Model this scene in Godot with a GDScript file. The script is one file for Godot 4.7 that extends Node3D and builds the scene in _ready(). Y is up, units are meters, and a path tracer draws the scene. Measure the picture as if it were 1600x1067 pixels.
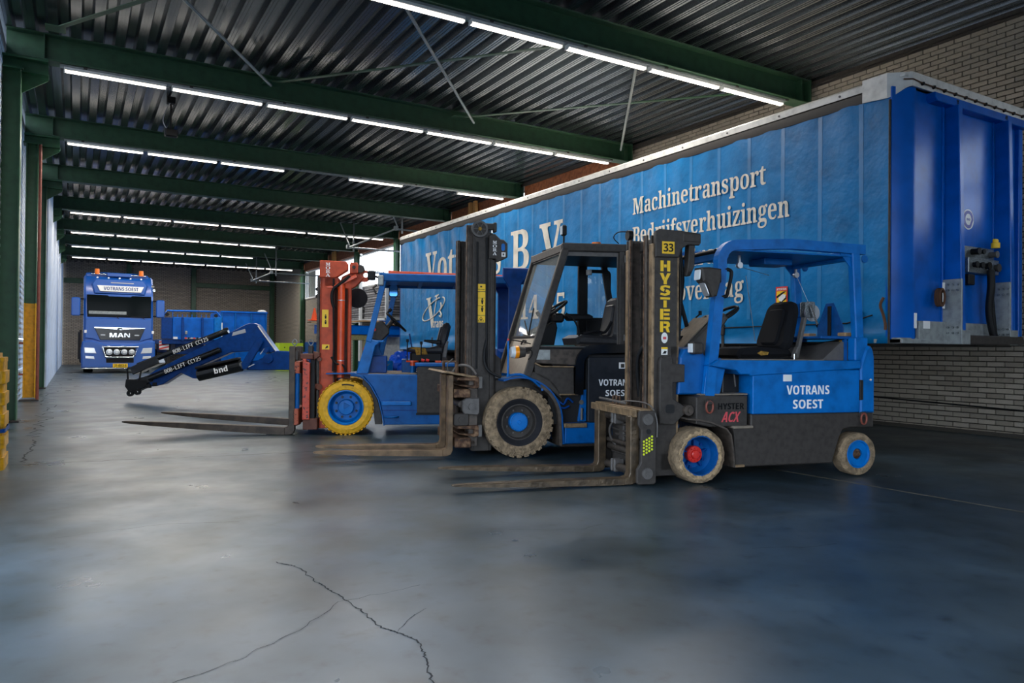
extends Node3D
# Indoor hall with three forklifts, a curtain-sided trailer, a tractor unit and a crane jib. Units are metres, the hall runs along -z.

const DEG := PI / 180.0
var M := {}
var T := {}
var rng := RandomNumberGenerator.new()


class MB:
	# collects flat and smooth triangles; xf is applied to everything added
	var v := PackedVector3Array()
	var n := PackedVector3Array()
	var c := PackedColorArray()
	var xf := Transform3D()
	var col := Color.WHITE

	func tri(a: Vector3, b: Vector3, d: Vector3, na: Vector3, nb: Vector3, nd: Vector3) -> void:
		a = xf * a
		b = xf * b
		d = xf * d
		var bs := xf.basis
		na = (bs * na).normalized()
		nb = (bs * nb).normalized()
		nd = (bs * nd).normalized()
		if (b - a).cross(d - a).dot(na + nb + nd) > 0.0:
			var t := b
			b = d
			d = t
			t = nb
			nb = nd
			nd = t
		v.append(a)
		v.append(b)
		v.append(d)
		n.append(na)
		n.append(nb)
		n.append(nd)
		c.append(col)
		c.append(col)
		c.append(col)

	func quad(a: Vector3, b: Vector3, d: Vector3, e: Vector3, m: Vector3) -> MB:
		tri(a, b, d, m, m, m)
		tri(a, d, e, m, m, m)
		return self

	func flat(a: Vector3, b: Vector3, d: Vector3, out: Vector3) -> void:
		var m := (b - a).cross(d - a)
		if m.length_squared() < 1e-16:
			return
		m = m.normalized()
		if m.dot(out) < 0.0:
			m = -m
		tri(a, b, d, m, m, m)

	func flat4(a: Vector3, b: Vector3, d: Vector3, e: Vector3, out: Vector3) -> void:
		flat(a, b, d, out)
		flat(a, d, e, out)

	func box(o: Vector3, s: Vector3, bv := 0.004) -> MB:
		var h := s * 0.5
		bv = minf(bv, minf(h.x, minf(h.y, h.z)) * 0.49)
		if bv <= 0.0:
			for ax in 3:
				for sg in [-1.0, 1.0]:
					var m := Vector3()
					m[ax] = sg
					var p := []
					for q in [[-1, -1], [1, -1], [1, 1], [-1, 1]]:
						var w := Vector3()
						w[ax] = sg * h[ax]
						w[(ax + 1) % 3] = q[0] * h[(ax + 1) % 3]
						w[(ax + 2) % 3] = q[1] * h[(ax + 2) % 3]
						p.append(o + w)
					quad(p[0], p[1], p[2], p[3], m)
			return self
		for ax in 3:
			var b1 := (ax + 1) % 3
			var b2 := (ax + 2) % 3
			for sg in [-1.0, 1.0]:
				var m := Vector3()
				m[ax] = sg
				var p := []
				for q in [[-1, -1], [1, -1], [1, 1], [-1, 1]]:
					var w := Vector3()
					w[ax] = sg * h[ax]
					w[b1] = q[0] * (h[b1] - bv)
					w[b2] = q[1] * (h[b2] - bv)
					p.append(o + w)
				quad(p[0], p[1], p[2], p[3], m)
				for sg2 in [-1.0, 1.0]:
					var m2 := Vector3()
					m2[ax] = sg
					m2[b1] = sg2
					var p1 := Vector3()
					p1[ax] = sg * h[ax]
					p1[b1] = sg2 * (h[b1] - bv)
					var p2 := Vector3()
					p2[ax] = sg * (h[ax] - bv)
					p2[b1] = sg2 * h[b1]
					var z := Vector3()
					z[b2] = h[b2] - bv
					quad(o + p1 - z, o + p1 + z, o + p2 + z, o + p2 - z, m2.normalized())
		for sx in [-1.0, 1.0]:
			for sy in [-1.0, 1.0]:
				for sz in [-1.0, 1.0]:
					var m := Vector3(sx, sy, sz)
					flat(o + m * (h - Vector3(0, bv, bv)), o + m * (h - Vector3(bv, 0, bv)), o + m * (h - Vector3(bv, bv, 0)), m)
		return self

	func span(a: Vector3, b: Vector3, bv := 0.004) -> MB:
		return box((a + b) * 0.5, (b - a).abs(), bv)

	func frame_to(a: Vector3, b: Vector3, upv: Vector3) -> Transform3D:
		var z := (b - a).normalized()
		if absf(z.dot(upv)) > 0.999:
			upv = Vector3.RIGHT
		var x := upv.cross(z).normalized()
		return Transform3D(Basis(x, z.cross(x), z), (a + b) * 0.5)

	func bar(a: Vector3, b: Vector3, w: float, h: float, bv := 0.004, upv := Vector3.UP) -> MB:
		# w across, h along upv
		var keep := xf
		xf = keep * frame_to(a, b, upv)
		box(Vector3(), Vector3(w, h, a.distance_to(b)), bv)
		xf = keep
		return self

	func cyl(a: Vector3, b: Vector3, r: float, r2 := -1.0, seg := 16, cap := true) -> MB:
		if r2 < 0.0:
			r2 = r
		var f := frame_to(a, b, Vector3.UP if absf((b - a).normalized().y) < 0.95 else Vector3.RIGHT)
		for i in seg:
			var a0 := TAU * i / seg
			var a1 := TAU * (i + 1) / seg
			var e0 := f.basis.x * cos(a0) + f.basis.y * sin(a0)
			var e1 := f.basis.x * cos(a1) + f.basis.y * sin(a1)
			tri(a + e0 * r, a + e1 * r, b + e1 * r2, e0, e1, e1)
			tri(a + e0 * r, b + e1 * r2, b + e0 * r2, e0, e1, e0)
			if cap:
				tri(a, a + e0 * r, a + e1 * r, -f.basis.z, -f.basis.z, -f.basis.z)
				tri(b, b + e0 * r2, b + e1 * r2, f.basis.z, f.basis.z, f.basis.z)
		return self

	func tube(p: Array, r: float, seg := 8, smooth := 0) -> MB:
		# a pipe through points; smooth > 0 rounds it with that many steps per span
		var q := []
		if smooth > 0 and p.size() > 2:
			for i in p.size() - 1:
				var p0: Vector3 = p[maxi(i - 1, 0)]
				var p1: Vector3 = p[i]
				var p2: Vector3 = p[i + 1]
				var p3: Vector3 = p[mini(i + 2, p.size() - 1)]
				for k in smooth:
					q.append(p1.cubic_interpolate(p2, p0, p3, float(k) / smooth))
			q.append(p[-1])
		else:
			q = p
		var rings := []
		var side := Vector3()
		for i in q.size():
			var d: Vector3 = (q[mini(i + 1, q.size() - 1)] - q[maxi(i - 1, 0)]).normalized()
			if i == 0:
				side = d.cross(Vector3.UP if absf(d.y) < 0.9 else Vector3.RIGHT).normalized()
			else:
				side = (side - d * side.dot(d)).normalized()
			var ring := []
			for k in seg:
				var a := TAU * k / seg
				ring.append(side * cos(a) + d.cross(side) * sin(a))
			rings.append(ring)
		for i in q.size() - 1:
			for k in seg:
				var k2 := (k + 1) % seg
				var n00: Vector3 = rings[i][k]
				var n01: Vector3 = rings[i][k2]
				var n10: Vector3 = rings[i + 1][k]
				var n11: Vector3 = rings[i + 1][k2]
				tri(q[i] + n00 * r, q[i] + n01 * r, q[i + 1] + n11 * r, n00, n01, n11)
				tri(q[i] + n00 * r, q[i + 1] + n11 * r, q[i + 1] + n10 * r, n00, n11, n10)
		for e in [0, q.size() - 1]:
			var d: Vector3 = (q[0] - q[1]).normalized() if e == 0 else (q[-1] - q[-2]).normalized()
			for k in seg:
				tri(q[e], q[e] + rings[e][k] * r, q[e] + rings[e][(k + 1) % seg] * r, d, d, d)
		return self

	func lathe(p: Array, seg := 32, rough := 0.0, rn: RandomNumberGenerator = null) -> MB:
		# profile of (radius, z) turned round the z axis; the outside lies to the right of the profile's way
		var jit := []
		for i in seg:
			jit.append(rn.randf_range(-rough, 0.0) if rn else 0.0)
		for j in p.size() - 1:
			var a: Vector2 = p[j]
			var b: Vector2 = p[j + 1]
			var t := b - a
			if t.length() < 1e-6:
				continue
			var m2 := Vector2(t.y, -t.x).normalized()
			for i in seg:
				var a0 := TAU * i / seg
				var a1 := TAU * (i + 1) / seg
				var e0 := Vector3(cos(a0), sin(a0), 0)
				var e1 := Vector3(cos(a1), sin(a1), 0)
				var j0: float = jit[i]
				var j1: float = jit[(i + 1) % seg]
				var n0 := e0 * m2.x + Vector3(0, 0, m2.y)
				var n1 := e1 * m2.x + Vector3(0, 0, m2.y)
				var pa0 := e0 * (a.x + j0) + Vector3(0, 0, a.y)
				var pa1 := e1 * (a.x + j1) + Vector3(0, 0, a.y)
				var pb0 := e0 * (b.x + j0) + Vector3(0, 0, b.y)
				var pb1 := e1 * (b.x + j1) + Vector3(0, 0, b.y)
				if a.x > 1e-6:
					tri(pa0, pa1, pb1, n0, n1, n1)
				if b.x > 1e-6:
					tri(pa0, pb1, pb0, n0, n1, n0)
		return self

	func prism(poly: Array, z0: float, z1: float, bv := 0.004) -> MB:
		# polygon in x, y pushed from z0 to z1, with chamfered rims
		var p := PackedVector2Array(poly)
		if Geometry2D.is_polygon_clockwise(p):
			p.reverse()
		var k := p.size()
		if z1 < z0:
			var t := z0
			z0 = z1
			z1 = t
		bv = minf(bv, (z1 - z0) * 0.45)
		var en := []
		for i in k:
			var d := (p[(i + 1) % k] - p[i]).normalized()
			en.append(Vector2(d.y, -d.x))
		var inset := PackedVector2Array()
		for i in k:
			var a: Vector2 = en[(i + k - 1) % k]
			var b: Vector2 = en[i]
			var s := a + b
			var q := s / maxf(s.length_squared() * 0.5, 0.35)
			inset.append(p[i] - q * bv)
		var idx := Geometry2D.triangulate_polygon(p)
		for face in [[z0, -1.0], [z1, 1.0]]:
			var m := Vector3(0, 0, face[1])
			for i in range(0, idx.size(), 3):
				var a := inset[idx[i]]
				var b := inset[idx[i + 1]]
				var d := inset[idx[i + 2]]
				tri(Vector3(a.x, a.y, face[0]), Vector3(b.x, b.y, face[0]), Vector3(d.x, d.y, face[0]), m, m, m)
		for i in k:
			var i2 := (i + 1) % k
			var e: Vector2 = en[i]
			var na: Vector2 = en[(i + k - 1) % k]
			var nb: Vector2 = en[i2]
			var na3 := Vector3(e.x, e.y, 0)
			var nb3 := na3
			if e.dot(na) > 0.8:
				na3 = Vector3(e.x + na.x, e.y + na.y, 0).normalized()
			if e.dot(nb) > 0.8:
				nb3 = Vector3(e.x + nb.x, e.y + nb.y, 0).normalized()
			var a := p[i]
			var b := p[i2]
			var a0 := Vector3(a.x, a.y, z0 + bv)
			var b0 := Vector3(b.x, b.y, z0 + bv)
			var a1 := Vector3(a.x, a.y, z1 - bv)
			var b1 := Vector3(b.x, b.y, z1 - bv)
			tri(a0, b0, b1, na3, nb3, nb3)
			tri(a0, b1, a1, na3, nb3, na3)
			if bv > 0.0:
				var ia := inset[i]
				var ib := inset[i2]
				flat4(a1, b1, Vector3(ib.x, ib.y, z1), Vector3(ia.x, ia.y, z1), na3 + nb3 + Vector3(0, 0, 1))
				flat4(a0, b0, Vector3(ib.x, ib.y, z0), Vector3(ia.x, ia.y, z0), na3 + nb3 + Vector3(0, 0, -1))
		return self

	func ring(outer: Array, inner: Array, z0: float, z1: float) -> MB:
		# frame between two outlines of as many points
		var k := outer.size()
		for i in k:
			var i2 := (i + 1) % k
			var o0: Vector2 = outer[i]
			var o1: Vector2 = outer[i2]
			var q0: Vector2 = inner[i]
			var q1: Vector2 = inner[i2]
			for z in [z0, z1]:
				var m := Vector3(0, 0, signf(z - (z0 + z1) * 0.5))
				quad(Vector3(o0.x, o0.y, z), Vector3(o1.x, o1.y, z), Vector3(q1.x, q1.y, z), Vector3(q0.x, q0.y, z), m)
			var mid := (o0 + o1) * 0.5 - (q0 + q1) * 0.5
			var w := Vector3(mid.x, mid.y, 0)
			flat4(Vector3(o0.x, o0.y, z0), Vector3(o1.x, o1.y, z0), Vector3(o1.x, o1.y, z1), Vector3(o0.x, o0.y, z1), w)
			flat4(Vector3(q0.x, q0.y, z0), Vector3(q1.x, q1.y, z0), Vector3(q1.x, q1.y, z1), Vector3(q0.x, q0.y, z1), -w)
		return self

	func at(t: Transform3D) -> MB:
		xf = t
		return self

	func mesh() -> ArrayMesh:
		var arr := []
		arr.resize(Mesh.ARRAY_MAX)
		arr[Mesh.ARRAY_VERTEX] = v
		arr[Mesh.ARRAY_NORMAL] = n
		var me := ArrayMesh.new()
		me.add_surface_from_arrays(Mesh.PRIMITIVE_TRIANGLES, arr)
		return me


func V(x: float, y: float, z: float) -> Vector3:
	return Vector3(x, y, z)


func P2(a: Array) -> Array:
	# flat list of numbers to points
	var r := []
	for i in range(0, a.size(), 2):
		r.append(Vector2(a[i], a[i + 1]))
	return r


func rrect(x0: float, y0: float, x1: float, y1: float, r: float, k := 4) -> Array:
	var o := []
	for q in [[x1 - r, y1 - r, 0.0], [x0 + r, y1 - r, 90.0], [x0 + r, y0 + r, 180.0], [x1 - r, y0 + r, 270.0]]:
		for i in k + 1:
			var a: float = (q[2] + 90.0 * i / k) * DEG
			o.append(Vector2(q[0] + cos(a) * r, q[1] + sin(a) * r))
	return o


func circ(x: float, y: float, r: float, k := 20) -> Array:
	var o := []
	for i in k:
		o.append(Vector2(x + cos(TAU * i / k) * r, y + sin(TAU * i / k) * r))
	return o


func arc(x: float, y: float, r: float, a0: float, a1: float, k := 10) -> Array:
	var o := []
	for i in k + 1:
		var a := lerpf(a0, a1, float(i) / k) * DEG
		o.append(Vector2(x + cos(a) * r, y + sin(a) * r))
	return o


var used := {}

func thing(called: String, label: String, category: String, at := Vector3.ZERO, turn := 0.0, group := "") -> Node3D:
	var o := Node3D.new()
	put(o, called, self)
	o.position = at
	o.rotation.y = turn
	tag(o, label, category, group)
	return o


func tag(o: Node, label := "", category := "", group := "", kind := "") -> void:
	if label:
		o.set_meta("label", label)
	if category:
		o.set_meta("category", category)
	if group:
		o.set_meta("group", group)
	if kind:
		o.set_meta("kind", kind)


func put(o: Node, called: String, parent: Node) -> void:
	var key := [parent.get_instance_id(), called]
	var k: int = used.get(key, 0)
	used[key] = k + 1
	o.name = called if k == 0 else "%s_%03d" % [called, k]
	parent.add_child(o, true)


func part(parent: Node, called: String, mb: MB, mat: String, label := "") -> MeshInstance3D:
	return shown(parent, called, mb.mesh(), mat, label)


func shown(parent: Node, called: String, me: Mesh, mat: String, label := "") -> MeshInstance3D:
	var o := MeshInstance3D.new()
	o.mesh = me
	o.material_override = M[mat]
	put(o, called, parent)
	if label:
		o.set_meta("label", label)
	return o


func struct(called: String, mb: MB, mat: String, label := "", category := "") -> MeshInstance3D:
	var o := part(self, called, mb, mat)
	tag(o, label, category, "", "structure")
	return o


func font(face: String, weight := 700) -> SystemFont:
	var key := "%s%d" % [face, weight]
	if not T.has(key):
		var f := SystemFont.new()
		f.font_names = PackedStringArray([face])
		f.font_weight = weight
		T[key] = f
	return T[key]


func text(parent: Node, called: String, s: String, face: String, w: float, h: float, xf: Transform3D, mat: String, spacing := 0.0, deep := 0.004, weight := 700) -> MeshInstance3D:
	# lettering w wide and h high, centred on xf, facing its z
	var tm := TextMesh.new()
	tm.text = s
	tm.font = font(face, weight)
	tm.font_size = 48
	tm.pixel_size = 0.01
	tm.depth = 0.01
	tm.curve_step = 1.0
	tm.line_spacing = spacing
	tm.horizontal_alignment = HORIZONTAL_ALIGNMENT_CENTER
	var bb := tm.get_aabb()
	var o := MeshInstance3D.new()
	o.mesh = tm
	o.material_override = M[mat]
	var sx := w / maxf(bb.size.x, 0.001)
	var sy := h / maxf(bb.size.y, 0.001)
	var sc := Basis.from_scale(V(sx, sy, deep / 0.01))
	o.transform = xf * Transform3D(sc, -(sc * bb.get_center()))
	put(o, called, parent)
	return o


func TX(x: float, y: float, z: float, turn := 0.0, tilt := 0.0) -> Transform3D:
	return Transform3D(Basis(Vector3.UP, turn) * Basis(Vector3.RIGHT, tilt), V(x, y, z))


func RZ(x: float, y: float, z: float, roll := 0.0) -> Transform3D:
	return Transform3D(Basis(Vector3.BACK, roll), V(x, y, z))


func noise_tex(key: String, seed_: int, freq: float, cols: Array, size := 512, type := FastNoiseLite.TYPE_SIMPLEX_SMOOTH, oct := 5, normal := false) -> NoiseTexture2D:
	var nz := FastNoiseLite.new()
	nz.seed = seed_
	nz.frequency = freq
	nz.noise_type = type
	nz.fractal_octaves = oct
	nz.fractal_gain = 0.55
	var t := NoiseTexture2D.new()
	t.width = size
	t.height = size
	t.seamless = true
	t.noise = nz
	if normal:
		t.as_normal_map = true
		t.bump_strength = 6.0
	elif cols:
		var g := Gradient.new()
		g.offsets = PackedFloat32Array()
		g.colors = PackedColorArray()
		var off := PackedFloat32Array()
		var cc := PackedColorArray()
		for q in cols:
			off.append(q[0])
			cc.append(q[1])
		g.offsets = off
		g.colors = cc
		t.color_ramp = g
	T[key] = t
	return t


func mat(key: String, hex: String, rough := 0.5, metal := 0.0, tex := "", scale := 1.0, bump := "", bump_cm := 0.0) -> StandardMaterial3D:
	var m := StandardMaterial3D.new()
	m.resource_name = key
	m.albedo_color = Color(hex)
	m.roughness = rough
	m.metallic = metal
	if tex or bump:
		m.uv1_triplanar = true
		m.uv1_scale = Vector3.ONE * scale
	if tex:
		m.albedo_texture = T[tex]
	if bump:
		m.heightmap_enabled = true
		m.heightmap_texture = T[bump]
		m.heightmap_scale = bump_cm
	M[key] = m
	return m


func g(x: float) -> Color:
	return Color(x, x, x)


func make_materials() -> void:
	noise_tex("grime", 3, 0.01, [[0.0, g(0.78)], [0.35, g(0.9)], [0.6, g(0.96)], [1.0, g(1.0)]])
	noise_tex("dirt", 8, 0.008, [[0.0, g(0.6)], [0.4, g(0.8)], [0.6, g(0.92)], [1.0, g(1.0)]])
	noise_tex("speck", 12, 0.09, [[0.0, g(0.75)], [0.55, g(0.92)], [0.72, g(1.0)], [1.0, g(1.0)]])
	noise_tex("rust", 5, 0.016, [[0.0, Color("3a2c22")], [0.4, Color("6a5342")], [0.55, Color("8c7663")], [0.8, Color("b3a08a")], [1.0, Color("c9bba6")]])
	noise_tex("chip", 21, 0.035, [[0.0, Color("2a211c")], [0.27, Color("4a3a30")], [0.36, g(0.9)], [1.0, g(1.0)]])
	noise_tex("galv", 7, 0.03, [[0.0, g(0.55)], [0.5, g(0.78)], [1.0, g(1.0)]], 512, FastNoiseLite.TYPE_CELLULAR, 2)
	noise_tex("floor", 31, 0.006, [[0.0, Color("8d938f")], [0.3, Color("b4b7b4")], [0.5, Color("c6cacb")], [0.7, Color("d3d8dc")], [1.0, Color("eef2f5")]], 1024, FastNoiseLite.TYPE_SIMPLEX_SMOOTH, 7)
	noise_tex("scuff", 33, 0.012, [[0.0, g(0.7)], [0.2, g(0.9)], [0.4, g(0.98)], [1.0, g(1.0)]], 1024, FastNoiseLite.TYPE_SIMPLEX_SMOOTH, 6)
	noise_tex("wet", 35, 0.012, [[0.0, g(0.55)], [0.5, g(0.8)], [1.0, g(1.0)]], 512, FastNoiseLite.TYPE_SIMPLEX_SMOOTH, 5)
	noise_tex("height", 41, 0.02, [[0.0, g(0.0)], [1.0, g(1.0)]])
	noise_tex("wood", 51, 0.02, [[0.0, Color("6b3a20")], [0.5, Color("8d5130")], [1.0, Color("a9683f")]])
	make_brick_texture()

	mat("blue", "025da8", 0.4, 0.0, "grime", 1.1)
	mat("blue_bright", "0270c4", 0.36, 0.0, "grime", 0.9)
	mat("blue_deep", "033f8a", 0.4, 0.0, "grime", 1.3)
	mat("blue_old", "08569e", 0.42, 0.0, "grime", 1.5)
	mat("blue_truck", "034fa4", 0.25, 0.0)
	M.blue_truck.clearcoat_enabled = true
	M.blue_truck.clearcoat = 0.6
	mat("curtain", "0076b6", 0.42, 0.0, "grime", 0.35, "height", 0.6)
	mat("front_blue", "0061c4", 0.28, 0.0, "grime", 0.4)
	mat("white_tarp", "ebe9e3", 0.55, 0.0, "grime", 0.9)
	mat("white", "e9e9e6", 0.5)
	mat("lettering", "dcd6c8", 0.5, 0.0, "grime", 1.0)
	mat("lettering_white", "f2f2f2", 0.5)
	mat("black", "17181a", 0.5)
	mat("black_gloss", "0e0f11", 0.18)
	mat("charcoal_blue", "2b2e34", 0.42, 0.0, "grime", 1.5)
	mat("worn_tan", "9a8d7c", 0.35, 0.5, "grime", 2.5)
	mat("fork_rust", "7a6248", 0.5, 0.3, "dirt", 1.2)
	mat("rust_brown", "6b3d2e", 0.65, 0.0, "grime", 2.0)
	mat("orange_chipped", "b85a3c", 0.6, 0.0, "chip", 1.2)
	mat("dirt_black", "3a3326", 0.8)
	mat("tray_teal", "2d5f60", 0.6)
	mat("blue_jib", "043a80", 0.28, 0.0, "grime", 1.2)
	mat("windscreen_dark", "0a1012", 0.08)
	mat("mirror_blue", "3f78b8", 0.1, 0.9)
	mat("track_dark", "3b3632", 0.6)
	mat("lens_bright", "eef2f4", 0.08, 0.3)
	mat("sheet_dark", "66666a", 0.6, 0.0, "grime", 1.0)
	mat("panel_paint", "bcc1c4", 0.5)
	mat("fork_dark", "4c3f34", 0.5, 0.2, "dirt", 1.2)
	mat("curtain_seam", "087ab8", 0.38, 0.0, "grime", 0.35)
	mat("rubber", "26262a", 0.8, 0.0, "grime", 2.0)
	mat("tyre_tan", "9c866a", 0.9, 0.0, "dirt", 3.0, "height", 1.0)
	mat("tyre_face", "c2a680", 0.9, 0.0, "dirt", 4.0, "height", 1.0)
	mat("tyre_grey", "8c8070", 0.9, 0.0, "dirt", 3.0, "height", 0.8)
	mat("tyre_yellow", "eeb41a", 0.6, 0.0, "grime", 2.2, "height", 0.5)
	mat("charcoal", "433f3c", 0.45, 0.0, "grime", 2.2)
	mat("charcoal_light", "5d5a58", 0.5, 0.0, "grime", 2.2)
	mat("charcoal_brown", "554b43", 0.55, 0.1, "dirt", 2.4)
	mat("dark_steel", "57504a", 0.42, 0.5, "dirt", 2.6, "height", 0.3)
	mat("worn_steel", "987f60", 0.5, 0.3, "dirt", 2.0, "height", 0.3)
	mat("fork_steel", "615240", 0.42, 0.4, "dirt", 1.6, "height", 0.3)
	mat("rusty", "b09a86", 0.7, 0.2, "rust", 1.6, "height", 0.5)
	mat("orange_red", "cf4526", 0.45, 0.0, "chip", 1.0)
	mat("orange_faded", "c8502e", 0.6, 0.0, "grime", 1.4)
	mat("orange", "e4501c", 0.32, 0.0, "grime", 1.0)
	mat("red", "d42a22", 0.35)
	mat("red_letter", "cf4a52", 0.5)
	mat("beacon", "f07a1a", 0.25)
	mat("amber", "ff9a10", 0.2)
	mat("yellow", "f2c40c", 0.45)
	mat("yellow_post", "e6ac06", 0.5, 0.0, "grime", 1.5)
	mat("yellow_plastic", "d9a406", 0.4, 0.0, "dirt", 2.0)
	mat("lime", "a9c718", 0.5)
	mat("lime_dot", "d6e31e", 0.4)
	mat("green_steel", "31563d", 0.45, 0.0, "grime", 0.8)
	mat("green_column", "2c5c3b", 0.45, 0.0, "grime", 0.8)
	mat("pipe_red", "8a4434", 0.5, 0.0, "grime", 2.0)
	mat("galvanised", "aab2b6", 0.38, 0.75, "galv", 4.0)
	mat("galvanised_dull", "a0a6a6", 0.5, 0.25, "grime", 1.5)
	mat("deck", "979ea4", 0.24, 0.9, "galv", 5.0)
	mat("chrome", "e6e8ea", 0.12, 1.0)
	mat("silver", "b9bcc0", 0.35, 0.6)
	mat("aluminium", "9aa0a0", 0.45, 0.5, "grime", 2.0)
	mat("seat_fabric", "141519", 0.9)
	mat("seat_vinyl", "37373a", 0.38, 0.0, "grime", 3.0)
	mat("foam", "b98f3a", 0.95, 0.0, "dirt", 6.0)
	mat("dash_plastic", "4a4744", 0.55, 0.0, "grime", 3.0)
	mat("tan_dust", "8b7f70", 0.85, 0.0, "grime", 2.0)
	mat("brick", "aba192", 0.85, 0.0, "speck", 3.0, "height", 0.4)
	mat("brick_pale", "b5aa9b", 0.85, 0.0, "speck", 3.0, "height", 0.4)
	mat("brick_dark", "9d9385", 0.85, 0.0, "speck", 3.0, "height", 0.4)
	mat("mortar", "4a463f", 0.95, 0.0, "speck", 2.0)
	mat("wood_brown", "ffffff", 0.6, 0.0, "wood", 0.8)
	mat("wood_pale", "d9a05c", 0.65, 0.0, "grime", 3.0)
	mat("panel_white", "dfe4ea", 0.5, 0.0, "grime", 0.4)
	M.panel_white.backlight_enabled = true
	M.panel_white.backlight = Color(0.75, 0.8, 0.85)
	mat("plaster", "b8b6b0", 0.85, 0.0, "grime", 0.5)
	mat("asphalt", "6b6d6e", 0.9, 0.0, "grime", 0.5)
	mat("roofing", "33363a", 0.9)
	mat("crack", "23272a", 0.95)
	mat("line_pale", "9a9078", 0.7, 0.0, "dirt", 2.0)
	mat("brown_rope", "5a3c28", 0.9)
	mat("tarp_blue", "1350c8", 0.2, 0.0, "", 1.0)
	mat("olive", "7d7a52", 0.5, 0.0, "grime", 2.0)
	mat("sheet_grey", "8f8f92", 0.6, 0.0, "dirt", 1.0)
	mat("cardboard", "b6946c", 0.8, 0.0, "grime", 2.0)
	mat("cone_orange", "ff5a1e", 0.45)
	mat("violet", "5a5aa8", 0.5)
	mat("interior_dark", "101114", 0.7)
	mat("lens", "dfe6ea", 0.08)
	var fl := mat("floor", "485a65", 0.34, 0.0, "floor", 0.16)
	fl.uv1_world_triplanar = true
	fl.roughness = 0.45
	fl.roughness_texture = T.wet
	fl.detail_enabled = true
	fl.detail_blend_mode = BaseMaterial3D.BLEND_MODE_MUL
	fl.detail_albedo = T.scuff
	fl.detail_uv_layer = BaseMaterial3D.DETAIL_UV_2
	fl.uv2_triplanar = true
	fl.uv2_world_triplanar = true
	fl.uv2_scale = Vector3.ONE * 0.45
	var bw := mat("brick_far", "ffffff", 0.85)
	bw.albedo_texture = T.brickwall
	bw.uv1_triplanar = true
	bw.uv1_world_triplanar = true
	bw.uv1_scale = V(1.0 / 1.76, 1.0 / 1.16, 1.0 / 1.76)
	for q in [["glass", 0.12, "e8f2f4"], ["glass_dirty", 0.25, "cfd3cc"], ["glass_dark", 0.45, "0c1013"], ["window_glass", 0.1, "ffffff"]]:
		var gm := StandardMaterial3D.new()
		gm.resource_name = q[0]
		var cc := Color(q[2])
		cc.a = q[1]
		gm.albedo_color = cc
		gm.transparency = BaseMaterial3D.TRANSPARENCY_ALPHA
		gm.roughness = 0.05
		M[q[0]] = gm
	for q in ["blue", "blue_bright", "blue_deep", "blue_old", "curtain", "blue_jib", "front_blue", "charcoal", "charcoal_blue", "black", "seat_fabric", "seat_vinyl", "rubber"]:
		M[q].metallic_specular = 0.32
	M.windscreen_dark.metallic_specular = 0.14
	var tb := StandardMaterial3D.new()
	tb.resource_name = "tube_light"
	tb.albedo_color = Color("fff6ec")
	tb.emission_enabled = true
	tb.emission = Color("fff3e4")
	tb.emission_energy_multiplier = 6.0
	M["tube_light"] = tb


func make_brick_texture() -> void:
	# far brickwork: 8 bricks across, 16 courses high
	var im := Image.create(512, 512, false, Image.FORMAT_RGB8)
	im.fill(Color("57524b"))
	rng.seed = 77
	for r in 16:
		for k in 9:
			var x := k * 64 - (32 if r % 2 else 0)
			var sh := rng.randf_range(0.9, 1.05)
			var cc := Color(0.62 * sh, 0.575 * sh, 0.52 * sh)
			if r % 2 and k == 8:
				cc = Color(0.62, 0.575, 0.52)
			im.fill_rect(Rect2i(x + 3, r * 32 + 4, 58, 24), cc)
	T["brickwall"] = ImageTexture.create_from_image(im)


func _ready() -> void:
	# camera
	var cam := Camera3D.new()
	cam.name = "camera"
	cam.fov = 49.69
	cam.near = 0.05
	cam.far = 400.0
	cam.transform = Transform3D(Basis(V(0.86057519, 0.00921485, 0.50924006), V(-0.01242771, 0.99991854, 0.00290801), V(-0.50917178, -0.00883125, 0.86061961)), V(0, 1.116, 0))
	add_child(cam)
	cam.current = true
	# sky: an even overcast that enters by the doors and windows
	var sm := ProceduralSkyMaterial.new()
	sm.sky_top_color = Color(0.80, 0.87, 0.95)
	sm.sky_horizon_color = Color(0.88, 0.92, 0.96)
	sm.ground_bottom_color = Color(0.3, 0.3, 0.3)
	sm.ground_horizon_color = Color(0.5, 0.5, 0.5)
	sm.sun_angle_max = 0.0
	var sky := Sky.new()
	sky.sky_material = sm
	var env := Environment.new()
	env.background_mode = Environment.BG_SKY
	env.sky = sky
	env.background_energy_multiplier = SKY
	env.tonemap_mode = Environment.TONE_MAPPER_LINEAR
	env.tonemap_exposure = EXPOSURE
	env.sdfgi_enabled = true
	env.ssao_enabled = true
	env.ssil_enabled = true
	var we := WorldEnvironment.new()
	we.name = "world_environment"
	we.environment = env
	add_child(we)

	make_materials()
	shell()
	roof_steel()
	lamps()
	right_wall()
	trailer()
	forklift_electric()
	forklift_cab()
	forklift_red()
	tractor_unit()
	low_loader()
	crane_jib()
	back_corner()
	floor_marks()


const SKY := 5.6
const EXPOSURE := 1.12
const TUBE := 4.2
const BEAM_Z := [-8.1, -12.65, -17.2, -21.7, -26.2, -30.8, -35.2, -39.6]
const NTH := ["nearest", "second nearest", "third nearest", "fourth nearest", "fifth nearest", "sixth nearest", "seventh nearest", "farthest"]
const WX := 10.56   # face of the right wall
const TOP := 5.59   # underside of the roof deck


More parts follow.
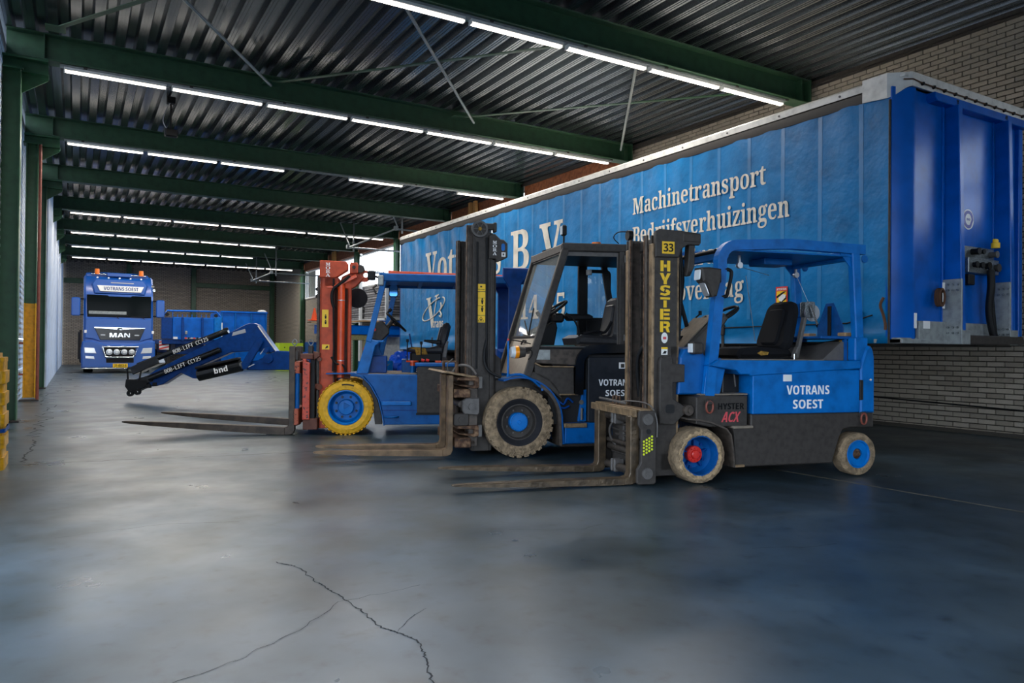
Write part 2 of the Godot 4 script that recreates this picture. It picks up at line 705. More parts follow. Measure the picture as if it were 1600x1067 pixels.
func shell() -> void:
	var fl := MB.new().span(V(-0.95, -0.3, -46.6), V(10.9, 0, 9.2), 0.0)
	struct("floor", fl, "floor", "grey blue painted concrete floor of the hall", "floor")
	struct("ground", MB.new().span(V(-40, -0.34, -60), V(-0.95, -0.02, 40), 0.0).span(V(-0.95, -0.34, 9.2), V(40, -0.02, 40), 0.0), "asphalt", "asphalt yard outside the hall", "ground")
	# roof deck: trapezoidal steel sheets, one per bay
	var ceil_ := Node3D.new()
	put(ceil_, "ceiling", self)
	tag(ceil_, "corrugated galvanised steel roof deck over the hall", "ceiling", "", "structure")
	var edge := [9.2, -3.6] + BEAM_Z + [-46.6]
	for b in edge.size() - 1:
		var mb := MB.new()
		var x := -0.95
		while x < 10.85:
			var p := P2([x, 0.0, x + 0.125, 0.0, x + 0.155, 0.095, x + 0.25, 0.095, x + 0.28, 0.0])
			for i in 4:
				var a: Vector2 = p[i]
				var d: Vector2 = p[i + 1]
				var m := Vector3(d.y - a.y, -(d.x - a.x), 0).normalized()
				mb.quad(V(a.x, TOP + a.y, edge[b]), V(d.x, TOP + d.y, edge[b]), V(d.x, TOP + d.y, edge[b + 1]), V(a.x, TOP + a.y, edge[b + 1]), m)
				if i == 0:
					# the two stiffening grooves of the lower flange
					for gx in [0.04, 0.085]:
						mb.span(V(x + gx - 0.006, TOP - 0.006, edge[b + 1]), V(x + gx + 0.006, TOP + 0.002, edge[b]), 0.0)
			x += 0.28
		part(ceil_, "deck_sheet", mb, "deck")
	part(ceil_, "roof_slab", MB.new().span(V(-1.2, TOP + 0.1, -46.8), V(11.2, TOP + 0.35, 9.4), 0.0), "roofing")
	# back wall
	var wb := struct("wall_back", MB.new().span(V(-1.2, -0.3, -46.9), V(11.2, TOP + 0.1, -46.55), 0.0), "brick_far", "far brick end wall of the hall", "wall")
	for px in [2.4, 5.75, 10.2]:
		part(wb, "post", MB.new().span(V(px, 0, -46.55), V(px + 0.25, TOP, -46.3), 0.01), "green_steel")
	for q in [[-0.6, 2.4, 4.55], [5.75, 10.2, 4.62]]:
		part(wb, "rail", MB.new().span(V(q[0], q[2] - 0.13, -46.5), V(q[1], q[2] + 0.13, -46.36), 0.01), "green_steel")
	# left wall: pale insulated panels from the fourth bay on, open between the columns nearer to the camera
	var wl := Node3D.new()
	put(wl, "wall_left", self)
	tag(wl, "white panel wall along the left side", "wall", "", "structure")
	var z := -5.5
	var k := 0
	while z > -46.4:
		var z2 := maxf(z - 1.1, -46.5)
		var near := z > -21.7
		var x0 := -0.94 if near else -0.63
		for r in (9 if near else 1):
			var y0 := 0.02 + r * 0.6 if near else 0.0
			var y1 := y0 + 0.58 if near else TOP
			var mb := MB.new().span(V(x0 - 0.05, y0, z2 + 0.012), V(x0, minf(y1, TOP), z - 0.012), 0.01)
			if near:
				for j in 5:
					mb.span(V(x0, y0 + 0.06 + j * 0.11, z2 + 0.03), V(x0 + 0.006, y0 + 0.1 + j * 0.11, z - 0.03), 0.002)
			part(wl, "panel", mb, "panel_white")
		z = z2
		k += 1
	part(wl, "panel", MB.new().span(V(-1.1, 0.0, 3.0), V(-0.94, 3.4, 9.0), 0.01), "panel_white")
	part(wl, "lintel", MB.new().span(V(-1.1, 3.4, -5.5), V(-0.94, TOP, 9.0), 0.01), "panel_white")
	part(wl, "bracket", MB.new().span(V(-0.94, 0.02, -21.93), V(-0.63, TOP, -21.9), 0.0), "panel_white")
	# wall behind the camera with a wide open door, and the closed strip beside it
	var wf := MB.new().span(V(4.2, -0.3, 9.0), V(11.2, 2.8, 9.2), 0.0).span(V(4.2, 4.8, 9.0), V(11.2, TOP + 0.1, 9.2), 0.0).span(V(10.2, 2.8, 9.0), V(11.2, 4.8, 9.2), 0.0).span(V(4.2, 2.8, 9.0), V(4.8, 4.8, 9.2), 0.0).span(V(-1.2, 4.8, 9.0), V(4.2, TOP + 0.1, 9.2), 0.0)
	struct("wall_front", wf, "plaster", "wall behind the camera with an open door and a window band", "wall")


func h_column(parent: Node, x: float, z: float, y0: float, y1: float, w: float, d: float, m: String, called := "shaft") -> MeshInstance3D:
	# flanges across x, web along x
	var mb := MB.new()
	mb.span(V(x - w / 2, y0, z - d / 2), V(x - w / 2 + 0.016, y1, z + d / 2), 0.002)
	mb.span(V(x + w / 2 - 0.016, y0, z - d / 2), V(x + w / 2, y1, z + d / 2), 0.002)
	mb.span(V(x - w / 2, y0, z - 0.006), V(x + w / 2, y1, z + 0.006), 0.0)
	return part(parent, called, mb, m)


func roof_steel() -> void:
	for i in 8:
		var z: float = BEAM_Z[i]
		var o := thing("roof_beam", "green steel roof beam across the hall, %s to the camera" % NTH[i] if i < 7 else "green steel roof beam across the hall, farthest, before the end wall", "beam", V(0, 0, z), 0.0, "roof beams")
		var mb := MB.new()
		mb.span(V(-0.9, TOP - 0.02, -0.13), V(10.4, TOP, 0.13), 0.003)
		mb.span(V(-0.9, 5.2, -0.13), V(10.4, 5.22, 0.13), 0.003)
		mb.span(V(-0.9, 5.2, -0.007), V(10.4, TOP, 0.007), 0.0)
		part(o, "girder", mb, "green_steel")
		for sx in [-0.45, 10.2]:
			part(o, "stiffener", MB.new().span(V(sx, 5.22, -0.12), V(sx + 0.014, TOP - 0.02, 0.12), 0.0), "green_steel")
		part(o, "end_plate", MB.new().span(V(10.4, 5.2, -0.14), V(10.42, TOP, 0.14), 0.0), "green_steel")
		if i >= 0:
			# left column with its capital
			var lab: String = ["dark green steel column rising out of the yellow plastic guard", "dark green steel column at the left edge, nearest of the row", "green steel column with yellow painted foot and red pipe", "green steel column in front of the white panel wall", "", "", "", ""][i]
			if lab == "":
				lab = "green steel column head at the left wall under the %s beam" % NTH[i]
			var c := thing("steel_column", lab, "column", V([-0.79, -0.84, -0.77, -0.79, -0.86, -0.86, -0.86, -0.86][i], 0, z), 0.0, "columns of the left row")
			var w := 0.26 if i != 2 else 0.2
			h_column(c, 0, 0, 0.0 if i != 2 else 1.9, 5.0, w, 0.3, "green_column")
			if i == 2:
				h_column(c, 0, 0, 0.06, 1.9, w + 0.004, 0.304, "yellow_post", "painted_foot")
				part(c, "drain_pipe", MB.new().cyl(V(0.135, 0.02, 0.12), V(0.135, 5.0, 0.12), 0.028), "pipe_red")
				for hy in [0.5, 1.1]:
					part(c, "hinge", MB.new().span(V(-0.2, hy, 0.15), V(-0.1, hy + 0.04, 0.2), 0.005), "pipe_red")
			part(c, "foot_plate", MB.new().span(V(-0.165, 0, -0.165), V(0.165, 0.03, 0.165), 0.004), "charcoal")
			part(c, "head", MB.new().span(V(-0.15, 5.0, -0.15), V(0.15, 5.03, 0.15), 0.0).span(V(-0.14, 5.0, -0.008), V(0.45, 5.2, 0.008), 0.0).span(V(-0.14, 5.17, -0.12), V(0.45, 5.2, 0.12), 0.0), "green_column")
			part(c, "bracket", MB.new().prism(P2([0.13, 4.7, 0.13, 5.0, 0.45, 5.0, 0.45, 4.93]), -0.012, 0.012, 0.0).span(V(0.12, 4.98, -0.12), V(0.46, 5.0, 0.12), 0.0), "green_column")
			# column on the right wall
			if i > 1:
				var r := thing("wall_column", "slim green steel column on the window wall under the %s beam" % NTH[i], "column", V(10.4, 0, z), 0.0, "columns of the window wall")
				h_column(r, 0, 0, 0.0, 5.2, 0.2, 0.2, "green_column")
				part(r, "foot_plate", MB.new().span(V(-0.13, 0, -0.13), V(0.13, 0.02, 0.13), 0.0), "green_column")
	# wind bracing in the first bay
	for q in [["flat", V(-0.29, 5.42, -11.83), V(1.9, 5.42, -8.3), "green flat bar brace over the left part of the first bay"], ["rod", V(0.1, 5.38, -8.3), V(2.7, 5.38, -12.4), "steel rod brace crossing the flat bar at the left"], ["rod", V(3.25, 5.38, -8.3), V(6.45, 5.38, -12.4), "galvanised rod brace in the middle of the first bay"], ["flat", V(2.7, 5.42, -12.4), V(6.2, 5.42, -8.3), "green flat bar brace in the middle of the first bay"], ["flat", V(6.1, 5.42, -12.4), V(9.9, 5.42, -8.3), "green flat bar brace over the trailer end of the bay"], ["rod", V(7.0, 5.38, -8.3), V(10.0, 5.38, -12.4), "galvanised rod brace reaching the brick wall"]]:
		var o2 := thing("wind_brace", q[3], "brace", q[1], 0.0, "roof braces")
		var e: Vector3 = q[2] - q[1]
		if q[0] == "flat":
			part(o2, "flat_bar", MB.new().bar(Vector3(), e, 0.07, 0.012, 0.0), "green_steel")
		else:
			part(o2, "rod", MB.new().tube([Vector3(), e], 0.022, 8), "galvanised_dull")
		part(o2, "gusset", MB.new().span(V(-0.12, -0.006, -0.12), V(0.12, 0.006, 0.12), 0.0), "green_steel")
	# galvanised hanger frames near the window wall
	for q in [[8.47, -26.0, 4.7, 10.45], [8.72, -22.0, 4.85, 10.45], [7.6, -38.5, 4.37, 10.45], [7.63, -34.4, 4.42, 10.45]]:
		var nm: String = {-26.0: "fifth", -22.0: "fourth", -38.5: "eighth", -34.4: "seventh"}[q[1]]
		var o3 := thing("hanger_frame", "galvanised pipe hung on a drop tube behind the %s roof beam" % nm, "pipe", V(q[0], q[2], q[1]), 0.0, "hung pipes by the windows")
		part(o3, "pipe", MB.new().tube([Vector3(), V(q[3] - q[0], 0, 0)], 0.035, 8), "galvanised")
		part(o3, "drop_tube", MB.new().span(V(0.16, -0.12, -0.02), V(0.21, TOP - q[2], 0.02), 0.0), "galvanised")
		part(o3, "end_fitting", MB.new().box(V(-0.02, 0.03, 0), V(0.12, 0.14, 0.12), 0.01), "galvanised")
		part(o3, "stay", MB.new().tube([V(0.05, 0.03, 0), V(-0.35, 0.85, 0.1)], 0.018, 6), "galvanised_dull")
	for q in [[V(8.5, 4.72, -26.0), V(8.72, 4.87, -22.0), "nearer"], [V(7.62, 4.4, -38.5), V(7.65, 4.45, -34.4), "farther"]]:
		var o4 := thing("link_tube", "slanting tube joining the %s pair of hung pipes" % q[2], "pipe", q[0])
		part(o4, "tube", MB.new().tube([(q[1] - q[0]) * 0.009, (q[1] - q[0]) * 0.991], 0.03, 8), "galvanised_dull")
	# camera on a drop rod under the second bay
	var s := thing("ceiling_camera", "small black camera on a drop rod between the second and third beams", "camera", V(1.43, TOP, -14.6))
	part(s, "mount", MB.new().span(V(-0.07, -0.12, -0.07), V(0.07, 0, 0.07), 0.01), "black")
	part(s, "rod", MB.new().cyl(V(0, -0.1, 0), V(0, -0.62, 0), 0.016, -1, 8), "black")
	part(s, "housing", MB.new().span(V(-0.1, -0.72, -0.07), V(0.12, -0.58, 0.07), 0.02), "black")
	part(s, "cable", MB.new().tube([V(0, -0.08, 0.02), V(-0.08, -0.25, 0.02), V(-0.13, -0.45, 0.02), V(-0.06, -0.6, 0.02)], 0.008, 6, 4), "silver")


func lamps() -> void:
	var rows := [[1, 2, 3, 4, 5, 6], [0, 1, 2, 3, 4, 5, 6], [0, 1, 2, 4, 6], [], [0, 1, 2, 3, 4, 5, 6], [0, 1, 2, 3, 4], [0, 1, 2, 3, 4], [0, 1, 2, 3, 4, 5, 6]]
	var pos := ["first", "second", "third", "fourth", "fifth", "sixth", "seventh"]
	for r in 8:
		if rows[r].is_empty():
			continue
		var z: float = BEAM_Z[r] + 0.02
		var x0 := -0.2 + 1.445 * float(rows[r][0])
		var t := thing("cable_tray", "galvanised tray under the %s roof beam carrying its row of tube lamps" % NTH[r], "tray", V(x0 - 0.05, 5.168, z), 0.0, "lamp trays")
		var len_: float = 1.445 * (rows[r][-1] - rows[r][0] + 1) + 0.05
		part(t, "channel", MB.new().span(V(0, 0, -0.05), V(len_, 0.03, 0.05), 0.004), "galvanised_dull")
		for j in rows[r].size() + 1:
			var cx := minf(len_ - 0.05, 0.3 + j * 1.445)
			part(t, "clamp", MB.new().span(V(cx, 0.003, 0.05), V(cx + 0.05, 0.028, 0.075), 0.004), "charcoal")
		for j in rows[r].size():
			var k: int = rows[r][j]
			var o := thing("tube_lamp", "lit tube lamp under the %s roof beam, %s from the left" % [NTH[r], pos[j]], "lamp", V(-0.2 + 1.445 * k, 5.1, z), 0.0, "tube lamps under the roof beams")
			part(o, "housing", MB.new().span(V(0, 0.025, -0.045), V(1.37, 0.068, 0.045), 0.006), "white")
			part(o, "lamp_tube", MB.new().span(V(0.02, 0.0, -0.032), V(1.35, 0.024, 0.032), 0.008), "tube_light")
			for ex in [0.0, 1.355]:
				part(o, "end_cap", MB.new().span(V(ex, -0.002, -0.042), V(ex + 0.016, 0.03, 0.042), 0.004), "white")
			var l := AreaLight3D.new()
			l.name = "glow"
			l.area_size = Vector2(1.33, 0.064)
			l.light_energy = TUBE
			l.light_color = Color(1.0, 0.975, 0.94)
			l.position = V(0.685, -0.006, 0)
			l.rotation = V(-PI / 2, 0, 0)
			l.shadow_enabled = true
			l.set("area_range", 30.0)
			o.add_child(l, true)


func right_wall() -> void:
	var w := Node3D.new()
	put(w, "wall_right", self)
	tag(w, "brick wall along the right side of the hall", "wall", "", "structure")
	# core: solid to z = -12.8, below and between the windows beyond
	var core := MB.new().span(V(WX + 0.012, -0.3, -12.8), V(11.2, TOP + 0.1, -3.75), 0.0).span(V(WX + 0.012, -0.3, -0.6), V(11.2, TOP + 0.1, 9.2), 0.0).span(V(WX + 0.012, -0.3, -3.75), V(11.2, 2.9, -0.6), 0.0).span(V(WX + 0.012, 4.2, -3.75), V(11.2, TOP + 0.1, -0.6), 0.0).span(V(WX + 0.012, -0.3, -40.0), V(11.2, 3.66, -12.8), 0.0).span(V(WX + 0.012, -0.3, -46.6), V(11.2, TOP + 0.1, -40.0), 0.0)
	part(w, "mortar_bed", core, "mortar")
	# bricks: the 300 that show largest singly, the rest as one mass
	var bm := MB.new().box(Vector3(), V(0.03, 0.056, 0.21), 0.003).mesh()
	var spots := []
	var pitch := V(0, 0.0705, 0.222)
	for r in 79:
		var y := 0.04 + r * pitch.y
		if y > TOP - 0.01:
			break
		var nz := int(46.4 / pitch.z) + 1
		for k in nz:
			var z := -0.4 - k * pitch.z - (pitch.z * 0.5 if r % 2 else 0.0)
			if z > -3.8 and z < -0.5 and y > 2.85 and y < 4.22:
				continue
			if z < -46.3 or (z < -12.8 and z > -40.0 and y > 3.6):
				continue
			if z > -8.5 or y > 0.0:
				spots.append(V(WX, y, z))
	var seen := []
	var rest := []
	for s in spots:
		# bricks between trailer and camera side: in view right of the trailer
		if s.z < -3.6 and s.z > -7.6 and s.y < 1.1 and s.y > 0.0:
			seen.append(s)
		elif s.z < -3.6 and s.z > -6.2 and s.y > 4.2:
			seen.append(s)
		else:
			rest.append(s)
	seen.sort_custom(func(a, b): return a.distance_squared_to(V(0, 1.1, 0)) < b.distance_squared_to(V(0, 1.1, 0)))
	rng.seed = 5
	for i in seen.size():
		if i < 300:
			var o := shown(w, "brick", bm, ["brick", "brick_pale", "brick_dark"][rng.randi() % 3])
			o.position = seen[i] + V(rng.randf_range(-0.002, 0.002), 0, 0)
			o.rotation.x = rng.randf_range(-0.004, 0.004)
		else:
			rest.append(seen[i])
	var mm := MultiMesh.new()
	mm.transform_format = MultiMesh.TRANSFORM_3D
	mm.mesh = bm
	mm.instance_count = rest.size()
	for i in rest.size():
		mm.set_instance_transform(i, Transform3D(Basis(), rest[i] + V(rng.randf_range(-0.002, 0.002), 0, 0)))
	var mi := MultiMeshInstance3D.new()
	mi.multimesh = mm
	mi.material_override = M.brick
	put(mi, "brickwork", w)
	mi.set_meta("kind", "stuff")
	part(w, "cable", MB.new().tube([V(WX - 0.03, 0.33, -3.0), V(WX - 0.03, 0.365, -4.83), V(WX - 0.03, 0.42, -6.87), V(WX - 0.03, 0.44, -9.0)], 0.012, 6), "black")
	part(w, "deck_angle", MB.new().span(V(WX - 0.07, TOP - 0.06, -12.8), V(WX, TOP, 3.0), 0.0).span(V(WX - 0.02, TOP - 0.09, -12.8), V(WX, TOP, 3.0), 0.0), "charcoal")
	struct("baseboard_right", MB.new().span(V(WX - 0.05, 0, -12.0), V(WX, 0.055, 2.0), 0.004), "mortar", "dark plinth along the foot of the brick wall", "plinth")
	# wooden fascia over the windows
	var fa := Node3D.new()
	put(fa, "trim_1", self)
	tag(fa, "brown wooden fascia boards above the windows", "fascia", "", "structure")
	for i in range(1, 8):
		var z0: float = BEAM_Z[i] - 0.14
		var z1: float = BEAM_Z[i + 1] + 0.14 if i < 7 else -40.0
		var n := 2 if i < 7 else 1
		for j in n:
			var a := lerpf(z0, z1, float(j) / n)
			var b := lerpf(z0, z1, float(j + 1) / n)
			part(fa, "board", MB.new().span(V(10.44, 5.1, b + 0.006), V(10.6, 5.5, a - 0.006), 0.006), "wood_brown")
	part(fa, "top_rail", MB.new().span(V(10.4, 5.5, -40.0), V(10.7, TOP, -12.8), 0.0), "charcoal")
	for q in [[-19.75, "wooden stud pair over the trailer roof, nearer of the two"], [-33.8, "wooden stud pair behind the red mast head, farther of the two"]]:
		var st := thing("wooden_stud", q[1], "stud", V(10.35, 5.05, q[0]))
		for dz in [0.0, -0.32]:
			part(st, "post", MB.new().span(V(-0.04, -0.1, dz - 0.07), V(0.06, 0.5, dz + 0.07), 0.005), "wood_pale")
	var o8 := Node3D.new()
	put(o8, "window_8", self)
	tag(o8, "window in the brick wall in front of the trailer", "window", "", "structure")
	part(o8, "sill", MB.new().span(V(10.5, 2.86, -3.75), V(11.0, 2.9, -0.6), 0.005), "white")
	part(o8, "transom", MB.new().span(V(10.7, 3.34, -3.75), V(10.76, 3.44, -0.6), 0.005), "charcoal")
	part(o8, "mullion", MB.new().span(V(10.7, 2.9, -2.2), V(10.76, 4.2, -2.14), 0.005), "charcoal")
	part(o8, "pane", MB.new().quad(V(10.73, 2.9, -3.75), V(10.73, 2.9, -0.6), V(10.73, 4.2, -0.6), V(10.73, 4.2, -3.75), V(-1, 0, 0)), "window_glass")
	# windows: one band per bay, of tall panes
	for i in range(1, 8):
		var z0: float = BEAM_Z[i] - 0.12
		var z1: float = BEAM_Z[i + 1] + 0.12 if i < 7 else -40.0
		var o := Node3D.new()
		put(o, "window_%d" % i, self)
		tag(o, "bright translucent window band over the brick wall behind the %s roof beam" % NTH[i], "window", "", "structure")
		part(o, "sill", MB.new().span(V(10.5, 3.6, z1), V(10.8, 3.68, z0), 0.005), "white")
		part(o, "head", MB.new().span(V(10.6, 5.06, z1), V(10.75, 5.12, z0), 0.005), "white")
		var n := 3 if i < 7 else 1
		for j in n + 1:
			var z := lerpf(z0, z1, float(j) / n)
			part(o, "mullion", MB.new().span(V(10.655, 3.66, z - 0.008), V(10.675, 5.08, z + 0.008), 0.0), "white")
		for j in n:
			var a := lerpf(z0, z1, float(j) / n)
			var b := lerpf(z0, z1, float(j + 1) / n)
			part(o, "pane", MB.new().quad(V(10.66, 3.68, a), V(10.66, 3.68, b), V(10.66, 5.06, b), V(10.66, 5.06, a), V(-1, 0, 0)), "window_glass")


func floor_marks() -> void:
	# cracks and joints of the slab lie open as thin dark lines; painted lines are paler
	var fl: Node = get_node("floor")
	rng.seed = 19
	var paths := [
		[[[0.9, -3.9], [0.975, -3.772], [1.0, -3.46], [1.02, -3.3], [1.05, -3.05], [1.06, -2.79], [1.1, -2.7], [1.135, -2.6], [1.1, -2.45], [1.03, -2.25], [0.98, -1.9]], 0.007, 12],
		[[[1.1, -2.72], [1.22, -2.85], [1.3, -2.9]], 0.003, 6],
		[[[0.5, -2.75], [0.75, -2.9], [1.0, -3.15], [1.4, -3.2]], 0.003, 8],
		[[[-0.1, -2.6], [0.2, -2.62], [0.5, -2.75]], 0.003, 8],
		[[[-0.55, -8.16], [0.4, -8.05], [1.2, -7.93], [2.175, -7.77], [2.7, -7.7]], 0.012, 10],
		[[[-0.42, -8.3], [-0.39, -9.2], [-0.41, -10.2]], 0.02, 12],
		[[[-0.43, -10.4], [-0.4, -13.0], [-0.42, -17.0], [-0.45, -22.0], [-0.46, -28.5]], 0.022, 20],
		[[[2.3, -3.9], [2.7, -3.7], [2.9, -3.75]], 0.003, 6], [[[3.3, -2.9], [3.6, -2.75], [3.8, -2.72]], 0.003, 6],
		[[[-0.1, -5.0], [0.5, -5.05], [0.9, -4.9]], 0.003, 6],
	]
	for p in paths:
		var mb := MB.new()
		var q := []
		for i in p[0].size() - 1:
			var a := Vector2(p[0][i][0], p[0][i][1])
			var b := Vector2(p[0][i + 1][0], p[0][i + 1][1])
			for k in p[2]:
				var j := a.distance_to(b) * 0.035
				q.append(a.lerp(b, float(k) / p[2]) + Vector2(rng.randf_range(-j, j), rng.randf_range(-j, j)))
		q.append(Vector2(p[0][-1][0], p[0][-1][1]))
		for i in q.size() - 1:
			var d: Vector2 = (q[i + 1] - q[i]).normalized()
			var s: Vector2 = Vector2(-d.y, d.x) * p[1] * rng.randf_range(0.25, 0.6)
			var a: Vector2 = q[i]
			var b: Vector2 = q[i + 1] + d * 0.004
			mb.quad(V(a.x - s.x, 0.0012, a.y - s.y), V(a.x + s.x, 0.0012, a.y + s.y), V(b.x + s.x, 0.0012, b.y + s.y), V(b.x - s.x, 0.0012, b.y - s.y), Vector3.UP)
		part(fl, "crack", mb, "crack")
	for q in [[[5.6, -6.5], [5.74, -2.0], 0.025], [[9.43, -8.0], [9.68, -3.0], 0.02]]:
		var a := Vector2(q[0][0], q[0][1])
		var b := Vector2(q[1][0], q[1][1])
		var s: Vector2 = (b - a).normalized().orthogonal() * q[2] * 0.5
		part(fl, "painted_line", MB.new().quad(V(a.x - s.x, 0.0012, a.y - s.y), V(a.x + s.x, 0.0012, a.y + s.y), V(b.x + s.x, 0.0012, b.y + s.y), V(b.x - s.x, 0.0012, b.y - s.y), Vector3.UP), "line_pale")


func side_text(t: Node3D, called: String, s: String, face: String, z0: float, z1: float, y0: float, y1: float, m: String) -> void:
	text(t, called, s, face, z1 - z0, y1 - y0, Transform3D(Basis(V(0, 0, 1), V(0, 1, 0), V(-1, 0, 0)), V(-1.243, (y0 + y1) / 2, (z0 + z1) / 2 + 4.48)), m, 0.0, 0.002)


func wave(z: float, y: float) -> float:
	var r := 0.006 * sin(z * 12.3) + 0.004 * sin(z * 4.1 + y * 1.7)
	var low := clampf((1.55 - y) / 0.45, 0.0, 1.0)
	r += low * (0.02 * sin(y * 34.0 + z * 1.3) - 0.01)
	var top := clampf((y - 2.9) / 0.8, 0.0, 1.0) * clampf((-z - 7.5) / 4.0, 0.0, 1.0)
	r += top * 0.014 * sin(z * 9.0 + y * 6.0)
	return r


func trailer() -> void:
	var t := thing("semi_trailer", "long blue curtain-sided trailer along the brick wall, white lettering on its side", "trailer", V(8.51, 0, -4.48))
	# curtain: a softly waving sheet with a thickness
	var mb := MB.new()
	var nz := 220
	var ny := 22
	var z0 := -0.13
	var z1 := -13.52
	for i in nz:
		for j in ny:
			var q := []
			for d in [[0, 0], [1, 0], [1, 1], [0, 1]]:
				var z := lerpf(z0, z1, float(i + d[0]) / nz)
				var y := lerpf(1.06 if z < -5.5 else 1.2, 3.8, float(j + d[1]) / ny)
				var e := 0.01
				var nrm := V(-1, (wave(z, y + e) - wave(z, y - e)) / (2 * e), (wave(z + e, y) - wave(z - e, y)) / (2 * e))
				q.append([V(-1.232 + wave(z, y), y, z), V(nrm.x, -nrm.y * -1.0, nrm.z).normalized()])
			mb.tri(q[0][0], q[1][0], q[2][0], q[0][1], q[1][1], q[2][1])
			mb.tri(q[0][0], q[2][0], q[3][0], q[0][1], q[2][1], q[3][1])
	var cu := part(t, "curtain", mb, "curtain")
	var z := -0.45
	while z > -13.4:
		mb = MB.new()
		for j in 20:
			var ya := lerpf(1.5, 3.8, j / 20.0)
			var yb := lerpf(1.5, 3.8, (j + 1) / 20.0)
			var q := []
			for d in [[z - 0.025, ya], [z + 0.025, ya], [z + 0.025, yb], [z - 0.025, yb]]:
				q.append(V(-1.235 + wave(d[0], d[1]), d[1], d[0]))
			mb.flat4(q[0], q[1], q[2], q[3], V(-1, 0, 0))
		part(cu, "seam_band", mb, "curtain_seam")
		z -= 0.513
	side_text(t, "lettering", "Machinetransport", "Droid Serif", -8.71, -6.2, 3.075, 3.425, "lettering")
	side_text(t, "lettering", "Bedrijfsverhuizingen", "Droid Serif", -8.71, -5.85, 2.625, 2.985, "lettering")
	side_text(t, "lettering", "transp", "Droid Serif", -7.46, -6.5, 2.185, 2.5, "lettering")
	side_text(t, "lettering", "overslag", "Droid Serif", -7.72, -6.54, 1.715, 2.07, "lettering")
	side_text(t, "lettering", "Votrans", "Droid Serif", -16.42, -12.75, 2.6, 3.38, "lettering")
	side_text(t, "lettering", "B.V.", "Droid Serif", -12.36, -10.35, 2.6, 3.37, "lettering")
	side_text(t, "lettering", "014", "Droid Serif", -12.36, -11.35, 1.66, 2.1, "lettering")
	side_text(t, "lettering", "85", "Droid Serif", -11.1, -10.5, 1.68, 2.09, "lettering")
	# emblem: V with a hook for an i, ringed by an ellipse
	var em := Node3D.new()
	put(em, "emblem", t)
	em.transform = Transform3D(Basis(V(0, 0, 1), V(0, 1, 0), V(-1, 0, 0)), V(-1.245, 1.95, -16.0 + 4.48))
	part(em, "letter", MB.new().prism(P2([-0.35, 0.34, -0.35, 0.31, -0.28, 0.3, -0.04, -0.37, 0.0, -0.37, 0.27, 0.36, 0.36, 0.38, 0.36, 0.41, 0.14, 0.38, 0.14, 0.35, 0.22, 0.34, 0.05, -0.16, -0.13, 0.31, -0.07, 0.33, -0.07, 0.36]), 0.0, 0.004, 0.0), "lettering")
	var el := []
	for i in 28:
		var a := TAU * (i / 27.0) * 0.94 + 0.9
		el.append(V(0.06 + cos(a) * 0.62 - sin(a) * 0.06, 0.06 + sin(a) * 0.16 + cos(a) * 0.21, 0.002))
	part(em, "ring", MB.new().tube(el, 0.016, 6), "lettering")
	part(em, "hook", MB.new().tube([V(0.47, 0.2, 0.003), V(0.5, 0.1, 0.003), V(0.42, 0.02, 0.003), V(0.5, -0.06, 0.003), V(0.48, -0.13, 0.003), V(0.4, -0.1, 0.003)], 0.018, 6, 5), "lettering")
	side_text(t, "lettering", "trans", "Droid Sans", -15.98, -15.4, 1.58, 1.76, "lettering")
	# roof rail and its dark track
	part(t, "curtain_track", MB.new().prism(P2([-1.235, 3.785, -1.2, 3.785, -1.2, 3.9, -1.25, 3.9, -1.25, 3.83]), -13.6, -0.14, 0.002), "track_dark")
	part(t, "roof_rail", MB.new().prism(P2([-1.25, 3.885, -1.16, 3.885, -1.16, 4.01, -1.19, 4.01, -1.25, 3.97]), -13.6, -0.3, 0.004), "white_tarp")
	mb = MB.new()
	for i in 16:
		mb.cyl(V(-1.258, 3.935, -0.7 - i * 0.82), V(-1.245, 3.935, -0.7 - i * 0.82), 0.013, -1, 8)
	part(t, "rivet", mb, "charcoal_light")
	part(t, "roof", MB.new().span(V(-1.17, 3.97, -13.6), V(1.22, 4.0, 0.0), 0.0), "white_tarp")
	part(t, "far_curtain", MB.new().span(V(1.2, 1.2, -13.6), V(1.23, 3.97, -0.1), 0.0), "curtain")
	part(t, "rear_door", MB.new().span(V(-1.22, 1.05, -13.62), V(1.22, 3.97, -13.56), 0.004), "blue_deep")
	# tarp corner and the laced front edge
	mb = MB.new()
	var cap := [V(-1.262, 0, -0.42), V(-1.262, 0, -0.14), V(-1.08, 0, 0.028), V(1.23, 0, 0.028)]
	var ylo := [3.78, 3.76, 3.875, 3.885]
	for i in 3:
		var a: Vector3 = cap[i]
		var b: Vector3 = cap[i + 1]
		var k := 6
		for s in k:
			var f0 := float(s) / k
			var f1 := float(s + 1) / k
			var p0 := a.lerp(b, f0)
			var p1 := a.lerp(b, f1)
			var b0: float = lerpf(ylo[i], ylo[i + 1], smoothstep(0, 1, f0))
			var b1: float = lerpf(ylo[i], ylo[i + 1], smoothstep(0, 1, f1))
			var nn := V(-(b.z - a.z), 0, (b.x - a.x)).normalized()
			nn = nn if nn.dot(V(-1, 0, 1)) > 0 else -nn
			mb.flat4(p0 + V(0, b0, 0), p1 + V(0, b1, 0), p1 + V(0, 4.02, 0), p0 + V(0, 4.02, 0), nn)
			var q0 := p0 - nn * 0.02
			var q1 := p1 - nn * 0.02
			mb.flat4(q0 + V(0, b0, 0), q1 + V(0, b1, 0), p1 + V(0, b1, 0), p0 + V(0, b0, 0), V(0, -1, 0))
			mb.flat4(q0 + V(0, 4.02, 0), q1 + V(0, 4.02, 0), p1 + V(0, 4.02, 0), p0 + V(0, 4.02, 0), V(0, 1, 0))
	mb.span(V(-1.1, 3.99, -0.5), V(1.22, 4.02, 0.02), 0.0)
	part(t, "tarp_edge", mb, "white_tarp")
